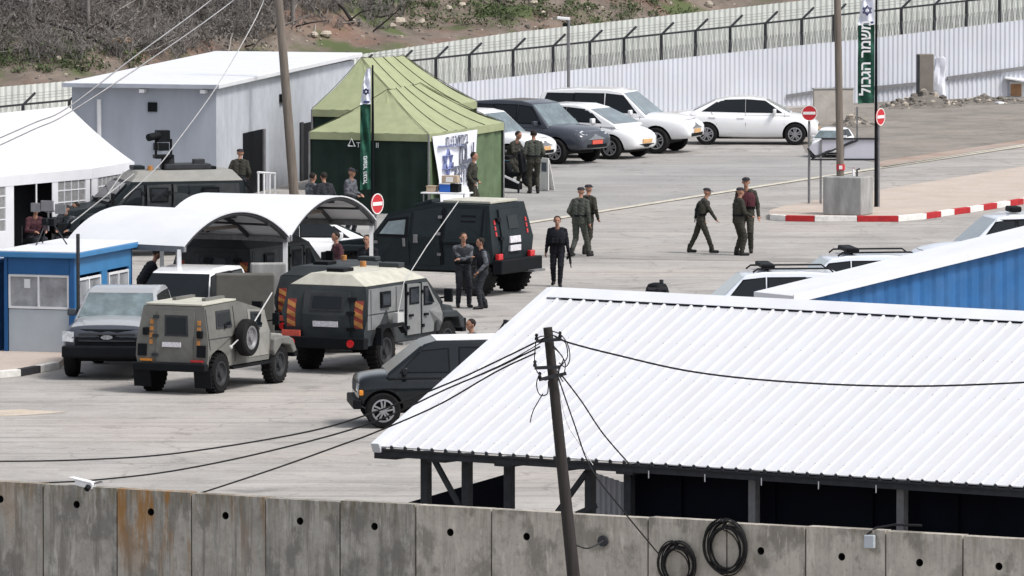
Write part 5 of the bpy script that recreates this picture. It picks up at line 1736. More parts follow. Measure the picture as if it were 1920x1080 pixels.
# ================================================================== GREEN TENTS
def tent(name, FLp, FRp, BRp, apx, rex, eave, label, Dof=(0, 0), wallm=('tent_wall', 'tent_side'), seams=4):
    FL, FR, BR = G(*FLp, eave), G(*FRp, eave), G(*BRp, eave)
    BL = FL + (BR - FR)
    c = (FL + FR + BR + BL) / 4
    root = thing(name, label, 'tent', (c.x, c.y, 0), 0)
    o = V(c.x, c.y, 0)
    FL, FR, BR, BL = FL - o, FR - o, BR - o, BL - o
    A = W(*apx, o.y + ((FL + FR) / 2).lerp((BL + BR) / 2, .3).y) - o
    E = W(*rex, o.y + ((FL + FR) / 2).lerp((BL + BR) / 2, .68).y) - o
    rf = MB()
    def grid(a, b, c_, d, nu=14, nv=10, sag=.1):
        vs = []
        for j in range(nv + 1):
            v = j / nv
            for i in range(nu + 1):
                u = i / nu
                p = a.lerp(b, u).lerp(d.lerp(c_, u), v)
                p = p - V(0, 0, sag * 4 * v * (1 - v) * (.6 + .4 * abs(math.cos(u * math.pi * seams))))
                p += V(0, 0, .012 * math.sin(u * 40 + v * 9))
                vs.append(p)
        fs = [(j * (nu + 1) + i, j * (nu + 1) + i + 1, (j + 1) * (nu + 1) + i + 1, (j + 1) * (nu + 1) + i) for j in range(nv) for i in range(nu)]
        rf.add(vs, fs)
    grid(FR, BR, E, A)
    grid(BL, FL, A, E)
    grid(FL, FR, A, A + V(.001, 0, 0), sag=.06)
    grid(BR, BL, E, E + V(.001, 0, 0), sag=.06)
    rf.build('roof', M['tent'], root, smooth=40)
    sm = MB()
    for k in range(1, seams):
        u = k / seams
        a, b = FR.lerp(BR, u), A.lerp(E, u)
        pts = []
        for j in range(11):
            v = j / 10
            pts.append(a.lerp(b, v) - V(0, 0, .1 * 4 * v * (1 - v) * .98 - .02))
        sm.tube(pts, .011, 4)
    for a, b in ((FR, A), (FL, A), (BR, E), (A, E)):
        sm.tube([a.lerp(b, j / 8) - V(0, 0, .06 * 4 * (j / 8) * (1 - j / 8) - .03) for j in range(9)], .010, 4)
    sm.build('seams', M['seam'], root)
    def wallp(name_, a, b, m, inset=.05):
        q = MB()
        d = (b - a)
        n = V(d.y, -d.x, 0).normalized()
        N = 24
        for i in range(N + 1):
            p = a.lerp(b, i / N) - n * inset + n * .035 * math.sin(i * 1.9) * (1 if i not in (0, N) else 0)
            q.v += [(p.x, p.y, 0), (p.x, p.y, eave * .5), (p.x, p.y, eave - .02)]
        for i in range(N):
            for j in range(2): q.f.append((3 * i + j, 3 * i + 3 + j, 3 * i + 4 + j, 3 * i + 1 + j))
        q.m = [0] * len(q.f)
        return q.build(name_, m, root, smooth=60, recalc=False)
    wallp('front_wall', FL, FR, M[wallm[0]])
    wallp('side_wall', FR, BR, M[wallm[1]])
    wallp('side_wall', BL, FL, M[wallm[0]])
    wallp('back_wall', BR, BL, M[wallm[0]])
    vq = MB()
    ring = [FL, FR, BR, BL]
    for i in range(4):
        a, b = ring[i], ring[(i + 1) % 4]
        out = V((b - a).y, -(b - a).x, 0).normalized() * .02
        vq.hexa([a + out - V(0, 0, .2), b + out - V(0, 0, .2), b + out * .2 - V(0, 0, .2), a + out * .2 - V(0, 0, .2), a + out, b + out, b + out * .2, a + out * .2])
    vq.build('valance', M['tent'], root)
    for p in ring: MB().cyl((p.x, p.y, 0), (p.x, p.y, eave), .03, n=8).build('tent_pole', M['grey_steel'], root)
    return root, o, FL, FR, BR, BL
t2 = tent('army_tent', (585, 205), (772, 209), (893, 190), (678, 109), (757, 105), 2.3, 'rear green canvas tent with the taller ridge beside the building')
t1 = tent('army_tent', (580, 247), (804, 252), (944, 230), (727, 169), (788, 157), 2.2, 'front green canvas tent with the white banner on its side')
tr, to, FL, FR, BR, BL = t1
# small print above the front wall
lt = MB()
xd = (FR - FL).normalized()
for s_, f in (('TOP', .45), ('II', .57)):
    text_mb(lt, s_, FL.lerp(FR, f) + V(0, -.1, -.33), xd, V(0, 0, 1), .2)
pc = FL.lerp(FR, .355) + V(0, -.1, -.36)
lt.tube([pc + xd * -.1, pc + xd * .1, pc + V(0, 0, .2), pc + xd * -.1], .02, 4)
lt.build('lettering', M['white_metal'], tr, recalc=False)
# banner on the side wall
ban = thing('banner', 'white vinyl banner with blue star flag print and dark Hebrew letters on the green tent', 'banner', to, 0)
u = (BR - FR).normalized()
nrm = V(u.y, -u.x, 0)
L_ = (BR - FR).length
bl0, bl1 = FR.lerp(BR, .02), FR.lerp(BR, .60)
def bp_(f, z, o_=.08): return bl0.lerp(bl1, f) + nrm * o_ + V(0, 0, z)
bm_ = MB()
N = 16
for i in range(N + 1):
    for j in range(9):
        f, g_ = i / N, j / 8
        zt, zb_ = -.06, -1.95
        p = bp_(f + (.16 * (1 - g_) * (1 - f)), zt + (zb_ - zt) * (1 - g_), .09 + .03 * math.sin(i * .9 + j * .6))
        bm_.v.append(tuple(p))
for i in range(N):
    for j in range(8): bm_.f.append((i * 9 + j, i * 9 + 9 + j, i * 9 + 10 + j, i * 9 + 1 + j))
bm_.m = [0] * len(bm_.f)
bm_.build('vinyl', M['banner'], ban, smooth=60, recalc=False)
pr = MB()
bw = (bl1 - bl0).length
def star(c, r, x, y, mb, th=.05):
    for ph in (90, 270):
        P = [c + x * math.cos(R(ph + 120 * k)) * r + y * math.sin(R(ph + 120 * k)) * r for k in range(3)]
        for k in range(3):
            a, b = P[k], P[(k + 1) % 3]
            mb.bar(a, b, .02, th * 2, up=nrm)
Z = V(0, 0, 1)
star(bp_(.30, -.82, .13), .36, u, Z, pr, .04)
for a, b in (((.1, -.35), (.62, -.42)), ((.18, -1.3), (.4, -1.26))):
    pr.bar(bp_(*a, .14), bp_(*b, .14), .02, .09, up=nrm)
pr.build('star_print', M['paleprint'], ban)
tx = MB()
text_mb(tx, 'חצננ דחיב', bp_(.5, -.26, .14), u, Z, .42, weight=.02)
text_mb(tx, 'םע', bp_(.74, -.66, .14), u, Z, .85, weight=.035)
text_mb(tx, 'לארשי', bp_(.66, -1.2, .14), u, Z, .72, weight=.035)
tx.build('lettering', M['greyprint'], ban, recalc=False)

# ================================================================== WHITE MARQUEE
mq_e = 2.15
MFR = G(250, 303, mq_e)                       # right far corner
MFM = G(172, 316, mq_e)                       # near right corner
MFL = G(-240, 352, mq_e)
bd_ = (MFR - MFM)
MBL = MFL + bd_
cq = (MFR + MFM + MFL + MBL) / 4
mq = thing('marquee', 'white party marquee with meshed window walls at the far left', 'tent', (cq.x, cq.y, 0), 0)
o = V(cq.x, cq.y, 0)
a, b, c_, d_ = MFM - o, MFR - o, MBL - o, MFL - o
mid0 = (a + b) / 2
mid1 = (c_ + d_) / 2
R0 = W(128, 199, o.y + mid0.lerp(mid1, .16).y) - o
R1 = W(-140, 226, o.y + mid0.lerp(mid1, .84).y) - o
rf = MB()
def grd(p, q, r2, s2, n=12, sag=.07):
    vs = []
    for j in range(n + 1):
        v = j / n
        for i in range(n + 1):
            uu = i / n
            w_ = p.lerp(q, uu).lerp(s2.lerp(r2, uu), v) - V(0, 0, sag * 4 * v * (1 - v))
            vs.append(w_)
    rf.add(vs, [(j * (n + 1) + i, j * (n + 1) + i + 1, (j + 1) * (n + 1) + i + 1, (j + 1) * (n + 1) + i) for j in range(n) for i in range(n)])
grd(d_, a, R0, R1)
grd(a, b, R0 + V(.001, 0, 0), R0)
grd(b, c_, R1, R0)
grd(c_, d_, R1 + V(.001, 0, 0), R1)
rf.build('roof', M['white_cloth'], mq, smooth=30)
vl = MB()
for p, q in ((d_, a), (a, b), (b, c_)):
    out = V((q - p).y, -(q - p).x, 0).normalized() * .03
    vl.hexa([p + out - Z * .26, q + out - Z * .26, q + out * .3 - Z * .26, p + out * .3 - Z * .26, p + out, q + out, q + out * .3, p + out * .3])
vl.build('valance', M['white_cloth'], mq)
def mpt(p, q, px):
    d = ray(px, 400)
    A, B = p + o, q + o
    e = (B - A).normalized()
    s = (A.x * d.y - A.y * d.x) / (e.y * d.x - e.x * d.y)
    q = A + e * s - o
    return V(q.x, q.y, 0)
def strip(p, q, z0_, z1_, m, name, th=.02):
    e = (q - p).normalized()
    n_ = V(e.y, -e.x, 0) * th
    MB().hexa([p + V(0, 0, z0_), q + V(0, 0, z0_), q + n_ + V(0, 0, z0_), p + n_ + V(0, 0, z0_), p + V(0, 0, z1_), q + V(0, 0, z1_), q + n_ + V(0, 0, z1_), p + n_ + V(0, 0, z1_)]).build(name, m, mq)
for x0, x1 in ((10, 25), (97, 108), (160, 168)):
    strip(mpt(d_, a, x0), mpt(d_, a, x1), 0, mq_e - .1, M['white_cloth'], 'curtain_panel')
strip(mpt(a, b, 173), mpt(a, b, 182), 0, mq_e - .1, M['white_cloth'], 'curtain_panel')
def window_wall(p, q, x0, x1, name='mesh_window'):
    P, Q = mpt(p, q, x0), mpt(p, q, x1)
    e = (Q - P).normalized()
    pn = MB().quad(P + Z * .75, Q + Z * .75, Q + Z * (mq_e - .2), P + Z * (mq_e - .2))
    w_ = pn.build(name, M['mesh_cloth'], mq, recalc=False)
    g_ = MB()
    L = (Q - P).length
    n_ = max(2, round(L / .3))
    for i in range(n_ + 1):
        g_.bar(P.lerp(Q, i / n_) + Z * .75, P.lerp(Q, i / n_) + Z * (mq_e - .2), .03)
    for k in range(5): g_.bar(P + Z * (.75 + k * .3), Q + Z * (.75 + k * .3), .03)
    g_.build('window_bars', M['white_cloth'], w_)
    strip(P, Q, 0, .75, M['white_cloth'], 'lower_panel')
window_wall(d_, a, -100, 10)
window_wall(d_, a, 108, 160)
window_wall(a, b, 184, 236)
P, Q = mpt(d_, a, -10) - Z * 0, mpt(d_, a, 110)
for px in (-30, 68, 172):
    p = mpt(d_, a, px)
    MB().cyl((p.x, p.y, 0), (p.x, p.y, mq_e), .025, n=8).build('tent_leg', M['white_metal'], mq)
MB().cyl((b.x, b.y, 0), (b.x, b.y, mq_e), .025, n=8).build('tent_leg', M['white_metal'], mq)
# black sheet painted as the shade inside the marquee
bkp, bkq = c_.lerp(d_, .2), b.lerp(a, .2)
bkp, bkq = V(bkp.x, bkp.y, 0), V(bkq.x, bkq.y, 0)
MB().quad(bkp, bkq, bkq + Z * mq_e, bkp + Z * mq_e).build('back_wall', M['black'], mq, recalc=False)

# ================================================================== BLUE GUARD BOOTH
bo_z = 2.25
c0 = G(140, 484, bo_z)
c1 = G(247, 464, bo_z)
by = math.atan2(c1.y - c0.y, c1.x - c0.x) - math.pi / 2
bdep = (c1 - c0).length
bth = thing('guard_booth', 'blue guard booth with pale lower panels and white roof', 'booth', (c0.x, c0.y, .15), by)
bw_ = 1.66
H_ = bo_z - .15
fw = MB()
for x, y, sx, sy, z0_, z1_ in ((-.06, 0, .12, .1, 0, H_), (-bw_ + .04, 0, .08, .1, 0, H_)):
    fw.box((x, y, (z0_ + z1_) / 2), (sx, sy, z1_ - z0_))
fw.box((-bw_ / 2, 0, H_ - .19), (bw_ - .2, .1, .38))
fw.build('frame', M['booth_blue'], bth)
MB().box((-bw_ / 2, .02, .47), (bw_ - .2, .06, .94)).build('lower_panel', M['booth_grey'], bth)
wz0, wz1 = .96, H_ - .39
pn = MB().box((-bw_ / 2, .03, (wz0 + wz1) / 2), (bw_ - .22, .02, wz1 - wz0)).build('window', M['pane'], bth)
wf_ = MB()
for x in (-.15, -bw_ / 2 - .02, -bw_ + .12): wf_.box((x, 0, (wz0 + wz1) / 2), (.04, .07, wz1 - wz0))
for z in (wz0 + .02, wz1 - .02): wf_.box((-bw_ / 2, 0.004, z), (bw_ - .22, .066, .05))
wf_.build('window_frame', M['white_metal'], pn)
MB().box((-bw_ / 2 - .3, .012, wz1 - .2), (.14, .02, .2)).build('notice', M['white_metal'], bth)
sw = MB()
sw.box((-.03, bdep / 2, H_ - .2), (.06, bdep - .1, .4))
sw.box((-.03, .1, H_ / 2 - .2), (.055, .12, H_ - .4)).box((-.03, bdep * .52, H_ / 2 - .2), (.055, .35, H_ - .4)).box((-.03, bdep - .12, H_ / 2 - .2), (.055, .14, H_ - .4))
sw.build('side_wall', M['booth_light'], bth)
for y0_, y1_ in ((.2, bdep * .45), (bdep * .6, bdep - .22)):
    w_ = MB().box((-.04, (y0_ + y1_) / 2, 1.15), (.02, y1_ - y0_, .9)).build('window', M['pane'], bth)
    f_ = MB()
    for y in (y0_, (y0_ + y1_) / 2, y1_): f_.box((-.02, y, 1.15), (.05, .05, .96))
    for z in (.7, 1.6): f_.box((-.022, (y0_ + y1_) / 2, z), (.046, y1_ - y0_, .05))
    f_.build('window_frame', M['white_metal'], w_)
    MB().box((-.035, (y0_ + y1_) / 2, .34), (.03, y1_ - y0_, .66)).build('lower_panel', M['booth_grey'], bth)
bt = MB()
bt.box((-bw_ + .02, bdep / 2, H_ / 2), (.05, bdep - .1, H_)).box((-bw_ / 2, bdep, H_ / 2), (bw_, .05, H_))
bt.build('back_wall', M['booth_blue'], bth)
MB().box((-bw_ / 2 - .02, bdep / 2 + .02, H_ + .06), (bw_ + .3, bdep + .45, .12)).build('roof_trim', M['booth_light'], bth, .015)
MB().box((-bw_ / 2 - .02, bdep / 2 + .02, H_ + .135), (bw_ + .26, bdep + .41, .03)).build('roof', M['white_roof'], bth, .01)
ls = thing('blue_cabin', 'edge of a second blue cabin cut by the left picture edge', 'cabin', G(-46, 668) , by)
MB().box((0, 0, 1.1), (1.2, .8, 2.0)).box((0, 0, .05), (1.26, .86, .1)).build('cabin_body', M['booth_blue'], ls, .02)
MB().box((0, 0, 2.14), (1.3, .9, .08)).build('roof', M['booth_light'], ls, .01)
p = G(147, 700)
pl = thing('slim_post', 'slim dark steel post in front of the blue booth corner', 'post', p)
MB().cyl((0, 0, 0), (0, 0, (700 - 437) / (F / p.y)), .042, n=10).build('shaft', M['steel'], pl, smooth=40)
MB().box((0, 0, .01), (.2, .2, .02)).build('base_plate', M['steel'], pl)
# tripod with lamps and receivers standing on the booth roof
tz = .15 + H_ + .15
tp = G(91, 458, tz)
tri = thing('camera_tripod', 'tripod with flat panels and a camera standing on the booth roof', 'tripod', tp, by)
for a_ in (0, 120, 240):
    MB().cyl((0, 0, .62), (math.cos(R(a_ + 10)) * .42, math.sin(R(a_ + 10)) * .42, 0), .016, n=6).build('leg', M['steel'], tri)
MB().cyl((0, 0, .3), (0, 0, .95), .022, n=8).build('column', M['grey_steel'], tri)
for x, z, sx, sz in ((-.3, .82, .22, .2), (-.02, .86, .3, .24), (.3, .8, .26, .22)):
    MB().box((x, -.02, z), (sx, .05, sz)).bar((x, 0, z), (0, .01, .7), .02).build('panel', M['grey_steel'], tri, .01)
MB().box((0, .05, .5), (.3, .2, .16)).cyl((0, -.05, .5), (0, -.2, .5), .05, n=10).build('camera', M['black'], tri, .015)

# ================================================================== BARREL VAULT CANOPIES
def canopy(A, B, axis_px, zsp, rise, label, L, overh=.0):
    A, B = G(*A, zsp), G(*B, zsp)                # front spring line points of the open end
    span = (B - A)
    ax = V(-span.y, span.x, 0).normalized()
    if ax.x > 0: ax = -ax
    root = thing('vaulted_canopy', label, 'canopy', (A.x, A.y, 0), 0, 'barrel vaulted canopies over the checkpoint lanes')
    S = span.length
    sd_ = span.normalized()
    N = 22
    half = S / 2
    rad = (half * half + rise * rise) / (2 * rise)
    def arc(t, off=0.0):
        amax = math.asin(min(1, half / rad))
        a = -amax + 2 * amax * t
        return sd_ * (half + (rad + off) * math.sin(a)) + V(0, 0, zsp + (rad + off) * math.cos(a) - (rad - rise))
    mb = MB()
    for off in (0, .03):
        for i in range(N + 1):
            for j in (0, 1): mb.v.append(tuple(arc(i / N, off) + ax * L * j))
    k = 2 * (N + 1)
    for i in range(N):
        mb.f.append((2 * i, 2 * i + 1, 2 * i + 3, 2 * i + 2))
        mb.f.append((k + 2 * i, k + 2 * i + 2, k + 2 * i + 3, k + 2 * i + 1))
        for j in (0, 1): mb.f.append((2 * i + j, 2 * i + 2 + j, k + 2 * i + 2 + j, k + 2 * i + j))
    mb.m = [0] * len(mb.f)
    mb.build('roof', M['white_roof'], root, smooth=50)
    for f in (.02, .34, .66, .98):
        MB().tube([arc(i / N, -.05) + ax * L * f for i in range(N + 1)], .045, 6).build('arch_rib', M['steel'], root)
        if f > .1: MB().bar(arc(.12, -.05) + ax * L * f, arc(.88, -.05) + ax * L * f, .06, .08).build('tie_beam', M['wood_pole'], root)
    for t in (.2, .5, .8): MB().bar(arc(t, -.11), arc(t, -.11) + ax * L, .05).build('purlin', M['steel'], root)
    for t in (0, 1):
        MB().bar(arc(t, -.06), arc(t, -.06) + ax * L, .1, .12).build('edge_beam', M['grey_steel'], root)
        for f in (.04, .96):
            p = arc(t) + ax * L * f
            MB().box((p.x, p.y, (zsp - .05) / 2), (.09, .09, zsp - .05)).build('post', M['white_metal'], root)
    return root
canopy((345, 464), (543, 445), None, 2.3, .68, 'nearer white barrel vaulted canopy over the checkpoint lane', 3.3)
canopy((546, 443), (706, 414), None, 2.3, .72, 'farther white barrel vaulted canopy next to the no entry sign', 3.3)
# concrete barrier slabs between the lanes
def slab(px0, px1, ybase, ytop, thick, yaw, label, m='concrete2'):
    a, b = G(px0, ybase), G(px1, ybase)
    c = (a + b) / 2
    h = (ybase - ytop) / (F / c.y)
    root = thing('concrete_barrier', label, 'barrier', c, yaw)
    wdt = (b - a).length
    MB().box((0, 0, h / 2), (wdt, thick, h)).build('slab', M[m], root, .03)
    MB().box((0, 0, .06), (wdt + .1, thick + .14, .118)).build('foot', M[m], root, .02)
    return root
slab(404, 514, 664, 512, .5, R(4), 'brown grey concrete barrier behind the jeep spare wheel')
slab(470, 536, 648, 492, .3, R(6), 'second brown barrier slab, behind and right of the first', 'concrete')

# ================================================================== POLES, SIGNS, FLAGS
def pole(name, base, top, r0, r1, m, label, cat):
    root = thing(name, label, cat, base)
    MB().tube([V(0, 0, -.3), (top - base) * .5, top - base], [r0, (r0 + r1) / 2, r1], 14).build('shaft', M[m], root, smooth=60)
    return root
b0 = G(553, 366)
b0_top = W(510, -150, b0.y + .4)
pl1 = pole('wooden_pole', b0, b0_top, .14, .11, 'wood_pole', 'tall leaning weathered wooden pole in front of the grey building', 'utility pole')
# concrete block on the island
cb = G(1590, 402, .15)
blk = thing('concrete_block', 'big grey concrete block on the painted island', 'block', cb, R(-24))
MB().box((0, 0, .52), (1.12, .88, 1.04)).build('block', M['concrete'], blk, .035, 3)
MB().tube([(.3, -.1, 1.04), (.3, -.1, 1.22), (.36, -.05, 1.25)], .025, 6).build('lifting_loop', M['steel'], blk)
b3 = V(W(1576, 330, cb.y).x, cb.y, .15 + 1.04)
pl3 = pole('wooden_pole', b3, W(1568, -120, cb.y), .105, .095, 'wood_pole', 'tall wooden pole standing in the concrete block on the island', 'utility pole')
MB().cyl((0, 0, .16), (0, 0, .32), .118, n=14).build('red_band', M['sign_red'], pl3)
MB().box((0, -.12, .24), (.09, .012, .1)).build('band_mark', M['sign_white'], pl3)
bt_ = W(1600, 328, cb.y)
btl = thing('bottle', 'small white bottle on the concrete block', 'bottle', (bt_.x, cb.y, 1.19))
MB().lathe((0, 0, 0), (0, 0, 1), [(0, .035), (.14, .035), (.18, .015), (.2, .015)], 10).build('bottle_body', M['white_metal'], btl, smooth=40)
MB().cyl((0, 0, .2), (0, 0, .225), .018, n=8).build('cap', M['red'], btl)
def no_entry(px, py, rpx, ybase, turn, label, D=None, post_m='grey_steel', rx=1.0):
    g_ = G(px, ybase)
    s_ = F / g_.y
    root = thing('no_entry_sign', label, 'road sign', g_, turn, 'red no entry signs')
    zc = W(px, py, g_.y).z - g_.z
    rr_ = rpx / s_
    MB().cyl((0, 0.03, 0), (0, .03, zc + rr_ * .6), .035, n=8).build('post', M[post_m], root)
    d = MB().cyl((0, 0, zc), (0, -.03, zc), rr_, n=28).build('disc', M['sign_red'], root)
    MB().box((0, -.034, zc), (rr_ * 1.6, .012, rr_ * .36)).build('white_bar', M['sign_white'], d)
    MB().lathe((0, -.028, zc), (0, -1, 0), [(0, rr_ * .93), (.008, rr_ * .93), (.008, rr_ * 1.03), (0, rr_ * 1.03)], 28).build('rim', M['sign_white'], d)
no_entry(1517, 212, 14.5, 392, R(0), 'no entry sign in front of the white sedan nose')
no_entry(1649, 219, 16, 398, R(58), 'no entry sign turned aside behind the right flag pole')
no_entry(706, 382, 19, 470, R(55), 'no entry sign turned aside by the farther vaulted canopy')
# sign board frame with plain backs
sf = thing('sign_board', 'pair of plain sign board backs on slim steel posts', 'sign board', G(1580, 392), 0)
s0 = sf.location.copy()
def sp_(px, py): return W(px, py, s0.y) - s0
for px, y1 in ((1539, 262), (1607, 200)):
    t = sp_(px, y1)
    if px == 1539: MB().bar((t.x, 0, 0), t, .06).build('post', M['grey_steel'], sf)
    else: MB().bar(sp_(px, 262) , t, .05).build('post', M['grey_steel'], sf)
MB().prism([sp_(1515, 276), sp_(1528, 291), sp_(1600, 265), sp_(1600, 259), sp_(1545, 259)], (0, .03, 0)).build('arrow_board', M['sign_panel'], sf)
MB().prism([sp_(1583, 298), sp_(1641, 298), sp_(1641, 259), sp_(1610, 259), sp_(1583, 270)], (0, .03, 0)).build('board', M['sign_panel'], sf)
for a, b in (((1540, 260), (1650, 260)), ((1520, 299), (1650, 299)), ((1522, 297), (1608, 263)), ((1514, 278), (1526, 296))):
    MB().bar(sp_(*a) + V(0, -.02, 0), sp_(*b) + V(0, -.02, 0), .04, .05).build('frame_bar', M['steel'], sf)
# feather flags
def feather(px, ytop, ybase, wpx, words, label, white_to, flag_top, flag_bot, pole_top, tsize, ty):
    g_ = G(px, ybase)
    s_ = F / g_.y
    root = thing('feather_flag', label, 'flag', g_, 0, 'tall green feather flags')
    H = lambda y: W(px, y, g_.y).z - g_.z
    MB().tube([V(0, 0, 0), V(0, 0, H(pole_top) * .6), V(-.0, 0, H(pole_top))], [.045, .04, .025], 10).build('pole', M['black'], root, smooth=60)
    wd_ = wpx / s_
    def cloth(y0, y1, name, m, taper=False):
        mb = MB()
        N, Mm = 24, 8
        for j in range(N + 1):
            f = j / N
            z = H(y0) + (H(y1) - H(y0)) * f
            ww = wd_ * (1 if not taper else .35 + .65 * f ** .6)
            for i in range(Mm + 1):
                uu = i / Mm
                mb.v.append((-.05 - ww * uu, .09 * math.sin(uu * 8 + f * 9) * uu ** .5 + .05 * math.sin(f * 17) * uu, z - .04 * uu * math.sin(f * 9)))
        for j in range(N):
            for i in range(Mm): mb.f.append((j * (Mm + 1) + i, j * (Mm + 1) + i + 1, (j + 1) * (Mm + 1) + i + 1, (j + 1) * (Mm + 1) + i))
        mb.m = [0] * len(mb.f)
        return mb.build(name, m, root, smooth=60, recalc=False)
    cloth(flag_top, white_to, 'white_top', M['banner'], True)
    c2 = cloth(white_to, flag_bot, 'green_cloth', M['flag_green'])
    pr = MB()
    zc = (H(flag_top) * .35 + H(white_to) * .65)
    for ph in (90, 270):
        P = [V(-.05 - wd_ * .45 + math.cos(R(ph + 120 * k)) * wd_ * .3, -.09, zc + math.sin(R(ph + 120 * k)) * wd_ * .3) for k in range(3)]
        for k in range(3): pr.bar(P[k], P[(k + 1) % 3], .03, .02, up=(0, 1, 0))
    pr.bar(V(-.08, -.09, H(white_to) + .06), V(-.02 - wd_ * .8, -.09, H(white_to) + .06), .06, .02, up=(0, 1, 0))
    pr.build('flag_emblem', M['navy'], root)
    tx = MB()
    text_mb(tx, words, V(-.05 - wd_ * .52, -.13, H(ty)), V(0, 0, 1), V(-1, 0, 0), tsize, weight=.02)
    tx.build('lettering', M['white_metal'], root, recalc=False)
feather(1642, 0, 398, 31, 'לובגה רמשמ', 'tall green feather flag with white top beside the concrete block', 46, -30, 193, -40, .40, 108)
feather(699, 120, 402, 20, 'לובגה רמשמ', 'green feather flag with white top in front of the dark tent', 195, 128, 355, 122, .15, 318)
# street lamp
lp_ = G(1066, 235)
sl2 = thing('street_lamp', 'slim grey street lamp in front of the barbed fence', 'street lamp', lp_, 0)
hz_ = W(1066, 38, lp_.y).z
MB().cyl((0, 0, 0), (0, 0, hz_), .06, .05, n=10).build('pole', M['grey_steel'], sl2, smooth=40)
MB().box((-.16, 0, hz_ + .06), (.42, .16, .09), Matrix.Rotation(.1, 3, 'Y')).build('lamp_head', M['white_metal'], sl2, .02)
MB().bar((0, 0, hz_ - .1), (-.08, 0, hz_ + .04), .05).box((-.12, -.02, hz_ - .14), (.14, .1, .1)).build('arm', M['black'], sl2)

# right back corner: tall slab, white sack, rubble, hut, concrete wall piece
ts = G(1735, 196)
tb = thing('concrete_slab', 'upright brown concrete slab against the pale fence', 'slab', ts, R(8))
hh2 = (196 - 101) / (F / ts.y)
MB().box((0, 0, hh2 / 2), (.52, .3, hh2)).build('slab', M['brown_slab'], tb, .03)
MB().box((-.25, 0, hh2 / 2), (.06, .34, hh2 * .98)).build('edge_strip', M['steel'], tb, .01)
sk_ = G(1762, 194)
hh3 = (190 - 104) / (F / sk_.y)
sack = MB()
rs_ = random.Random(9)
for k in range(10):                             # a squarish bag, crumpled all over
    f = k / 9
    for j in range(16):
        a = 2 * math.pi * j / 16
        m_ = max(abs(math.cos(a)), abs(math.sin(a)))
        rr0 = (.19 + .03 * math.sin(f * 7 + j) - .03 * f) / m_ ** .7 + rs_.uniform(-.03, .03)
        sack.v.append((rr0 * math.cos(a) * 1.0, rr0 * math.sin(a) * .8, f * hh3 + rs_.uniform(-.04, .04) * (0 < k)))
for k in range(9):
    for j in range(16):
        j2 = (j + 1) % 16
        sack.f.append((k * 16 + j, k * 16 + j2, k * 16 + 16 + j2, k * 16 + 16 + j))
sack.f.append(tuple(range(144, 160)))
sack.m = [0] * len(sack.f)
st_ = thing('rubble_sack', 'tall crumpled white sack next to the brown slab', 'sack', sk_, 0)
sack.build('sack', M['banner'], st_, smooth=25)
def mound(px, py, w_, h_, label, m='grey_rock', n=60, seed=1, kind=None):
    r_ = random.Random(seed)
    c = G(px, py)
    mb = MB()
    for k in range(n):
        a, d = r_.uniform(0, 6.28), r_.random() ** .6
        s_ = r_.uniform(.05, .16) * (1.3 - d)
        q = MB().ball((0, 0, 0), (s_, s_, s_ * .8), 7)
        off = c + V(math.cos(a) * d * w_ / 2, math.sin(a) * d * 1.3, max(0, (1 - d) * h_) * r_.uniform(.4, 1))
        mb.add([off + V(*v) * r_.uniform(.75, 1.25) for v in q.v], q.f, r_.choice((0, 0, 0, 1)))
    # solid core under the stones
    N = 14
    core = [c + V(0, 0, h_ * .8)]
    for i in range(N):
        a = 2 * math.pi * i / N
        core.append(c + V(math.cos(a) * w_ * .5, math.sin(a) * 1.4, 0))
    mb.add(core, [(0, 1 + i, 1 + (i + 1) % N) for i in range(N)], 0)
    o = mb.build('rubble_mound', [M['grey_rock'], M['rock']], recalc=False)
    return tag(o, label, 'rubble', 'rubble mounds at the back of the gravel')
mound(1735, 200, 2.6, .55, 'highest rubble mound, at the foot of the upright slab', seed=1, n=150)
mound(1690, 201, 1.6, .25, 'low rubble mound left of the upright slab', seed=2, n=70)
mound(1850, 193, 3.4, .2, 'long low rubble mound between slab and hut', seed=3, n=140)
mound(1600, 236, 1.5, .35, 'dark rubble heap behind the wooden pole on the island', seed=4, n=80)
ht = G(1905, 182)
hut = thing('small_hut', 'little hut with white roof and reddish wall at the right edge', 'hut', ht, R(-8))
MB().box((.1, .4, .26), (.62, .8, .52)).build('wall', M['white_metal'], hut)
MB().box((-.0, -.02, .24), (.36, .03, .4)).build('opening', M['log'], hut)
MB().box((.1, .3, .58), (.95, 1.3, .06), Matrix.Rotation(.16, 3, 'Y')).build('roof', M['white_metal'], hut, .01)
pw = thing('concrete_screen', 'pale low concrete wall behind the wooden pole on the island', 'wall', G(1562, 228), R(10))
MB().box((0, 0, .5), (1.3, .2, 1.06)).build('wall', M['concrete3'], pw, .02)
MB().box((0, 0, 1.06), (1.34, .24, .05)).build('coping', M['concrete'], pw, .01)
for px, py, m, lb in ((1693, 197, 'white_metal', 'small white scrap on the gravel left of the rubble mound'), (1874, 196, 'white_metal', 'flat pale board lying on the gravel near the hut'), (1767, 190, 'rock', 'cream stone at the foot of the white sack')):
    g_ = G(px, py)
    tag(MB().box((g_.x, g_.y, .05), (.22, .3, .08), Matrix.Rotation(.4, 3, 'Z')).build('scrap', M[m], None, .02), lb, 'scrap')
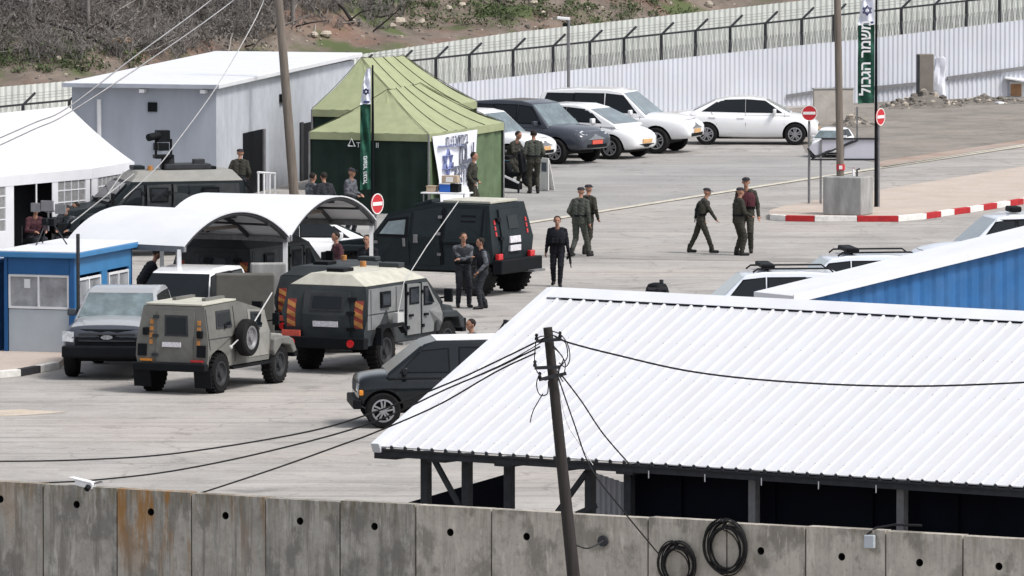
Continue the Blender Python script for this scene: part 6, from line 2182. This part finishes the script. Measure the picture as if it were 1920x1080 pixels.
# barrel-shaped stand-in for a dark roof light and trestle showing above the shed roof
g_ = G(1232, 622)
bar_ = thing('roof_light_standin', 'dark barrel-shaped stand-in for a roof light showing above the shed ridge', 'barrel', g_, 0)
MB().lathe((0, 0, 0), (0, 0, 1), [(0, .24), (.05, .27), (.4, .27), (.43, .285), (.47, .27), (.85, .27), (.9, .285), (.94, .27), (1.02, .25), (1.1, .2), (1.13, .1)], 22).build('drum', M['black'], bar_, smooth=30)
MB().box((0, 0, 1.0), (.44, .5, .06)).cyl((.1, 0, 1.1), (.1, 0, 1.2), .05, n=10).build('lid', M['steel'], bar_, .01)
g_ = G(945, 655)
tr_ = thing('steel_trestle', 'dark folding steel trestle by the shed roof corner', 'trestle', g_, R(20))
for y in (-.2, .2):
    MB().bar((-.3, y, 0), (.1, y, .62), .04).build('leg', M['steel'], tr_)
    MB().bar((.35, y, 0), (.1, y, .62), .04).build('leg', M['steel'], tr_)
MB().bar((.1, -.24, .62), (.1, .24, .62), .06).bar((-.1, -.24, .42), (.5, -.24, .66), .05).build('top_bar', M['steel'], tr_)

# ================================================================== FOREGROUND POLE AND CABLES
PD = 141.0
fb, ft_ = W(1076, 1085, PD), W(1027, 614, PD)
ext = ft_ + (fb - ft_) * ((ft_.z + .2) / (ft_.z - fb.z))
fpole = thing('utility_pole', 'leaning tarred wooden pole with tangled cables in front of the wall', 'utility pole', ext)
MB().tube([V(0, 0, 0), (ft_ - ext) * .5, ft_ - ext], [.118, .095, .07], 14).build('shaft', M['dark_pole'], fpole, smooth=60)
def pw_(px, py, off=-.15): return W(px, py, PD + off) - ext
for a, b in (((1005, 640), (1052, 636)), ((1002, 690), (1050, 688)), ((1010, 712), (1062, 700))):
    MB().bar(pw_(*a), pw_(*b), .035, .05).build('crossbar', M['steel'], fpole)
for q in ((1006, 634), (1050, 630), (1003, 684), (1012, 706)):
    c = pw_(*q)
    MB().lathe(c - V(0, 0, .03), (0, 0, 1), [(0, .025), (.03, .03), (.05, .018), (.08, .028), (.1, .012)], 8).build('insulator', M['black'], fpole)
lp2 = MB()
def smooth_curve(P, n=10):
    out = []
    for i in range(len(P) - 1):
        p0, p1, p2, p3 = P[max(0, i - 1)], P[i], P[i + 1], P[min(len(P) - 1, i + 2)]
        for k in range(n):
            t = k / n
            out.append(.5 * ((2 * p1) + (p2 - p0) * t + (2 * p0 - 5 * p1 + 4 * p2 - p3) * t * t + (3 * p1 - p0 - 3 * p2 + p3) * t ** 3))
    return out + [P[-1]]
for pts in ([(1033, 620), (1052, 628), (1066, 650), (1068, 675), (1060, 688), (1048, 680)], [(1028, 630), (1008, 634), (1003, 660), (1004, 690), (1020, 712), (1032, 708)],
            [(1030, 640), (1048, 660), (1060, 682), (1054, 706), (1040, 700)], [(1012, 700), (1006, 720), (1012, 740), (1026, 738), (1028, 715)], [(1030, 626), (1058, 640), (1064, 668), (1050, 690), (1046, 714)],
            [(1036, 650), (1056, 672), (1046, 696), (1056, 716)], [(1018, 738), (1000, 770), (994, 792)]):
    lp2.tube(smooth_curve([pw_(x, y, -.2 - .05 * i_) for i_, (x, y) in enumerate(pts)]), .009, 5)
lp2.build('cable_loops', M['cable'], fpole, recalc=False)
def cable(pts, r, label, m='cable', group='black cables strung from the tarred pole'):
    P = [W(x, y, d) for x, y, d in pts]
    return tag(MB().tube(smooth_curve(P), r, 5).build('cable', M[m], recalc=False), label, 'cable', group)
cable([(1020, 634, 140.8), (930, 678, 141.5), (840, 719, 142.3), (690, 777, 144), (560, 813, 146), (330, 850, 150), (160, 862, 153), (0, 865, 156), (-150, 863, 159)], .014, 'uppermost black cable running left from the tarred pole across the lot')
cable([(1012, 650, 140.8), (930, 690, 141.5), (840, 728, 142.3), (690, 795, 144), (500, 847, 147), (330, 882, 150), (200, 898, 152), (90, 905, 153.5), (-100, 909, 156)], .014, 'middle black cable from the pole meeting the wall top near the camera')
cable([(1004, 662, 140.8), (930, 697, 141.5), (820, 760, 142.5), (700, 812, 144), (640, 834, 145), (520, 877, 147.5), (390, 920, 150.3), (330, 938, 151.5)], .014, 'lowest black cable from the pole dipping behind the wall')
cable([(1018, 640, 140.8), (960, 674, 141.2), (900, 702, 141.8), (840, 728, 142.2), (790, 752, 142.8)], .009, 'thin black cable twisted round the cables left of the pole')
cable([(1040, 630, 140.8), (1066, 642, 140.5), (1150, 664, 140), (1300, 697, 139.5), (1480, 716, 139), (1700, 724, 138.5), (1920, 717, 138), (2080, 706, 137.5)], .015, 'black cable sagging right across the white roof')
cable([(1052, 702, 140.8), (1090, 752, 141.2), (1130, 812, 141.6), (1178, 868, 142.4)], .012, 'black cable from the pole down to the shed eave')
cable([(1046, 706, 140.7), (1075, 790, 140.3), (1108, 878, 140), (1170, 960, 140), (1236, 1040, 140.6)], .012, 'black cable from the pole down to the lower coil')
cable([(1046, 716, 140.7), (1062, 790, 140.5), (1090, 838, 140.4), (1112, 872, 140.2)], .006, 'thin grey wire hanging beside the pole', 'pale_cable')
cable([(1080, 1022, 140.6), (1100, 1028, 140.7), (1118, 1022, 141.5), (1131, 1014, 143.2)], .012, 'short black cable from the pole to the pipe mouth')
gw = 'overhead cables at the upper left'
cable([(460, -60, 240), (396, 0, 240), (250, 108, 238), (125, 203, 236), (60, 232, 235), (-60, 285, 233)], .018, 'upper of the two dark overhead cables crossing the marquee roof', 'grey_steel', gw)
cable([(500, -60, 240), (432, 5, 240), (290, 106, 238), (128, 212, 236), (60, 244, 235), (-60, 300, 233)], .018, 'lower of the two dark overhead cables crossing the marquee roof', 'grey_steel', gw)
cable([(505, -40, 236), (490, 12, 236), (455, 80, 235), (400, 172, 234), (330, 268, 233), (296, 312, 232.5), (232, 372, 232)], .012, 'thin pale cable slanting down past the grey building corner', 'pale_cable', gw)
# ================================================================== VEHICLES
Y = R(65)
armoured_jeep('grey green armoured jeep with a spare wheel on its side', at_wheel(405, 737, -1.4, -.74, Y), Y)
Y = R(64)
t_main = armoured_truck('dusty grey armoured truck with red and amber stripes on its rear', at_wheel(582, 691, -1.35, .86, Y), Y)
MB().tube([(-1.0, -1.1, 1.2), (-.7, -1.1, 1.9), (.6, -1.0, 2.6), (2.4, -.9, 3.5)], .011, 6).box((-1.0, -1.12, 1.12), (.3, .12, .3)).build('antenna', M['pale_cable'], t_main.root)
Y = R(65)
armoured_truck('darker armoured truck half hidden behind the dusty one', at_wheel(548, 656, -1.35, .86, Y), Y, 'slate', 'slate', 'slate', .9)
Y = R(152)
a3 = armoured_van('dark green armoured carrier with its rear door towards the lot', at_wheel(960, 546, -1.9, -.88, Y), Y)
MB().tube([(-2.2, .7, 2.2), (-.6, .8, 1.6), (.4, .9, 1.1)], .01, 6).build('antenna', M['pale_cable'], a3.root)
Y = R(196)
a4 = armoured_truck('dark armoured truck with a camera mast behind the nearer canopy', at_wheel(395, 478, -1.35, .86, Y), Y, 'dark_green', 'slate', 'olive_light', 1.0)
MX = -.3
ms = MB()
ms.cyl((MX, .1, 2.1), (MX, .1, 2.55), .06, n=10).box((MX, .1, 2.5), (.5, .3, .1)).bar((MX - .2, .1, 2.55), (MX - .2, .1, 2.95), .06).bar((MX + .2, .1, 2.55), (MX + .2, .1, 2.95), .06)
ms.box((MX, 0, 3.02), (.34, .3, .3)).cyl((MX + .12, .1, 3.05), (MX + .45, .3, 3.0), .1, n=10).box((MX, .1, 2.75), (.26, .2, .2))
ms.build('camera_mast', M['black'], a4.root, .015)
MB().box((-.9, 0, 2.24), (1.2, .7, .14)).box((-1.2, .2, 2.36), (.3, .2, .14)).box((-.5, -.1, 2.36), (.24, .2, .18)).build('roof_gear', M['steel'], a4.root, .02)
for sy in (.6, -.5):
    MB().tube([(.6, sy, 2.1), (1.4, 1.0, 1.6), (2.4, 1.2, .9)], .014, 6).build('antenna', M['pale_cable'], a4.root)

Y = R(263.5)
pu = car('pickup_truck', 'pickup truck with grey bonnet and black grille facing the camera beside the blue booth', 'pickup truck', at_wheel(136, 706, 1.8, .9 * -1, Y), Y, dict(PICKUP, cab='silver', hoodp=(1.38, 2.55, .8, 'silver')), 'dark_paint')
pu.end('grille_bar', [[(-.62, z), (.62, z), (.62, z + .035), (-.62, z + .035)] for z in (.84, .98)], M['steel'], True, .03)
pu.end('emblem', [[(.13 * math.cos(R(a)), .93 + .05 * math.sin(R(a))) for a in range(0, 360, 30)]], M['chrome'], True, .045)
MB().box((2.78, 0, .62), (.16, 1.94, .26)).build('front_bumper', M['black'], pu.root, .04)
Y = R(253)
sv = car('police_suv', 'white police car with dark windscreen and red marked side behind the pickup', 'police car', at_wheel(246, 664, 1.33, -.83, Y), Y, dict(SUV, wsm='glass', cab='white_paint', wsw=1.0), 'black_paint')
sv.side('red_marking', [[(-1.6, .75), (.3, .8), (-.2, 1.05), (-1.6, 1.1)]], M['red'], th=.012)
sv.side('checker_marking', [quadp(-1.8 + .3 * k, -1.62 + .3 * k, 1.08 if k % 2 else 1.12, 1.14 if k % 2 else 1.18) for k in range(7)], M['navy'], th=.02, each=False)
MB().box((.75, .96, 1.05), (.1, .12, .14)).build('indicator', M['amber'], sv.root, .02)
Y = R(185)
vn = car('passenger_van', 'dark passenger van with pale roof next to the shed roof', 'van', at_wheel(715, 803, 1.725, .9, Y), Y, dict(VAN, wsm='glass'), 'black_paint', scale=.98)
vn.top('roof_panel', [[(-2.4, -.74), (.6, -.74), (.6, .74), (-2.4, .74)]], M['white_metal'], .012)
for sg in (1, -1): MB().box((2.17, sg * .9, .74), (.1, .1, .12)).build('indicator', M['amber'], vn.root, .02)
MB().box((2.26, 0, .5), (.18, 1.9, .2)).build('front_bumper', M['black'], vn.root, .03)
Y = R(64)
armoured_truck('dark armoured truck parked under the nearer canopy', at_wheel(372, 612, -1.35, .86, Y), Y, 'slate', 'slate', 'slate')
# cars parked along the pale fence
pk = 'cars parked in front of the pale fence'
Y = R(-20)
car('parked_car', 'large white off roader parked at the right end of the slanting row', 'car', at_wheel(1229, 288, 1.44, -.83, Y), Y, stretch(SUV, 1.09), 'white_paint', pk, 1.03)
Y = R(-30)
car('parked_car', 'white hatchback parked between the dark car and the white off roader', 'car', at_wheel(1144, 299, 1.35, -.79, Y), Y, HATCH, 'white_paint', pk, 1.04)
Y = R(-36)
car('parked_car', 'dark blue car with red number plate in the slanting row', 'car', at_wheel(1044, 308, 1.32, -.83, Y), Y, dict(SUV, plate=(.66, 'plate_r')), 'dark_paint', pk, .99)
Y = R(-30)
car('parked_car', 'white car behind the two officers at the tent corner', 'car', at_wheel(958, 318, 1.32, -.83, Y), Y, dict(SUV, plate=(.66, 'plate_y')), 'white_paint', pk, .92)
Y = R(-3)
car('parked_car', 'white sedan parked side on behind the no entry sign', 'car', at_wheel(1489, 272, 1.33, -.78, Y), Y, SEDAN, 'white_paint', pk, 1.02)
Y = R(250)
car('parked_car', 'small white car mostly hidden behind the sign boards', 'car', at_wheel(1494, 296, 1.0, -.79, Y), Y, stretch(HATCH, .7), 'white_paint', pk, .56)
# white minibus under the farther canopy
Y = R(6)
car('parked_car', 'white car with dark windows seen under the farther canopy', 'car', at_wheel(680, 524, 1.35, -.79, Y), Y, HATCH, 'white_paint')
# police cars beyond the shed
pg = 'pale police cars beyond the sheds'
def police(label, px, py, yaw, bar=True, sc=1.0):
    v = car('police_car', label, 'police car', at_wheel(px, py, 1.32, .83, yaw), yaw, SUV, 'police_paint', pg, sc)
    if bar:
        MB().box((-.25, 0, 1.97), (.3, 1.2, .1)).box((-.25, .35, 1.91), (.1, .1, .1)).box((-.25, -.35, 1.91), (.1, .1, .1)).build('light_bar', M['black'], v.root, .03)
    for sg in (1, -1):
        MB().tube([(-1.7, sg * .6, 1.84), (-1.6, sg * .6, 1.92), (.0, sg * .6, 1.92), (.1, sg * .6, 1.84)], .022, 6).build('roof_rail', M['black'], v.root, smooth=60)
    return v
police('pale police car with a light bar, nearest to the shed ridge', 1312, 668, R(186))
police('pale police car with roof racks behind the first police car', 1475, 634, R(188))
jp = car('police_jeep', 'dark framed pale jeep at the right edge above the blue shed', 'jeep', at_wheel(1795, 548, 1.32, .83, R(192)), R(192), dict(SUV, rw=SUV['rw']), 'police_paint', None)
jp.side('window_surround', [[(-2.0, 1.14), (.78, 1.14), (.3, 1.74), (-1.9, 1.77)]], M['black'], th=.004)
MB().box((-.3, 0, 1.95), (.3, .5, .14)).build('roof_lamp', M['black'], jp.root, .04)

# ================================================================== PEOPLE
ARMS = dict(lh=(.24, -.12, 1.18), rh=(.22, .14, 1.22), lpole=(-.1, 1, -.5), rpole=(-.1, -1, -.5))
person('officer in grey camouflage standing with folded arms before the dark carrier', 868, 576, 1.75, 282, dict(ARMS, turn=8, lf=(.06, .14, 0), rf=(0, -.12, 0)), 'u_grey', 'u_dark', 'bare', 'u_dark')
person('officer in black vest facing left towards the one with folded arms', 905, 579, 1.66, 195, dict(lf=(.1, .16, 0), rf=(-.1, -.14, 0), lh=(.16, .26, .98), rh=(.1, -.27, .9), turn=-6), 'u_black', 'u_dark', 'bare', 'u_black', sleeves='u_grey')
r_, L = person('bearded man in black walking towards the camera with a rifle', 1045, 537, 1.70, 268, dict(lf=(.16, .07, 0), rf=(-.2, -.1, .03), lh=(.1, .30, .82), rh=(-.05, -.3, .84), lean=.04), 'u_black', 'u_black', 'bare', 'u_black')
rifle('short black rifle carried low by the man walking towards the camera', L(.1, .29, 1.02), L(.26, .36, .5))
person('man in light olive overalls walking away, left of the pair', 1086, 482, 1.76, 62, dict(lf=(-.18, .12, .03), rf=(.26, -.14, 0), lh=(.1, .2, .98), rh=(.0, -.3, .9), lean=.05, turn=5), 'u_olive2', 'u_olive2', 'cap')
person('man in olive walking away, right of the pair and half hidden', 1100, 478, 1.78, 55, dict(lf=(.26, .1, 0), rf=(-.24, -.1, .03), lh=(.05, .26, .9), rh=(.12, -.27, .95), lean=.04), 'u_olive', 'u_olive', 'cap')
r_, L = person('capped soldier walking right alone with arm stretched forward', 1314, 475, 1.66, 4, dict(lf=(-.3, .1, .02), rf=(.3, -.1, 0), lh=(.1, .2, .92), rh=(.42, -.2, .92), lean=.09, nod=.12), 'u_olive', 'u_olive', 'cap', 'u_olive')
rifle('black rifle slung on the back of the soldier walking right', L(-.10, -.12, 1.38), L(-.17, .02, .86))
person('capped man in olive standing, left one of the close pair by the island', 1384, 479, 1.72, 22, dict(lf=(.0, .1, 0), rf=(.06, -.12, 0), lh=(.3, .1, 1.05), rh=(.3, -.18, 1.05)), 'u_olive', 'u_olive', 'cap')
person('man with dark red collar standing behind the pair partner by the island', 1399, 474, 1.92, 262, dict(lf=(.05, .12, 0), rf=(-.02, -.1, 0), lh=(.06, .3, .9), rh=(.2, -.12, 1.05)), 'u_olive', 'u_olive', 'cap', 'u_maroon')
person('man in dark olive standing in front of the white banner', 885, 407, 1.74, 350, dict(lf=(.06, .1, 0), rf=(-.06, -.1, 0), lh=(.12, .22, 1.0), rh=(.1, -.24, .96), turn=-6), 'u_olive', 'u_olive', 'bare')
person('dark uniformed man astride the scooter at the tent corner', 957, 345, 1.72, 330, dict(lf=(.12, .26, 0), rf=(.1, -.28, 0), drop=.22, lean=.16, lh=(.5, .2, 1.0), rh=(.5, -.2, 1.0), nod=.2), 'u_olive', 'u_olive', 'bare')
person('man in olive seen from behind next to the scooter', 1001, 363, 1.76, 98, dict(lf=(.0, .11, 0), rf=(.0, -.11, 0), lh=(.16, .18, 1.0), rh=(.16, -.2, 1.0)), 'u_olive2', 'u_olive', 'bare')
r_, L = person('soldier seen from behind at the corner of the grey building', 449, 402, 1.76, 78, dict(lf=(.04, .11, 0), rf=(-.03, -.11, 0), lh=(.2, .22, 1.05), rh=(.22, -.2, 1.02), lean=.05), 'u_olive', 'u_dark', 'cap')
rifle('rifle held slanting down by the soldier at the building corner', L(-.2, -.1, 1.0), L(-.12, -.42, .62))
r_, L = person('officer in a dark cap at the flag in front of the dark tent', 656, 442, 1.76, 330, dict(lh=(.28, .1, 1.1), rh=(.28, -.12, 1.08)), 'u_grey', 'u_dark', 'cap')
person('officer in dark clothes left of the flag, seen from behind', 611, 448, 1.72, 120, dict(lh=(.2, .2, 1.0), rh=(.2, -.2, 1.0), lean=.06), 'u_dark', 'u_dark', 'bare')
person('officer in grey camouflage next to the leaning pole by the tent', 584, 446, 1.68, 40, dict(lh=(.3, .1, 1.05), rh=(.25, -.2, 1.0)), 'u_grey', 'u_dark', 'bare')
person('man whose head and shoulders show above the passenger van roof', 888, 762, 1.80, 200, dict(turn=10), 'u_dark', 'u_dark', 'bare')
person('man in black stooping under the nearer canopy by the booth', 268, 612, 1.78, 20, dict(lean=.2, lh=(.5, .15, .95), rh=(.5, -.15, .95), nod=.3), 'u_black', 'u_black', 'bare')
person('man in black leaning forward between the two canopies', 500, 640, 1.76, 25, dict(lean=.22, lh=(.5, .15, 1.0), rh=(.45, -.15, 1.0), nod=.3), 'u_black', 'u_black', 'bare')
person('man in a dark red jacket under the farther canopy', 634, 572, 1.72, 200, dict(lh=(.25, .1, 1.1), rh=(.25, -.1, 1.1)), 'u_red', 'u_dark', 'bare')
person('man in black under the farther canopy near its right post', 690, 580, 1.74, 250, dict(), 'u_black', 'u_black', 'bare')
person('dark figure standing in the marquee opening', 48, 462, 1.74, 300, dict(lh=(.25, .1, 1.1), rh=(.25, -.1, 1.1)), 'u_black', 'u_black', 'bare')
person('dark figure leaning at the marquee corner', 178, 470, 1.2, 0, dict(lean=.3, nod=.3, lh=(.4, .2, .8), rh=(.4, -.2, .8)), 'u_black', 'u_dark', 'bare')

person('standing man in dark clothes behind the seated man in dark red', 80, 464, 1.76, 230, dict(lh=(.22, .14, 1.1), rh=(.2, -.14, 1.15)), 'u_dark', 'u_black', 'bare')
person('man in a grey shirt standing inside the marquee beside the window panel', 96, 458, 1.70, 260, dict(), 'u_grey', 'u_dark', 'bare')
SIT = dict(drop=.42, lf=(.4, .13, 0), rf=(.38, -.13, 0), lh=(.4, .16, .72), rh=(.4, -.16, .72), lean=.08)
def seated(label, seat_label, px, py, face, shirt, tr, head='bare', hairm='hair'):
    person(label, px, py, 1.74, face, SIT, shirt, tr, head, hairm=hairm)
    g_ = G(px, py)
    ch = thing('folding_chair', seat_label, 'chair', g_, R(face))
    MB().box((-.04, 0, .36), (.4, .42, .03)).build('seat', M['black'], ch, .008)
    MB().box((-.26, 0, .66), (.03, .42, .34)).build('backrest', M['black'], ch, .008)
    for x in (-.24, .14):
        for y in (-.19, .19): MB().cyl((x, y, 0), (x, y, .36 if x > 0 else .8), .014, n=6).build('leg', M['grey_steel'], ch)
seated('seated man in dark red beside the tripod in front of the marquee', 'folding chair under the seated man in dark red', 62, 484, 300, 'u_red', 'u_dark')
seated('seated man in grey camouflage in front of the marquee window', 'folding chair under the seated man in grey camouflage', 128, 482, 250, 'u_grey', 'u_dark', 'cap')
seated('seated man in black nearest to the nearer canopy end', 'folding chair under the seated man in black by the canopy', 152, 478, 210, 'u_black', 'u_dark')
# scooter, board, table with boxes
sc = thing('motor_scooter', 'black motor scooter with a cyan panel beside the green tent', 'scooter', G(962, 350), R(-30))
wheel(sc.id_data if False else sc, (.55, 0, .25), (0, -1, 0), .25, .1, 'spoke', 'dark_rim')
wheel(sc, (-.5, 0, .25), (0, -1, 0), .25, .12, 'spoke', 'dark_rim')
MB().prism([(-.6, -.12, .35), (-.1, -.12, .28), (.25, -.12, .3), (.3, -.12, .42), (-.05, -.12, .42), (-.15, -.12, .72), (-.65, -.12, .78)], (0, .24, 0)).build('body', M['black'], sc, .03, 2, 40)
MB().box((-.38, 0, .84), (.62, .26, .1)).build('seat', M['black'], sc, .03, 2, 40)
MB().prism([(.28, -.16, .4), (.42, -.16, .4), (.34, -.16, 1.0), (.22, -.16, .96)], (0, .32, 0)).build('leg_shield', M['black'], sc, .03, 2, 40)
MB().box((-.5, 0, .66), (.52, .32, .16)).build('side_panel', M['cyan'], sc, .02)
MB().bar((.56, 0, .3), (.3, 0, 1.08), .05).bar((.3, -.32, 1.1), (.3, .32, 1.1), .035).build('handlebar', M['steel'], sc)
ab = thing('notice_board', 'narrow white notice board on the ground by the scooter', 'notice board', G(1021, 358), R(-62))
MB().box((0, 0, .48), (.5, .03, .92)).box((0, .12, .45), (.46, .02, .88), Matrix.Rotation(.2, 3, 'X')).build('board', M['sign_white'], ab, .01)
MB().box((0, -.018, .68), (.3, .006, .26)).build('print', M['greyprint'], ab)
rk = thing('equipment_rack', 'black folding rack with a pale top bar left of the scooter', 'rack', G(942, 362), R(-22))
MB().bar((-.5, 0, .72), (.5, 0, .3), .05).build('top_bar', M['white_metal'], rk)
MB().prism([(-.5, -.02, .68), (.5, -.02, .26), (.5, -.02, .1), (-.4, -.02, .2)], (0, .3, 0)).build('panel', M['black'], rk, .02)
for x in (-.45, .45): MB().bar((x, .1, .3), (x, .1, 0), .05).build('leg', M['steel'], rk)
tbp = G(838, 412)
tb2 = thing('folding_table', 'folding table with boxes in front of the banner', 'table', tbp, R(-20))
MB().box((0, 0, .73), (1.3, .6, .04)).build('tabletop', M['white_metal'], tb2, .01)
for x in (-.58, .58):
    for y in (-.25, .25): MB().cyl((x, y, 0), (x, y, .71), .018, n=6).build('leg', M['grey_steel'], tb2)
Mt = Matrix.Rotation(R(-20), 3, 'Z')
for (x, y, sx, sy, sz, m, lb, nm) in ((-.02, 0, .3, .3, .22, 'blue_crate', 'blue plastic crate on the table under the banner', 'crate'), (.26, .02, .22, .28, .2, 'black', 'black box on the table right of the blue crate', 'box'), (-.42, 0, .26, .26, .14, 'cardboard', 'low tan carton at the left end of the table', 'carton')):
    q = tbp + Mt @ V(x, y, .75)
    e = thing(nm, lb, nm, q, R(-20))
    MB().box((0, 0, sz / 2 + .001), (sx, sy, sz)).build('case', M[m], e, .015)
    MB().box((0, 0, sz + .012), (sx + .02, sy + .02, .024)).build('lid', M[m if m != 'blue_crate' else 'white_metal'], e, .006)
q = tbp + Mt @ V(.1, .02, .75 + .25)
e = thing('carton', 'grey and white carton stacked on the blue crate', 'carton', q, R(-14))
MB().box((0, 0, .1), (.44, .28, .2)).build('case', M['cardboard'], e, .01)
MB().box((0, -.143, .1), (.2, .006, .14)).build('label', M['sign_white'], e)
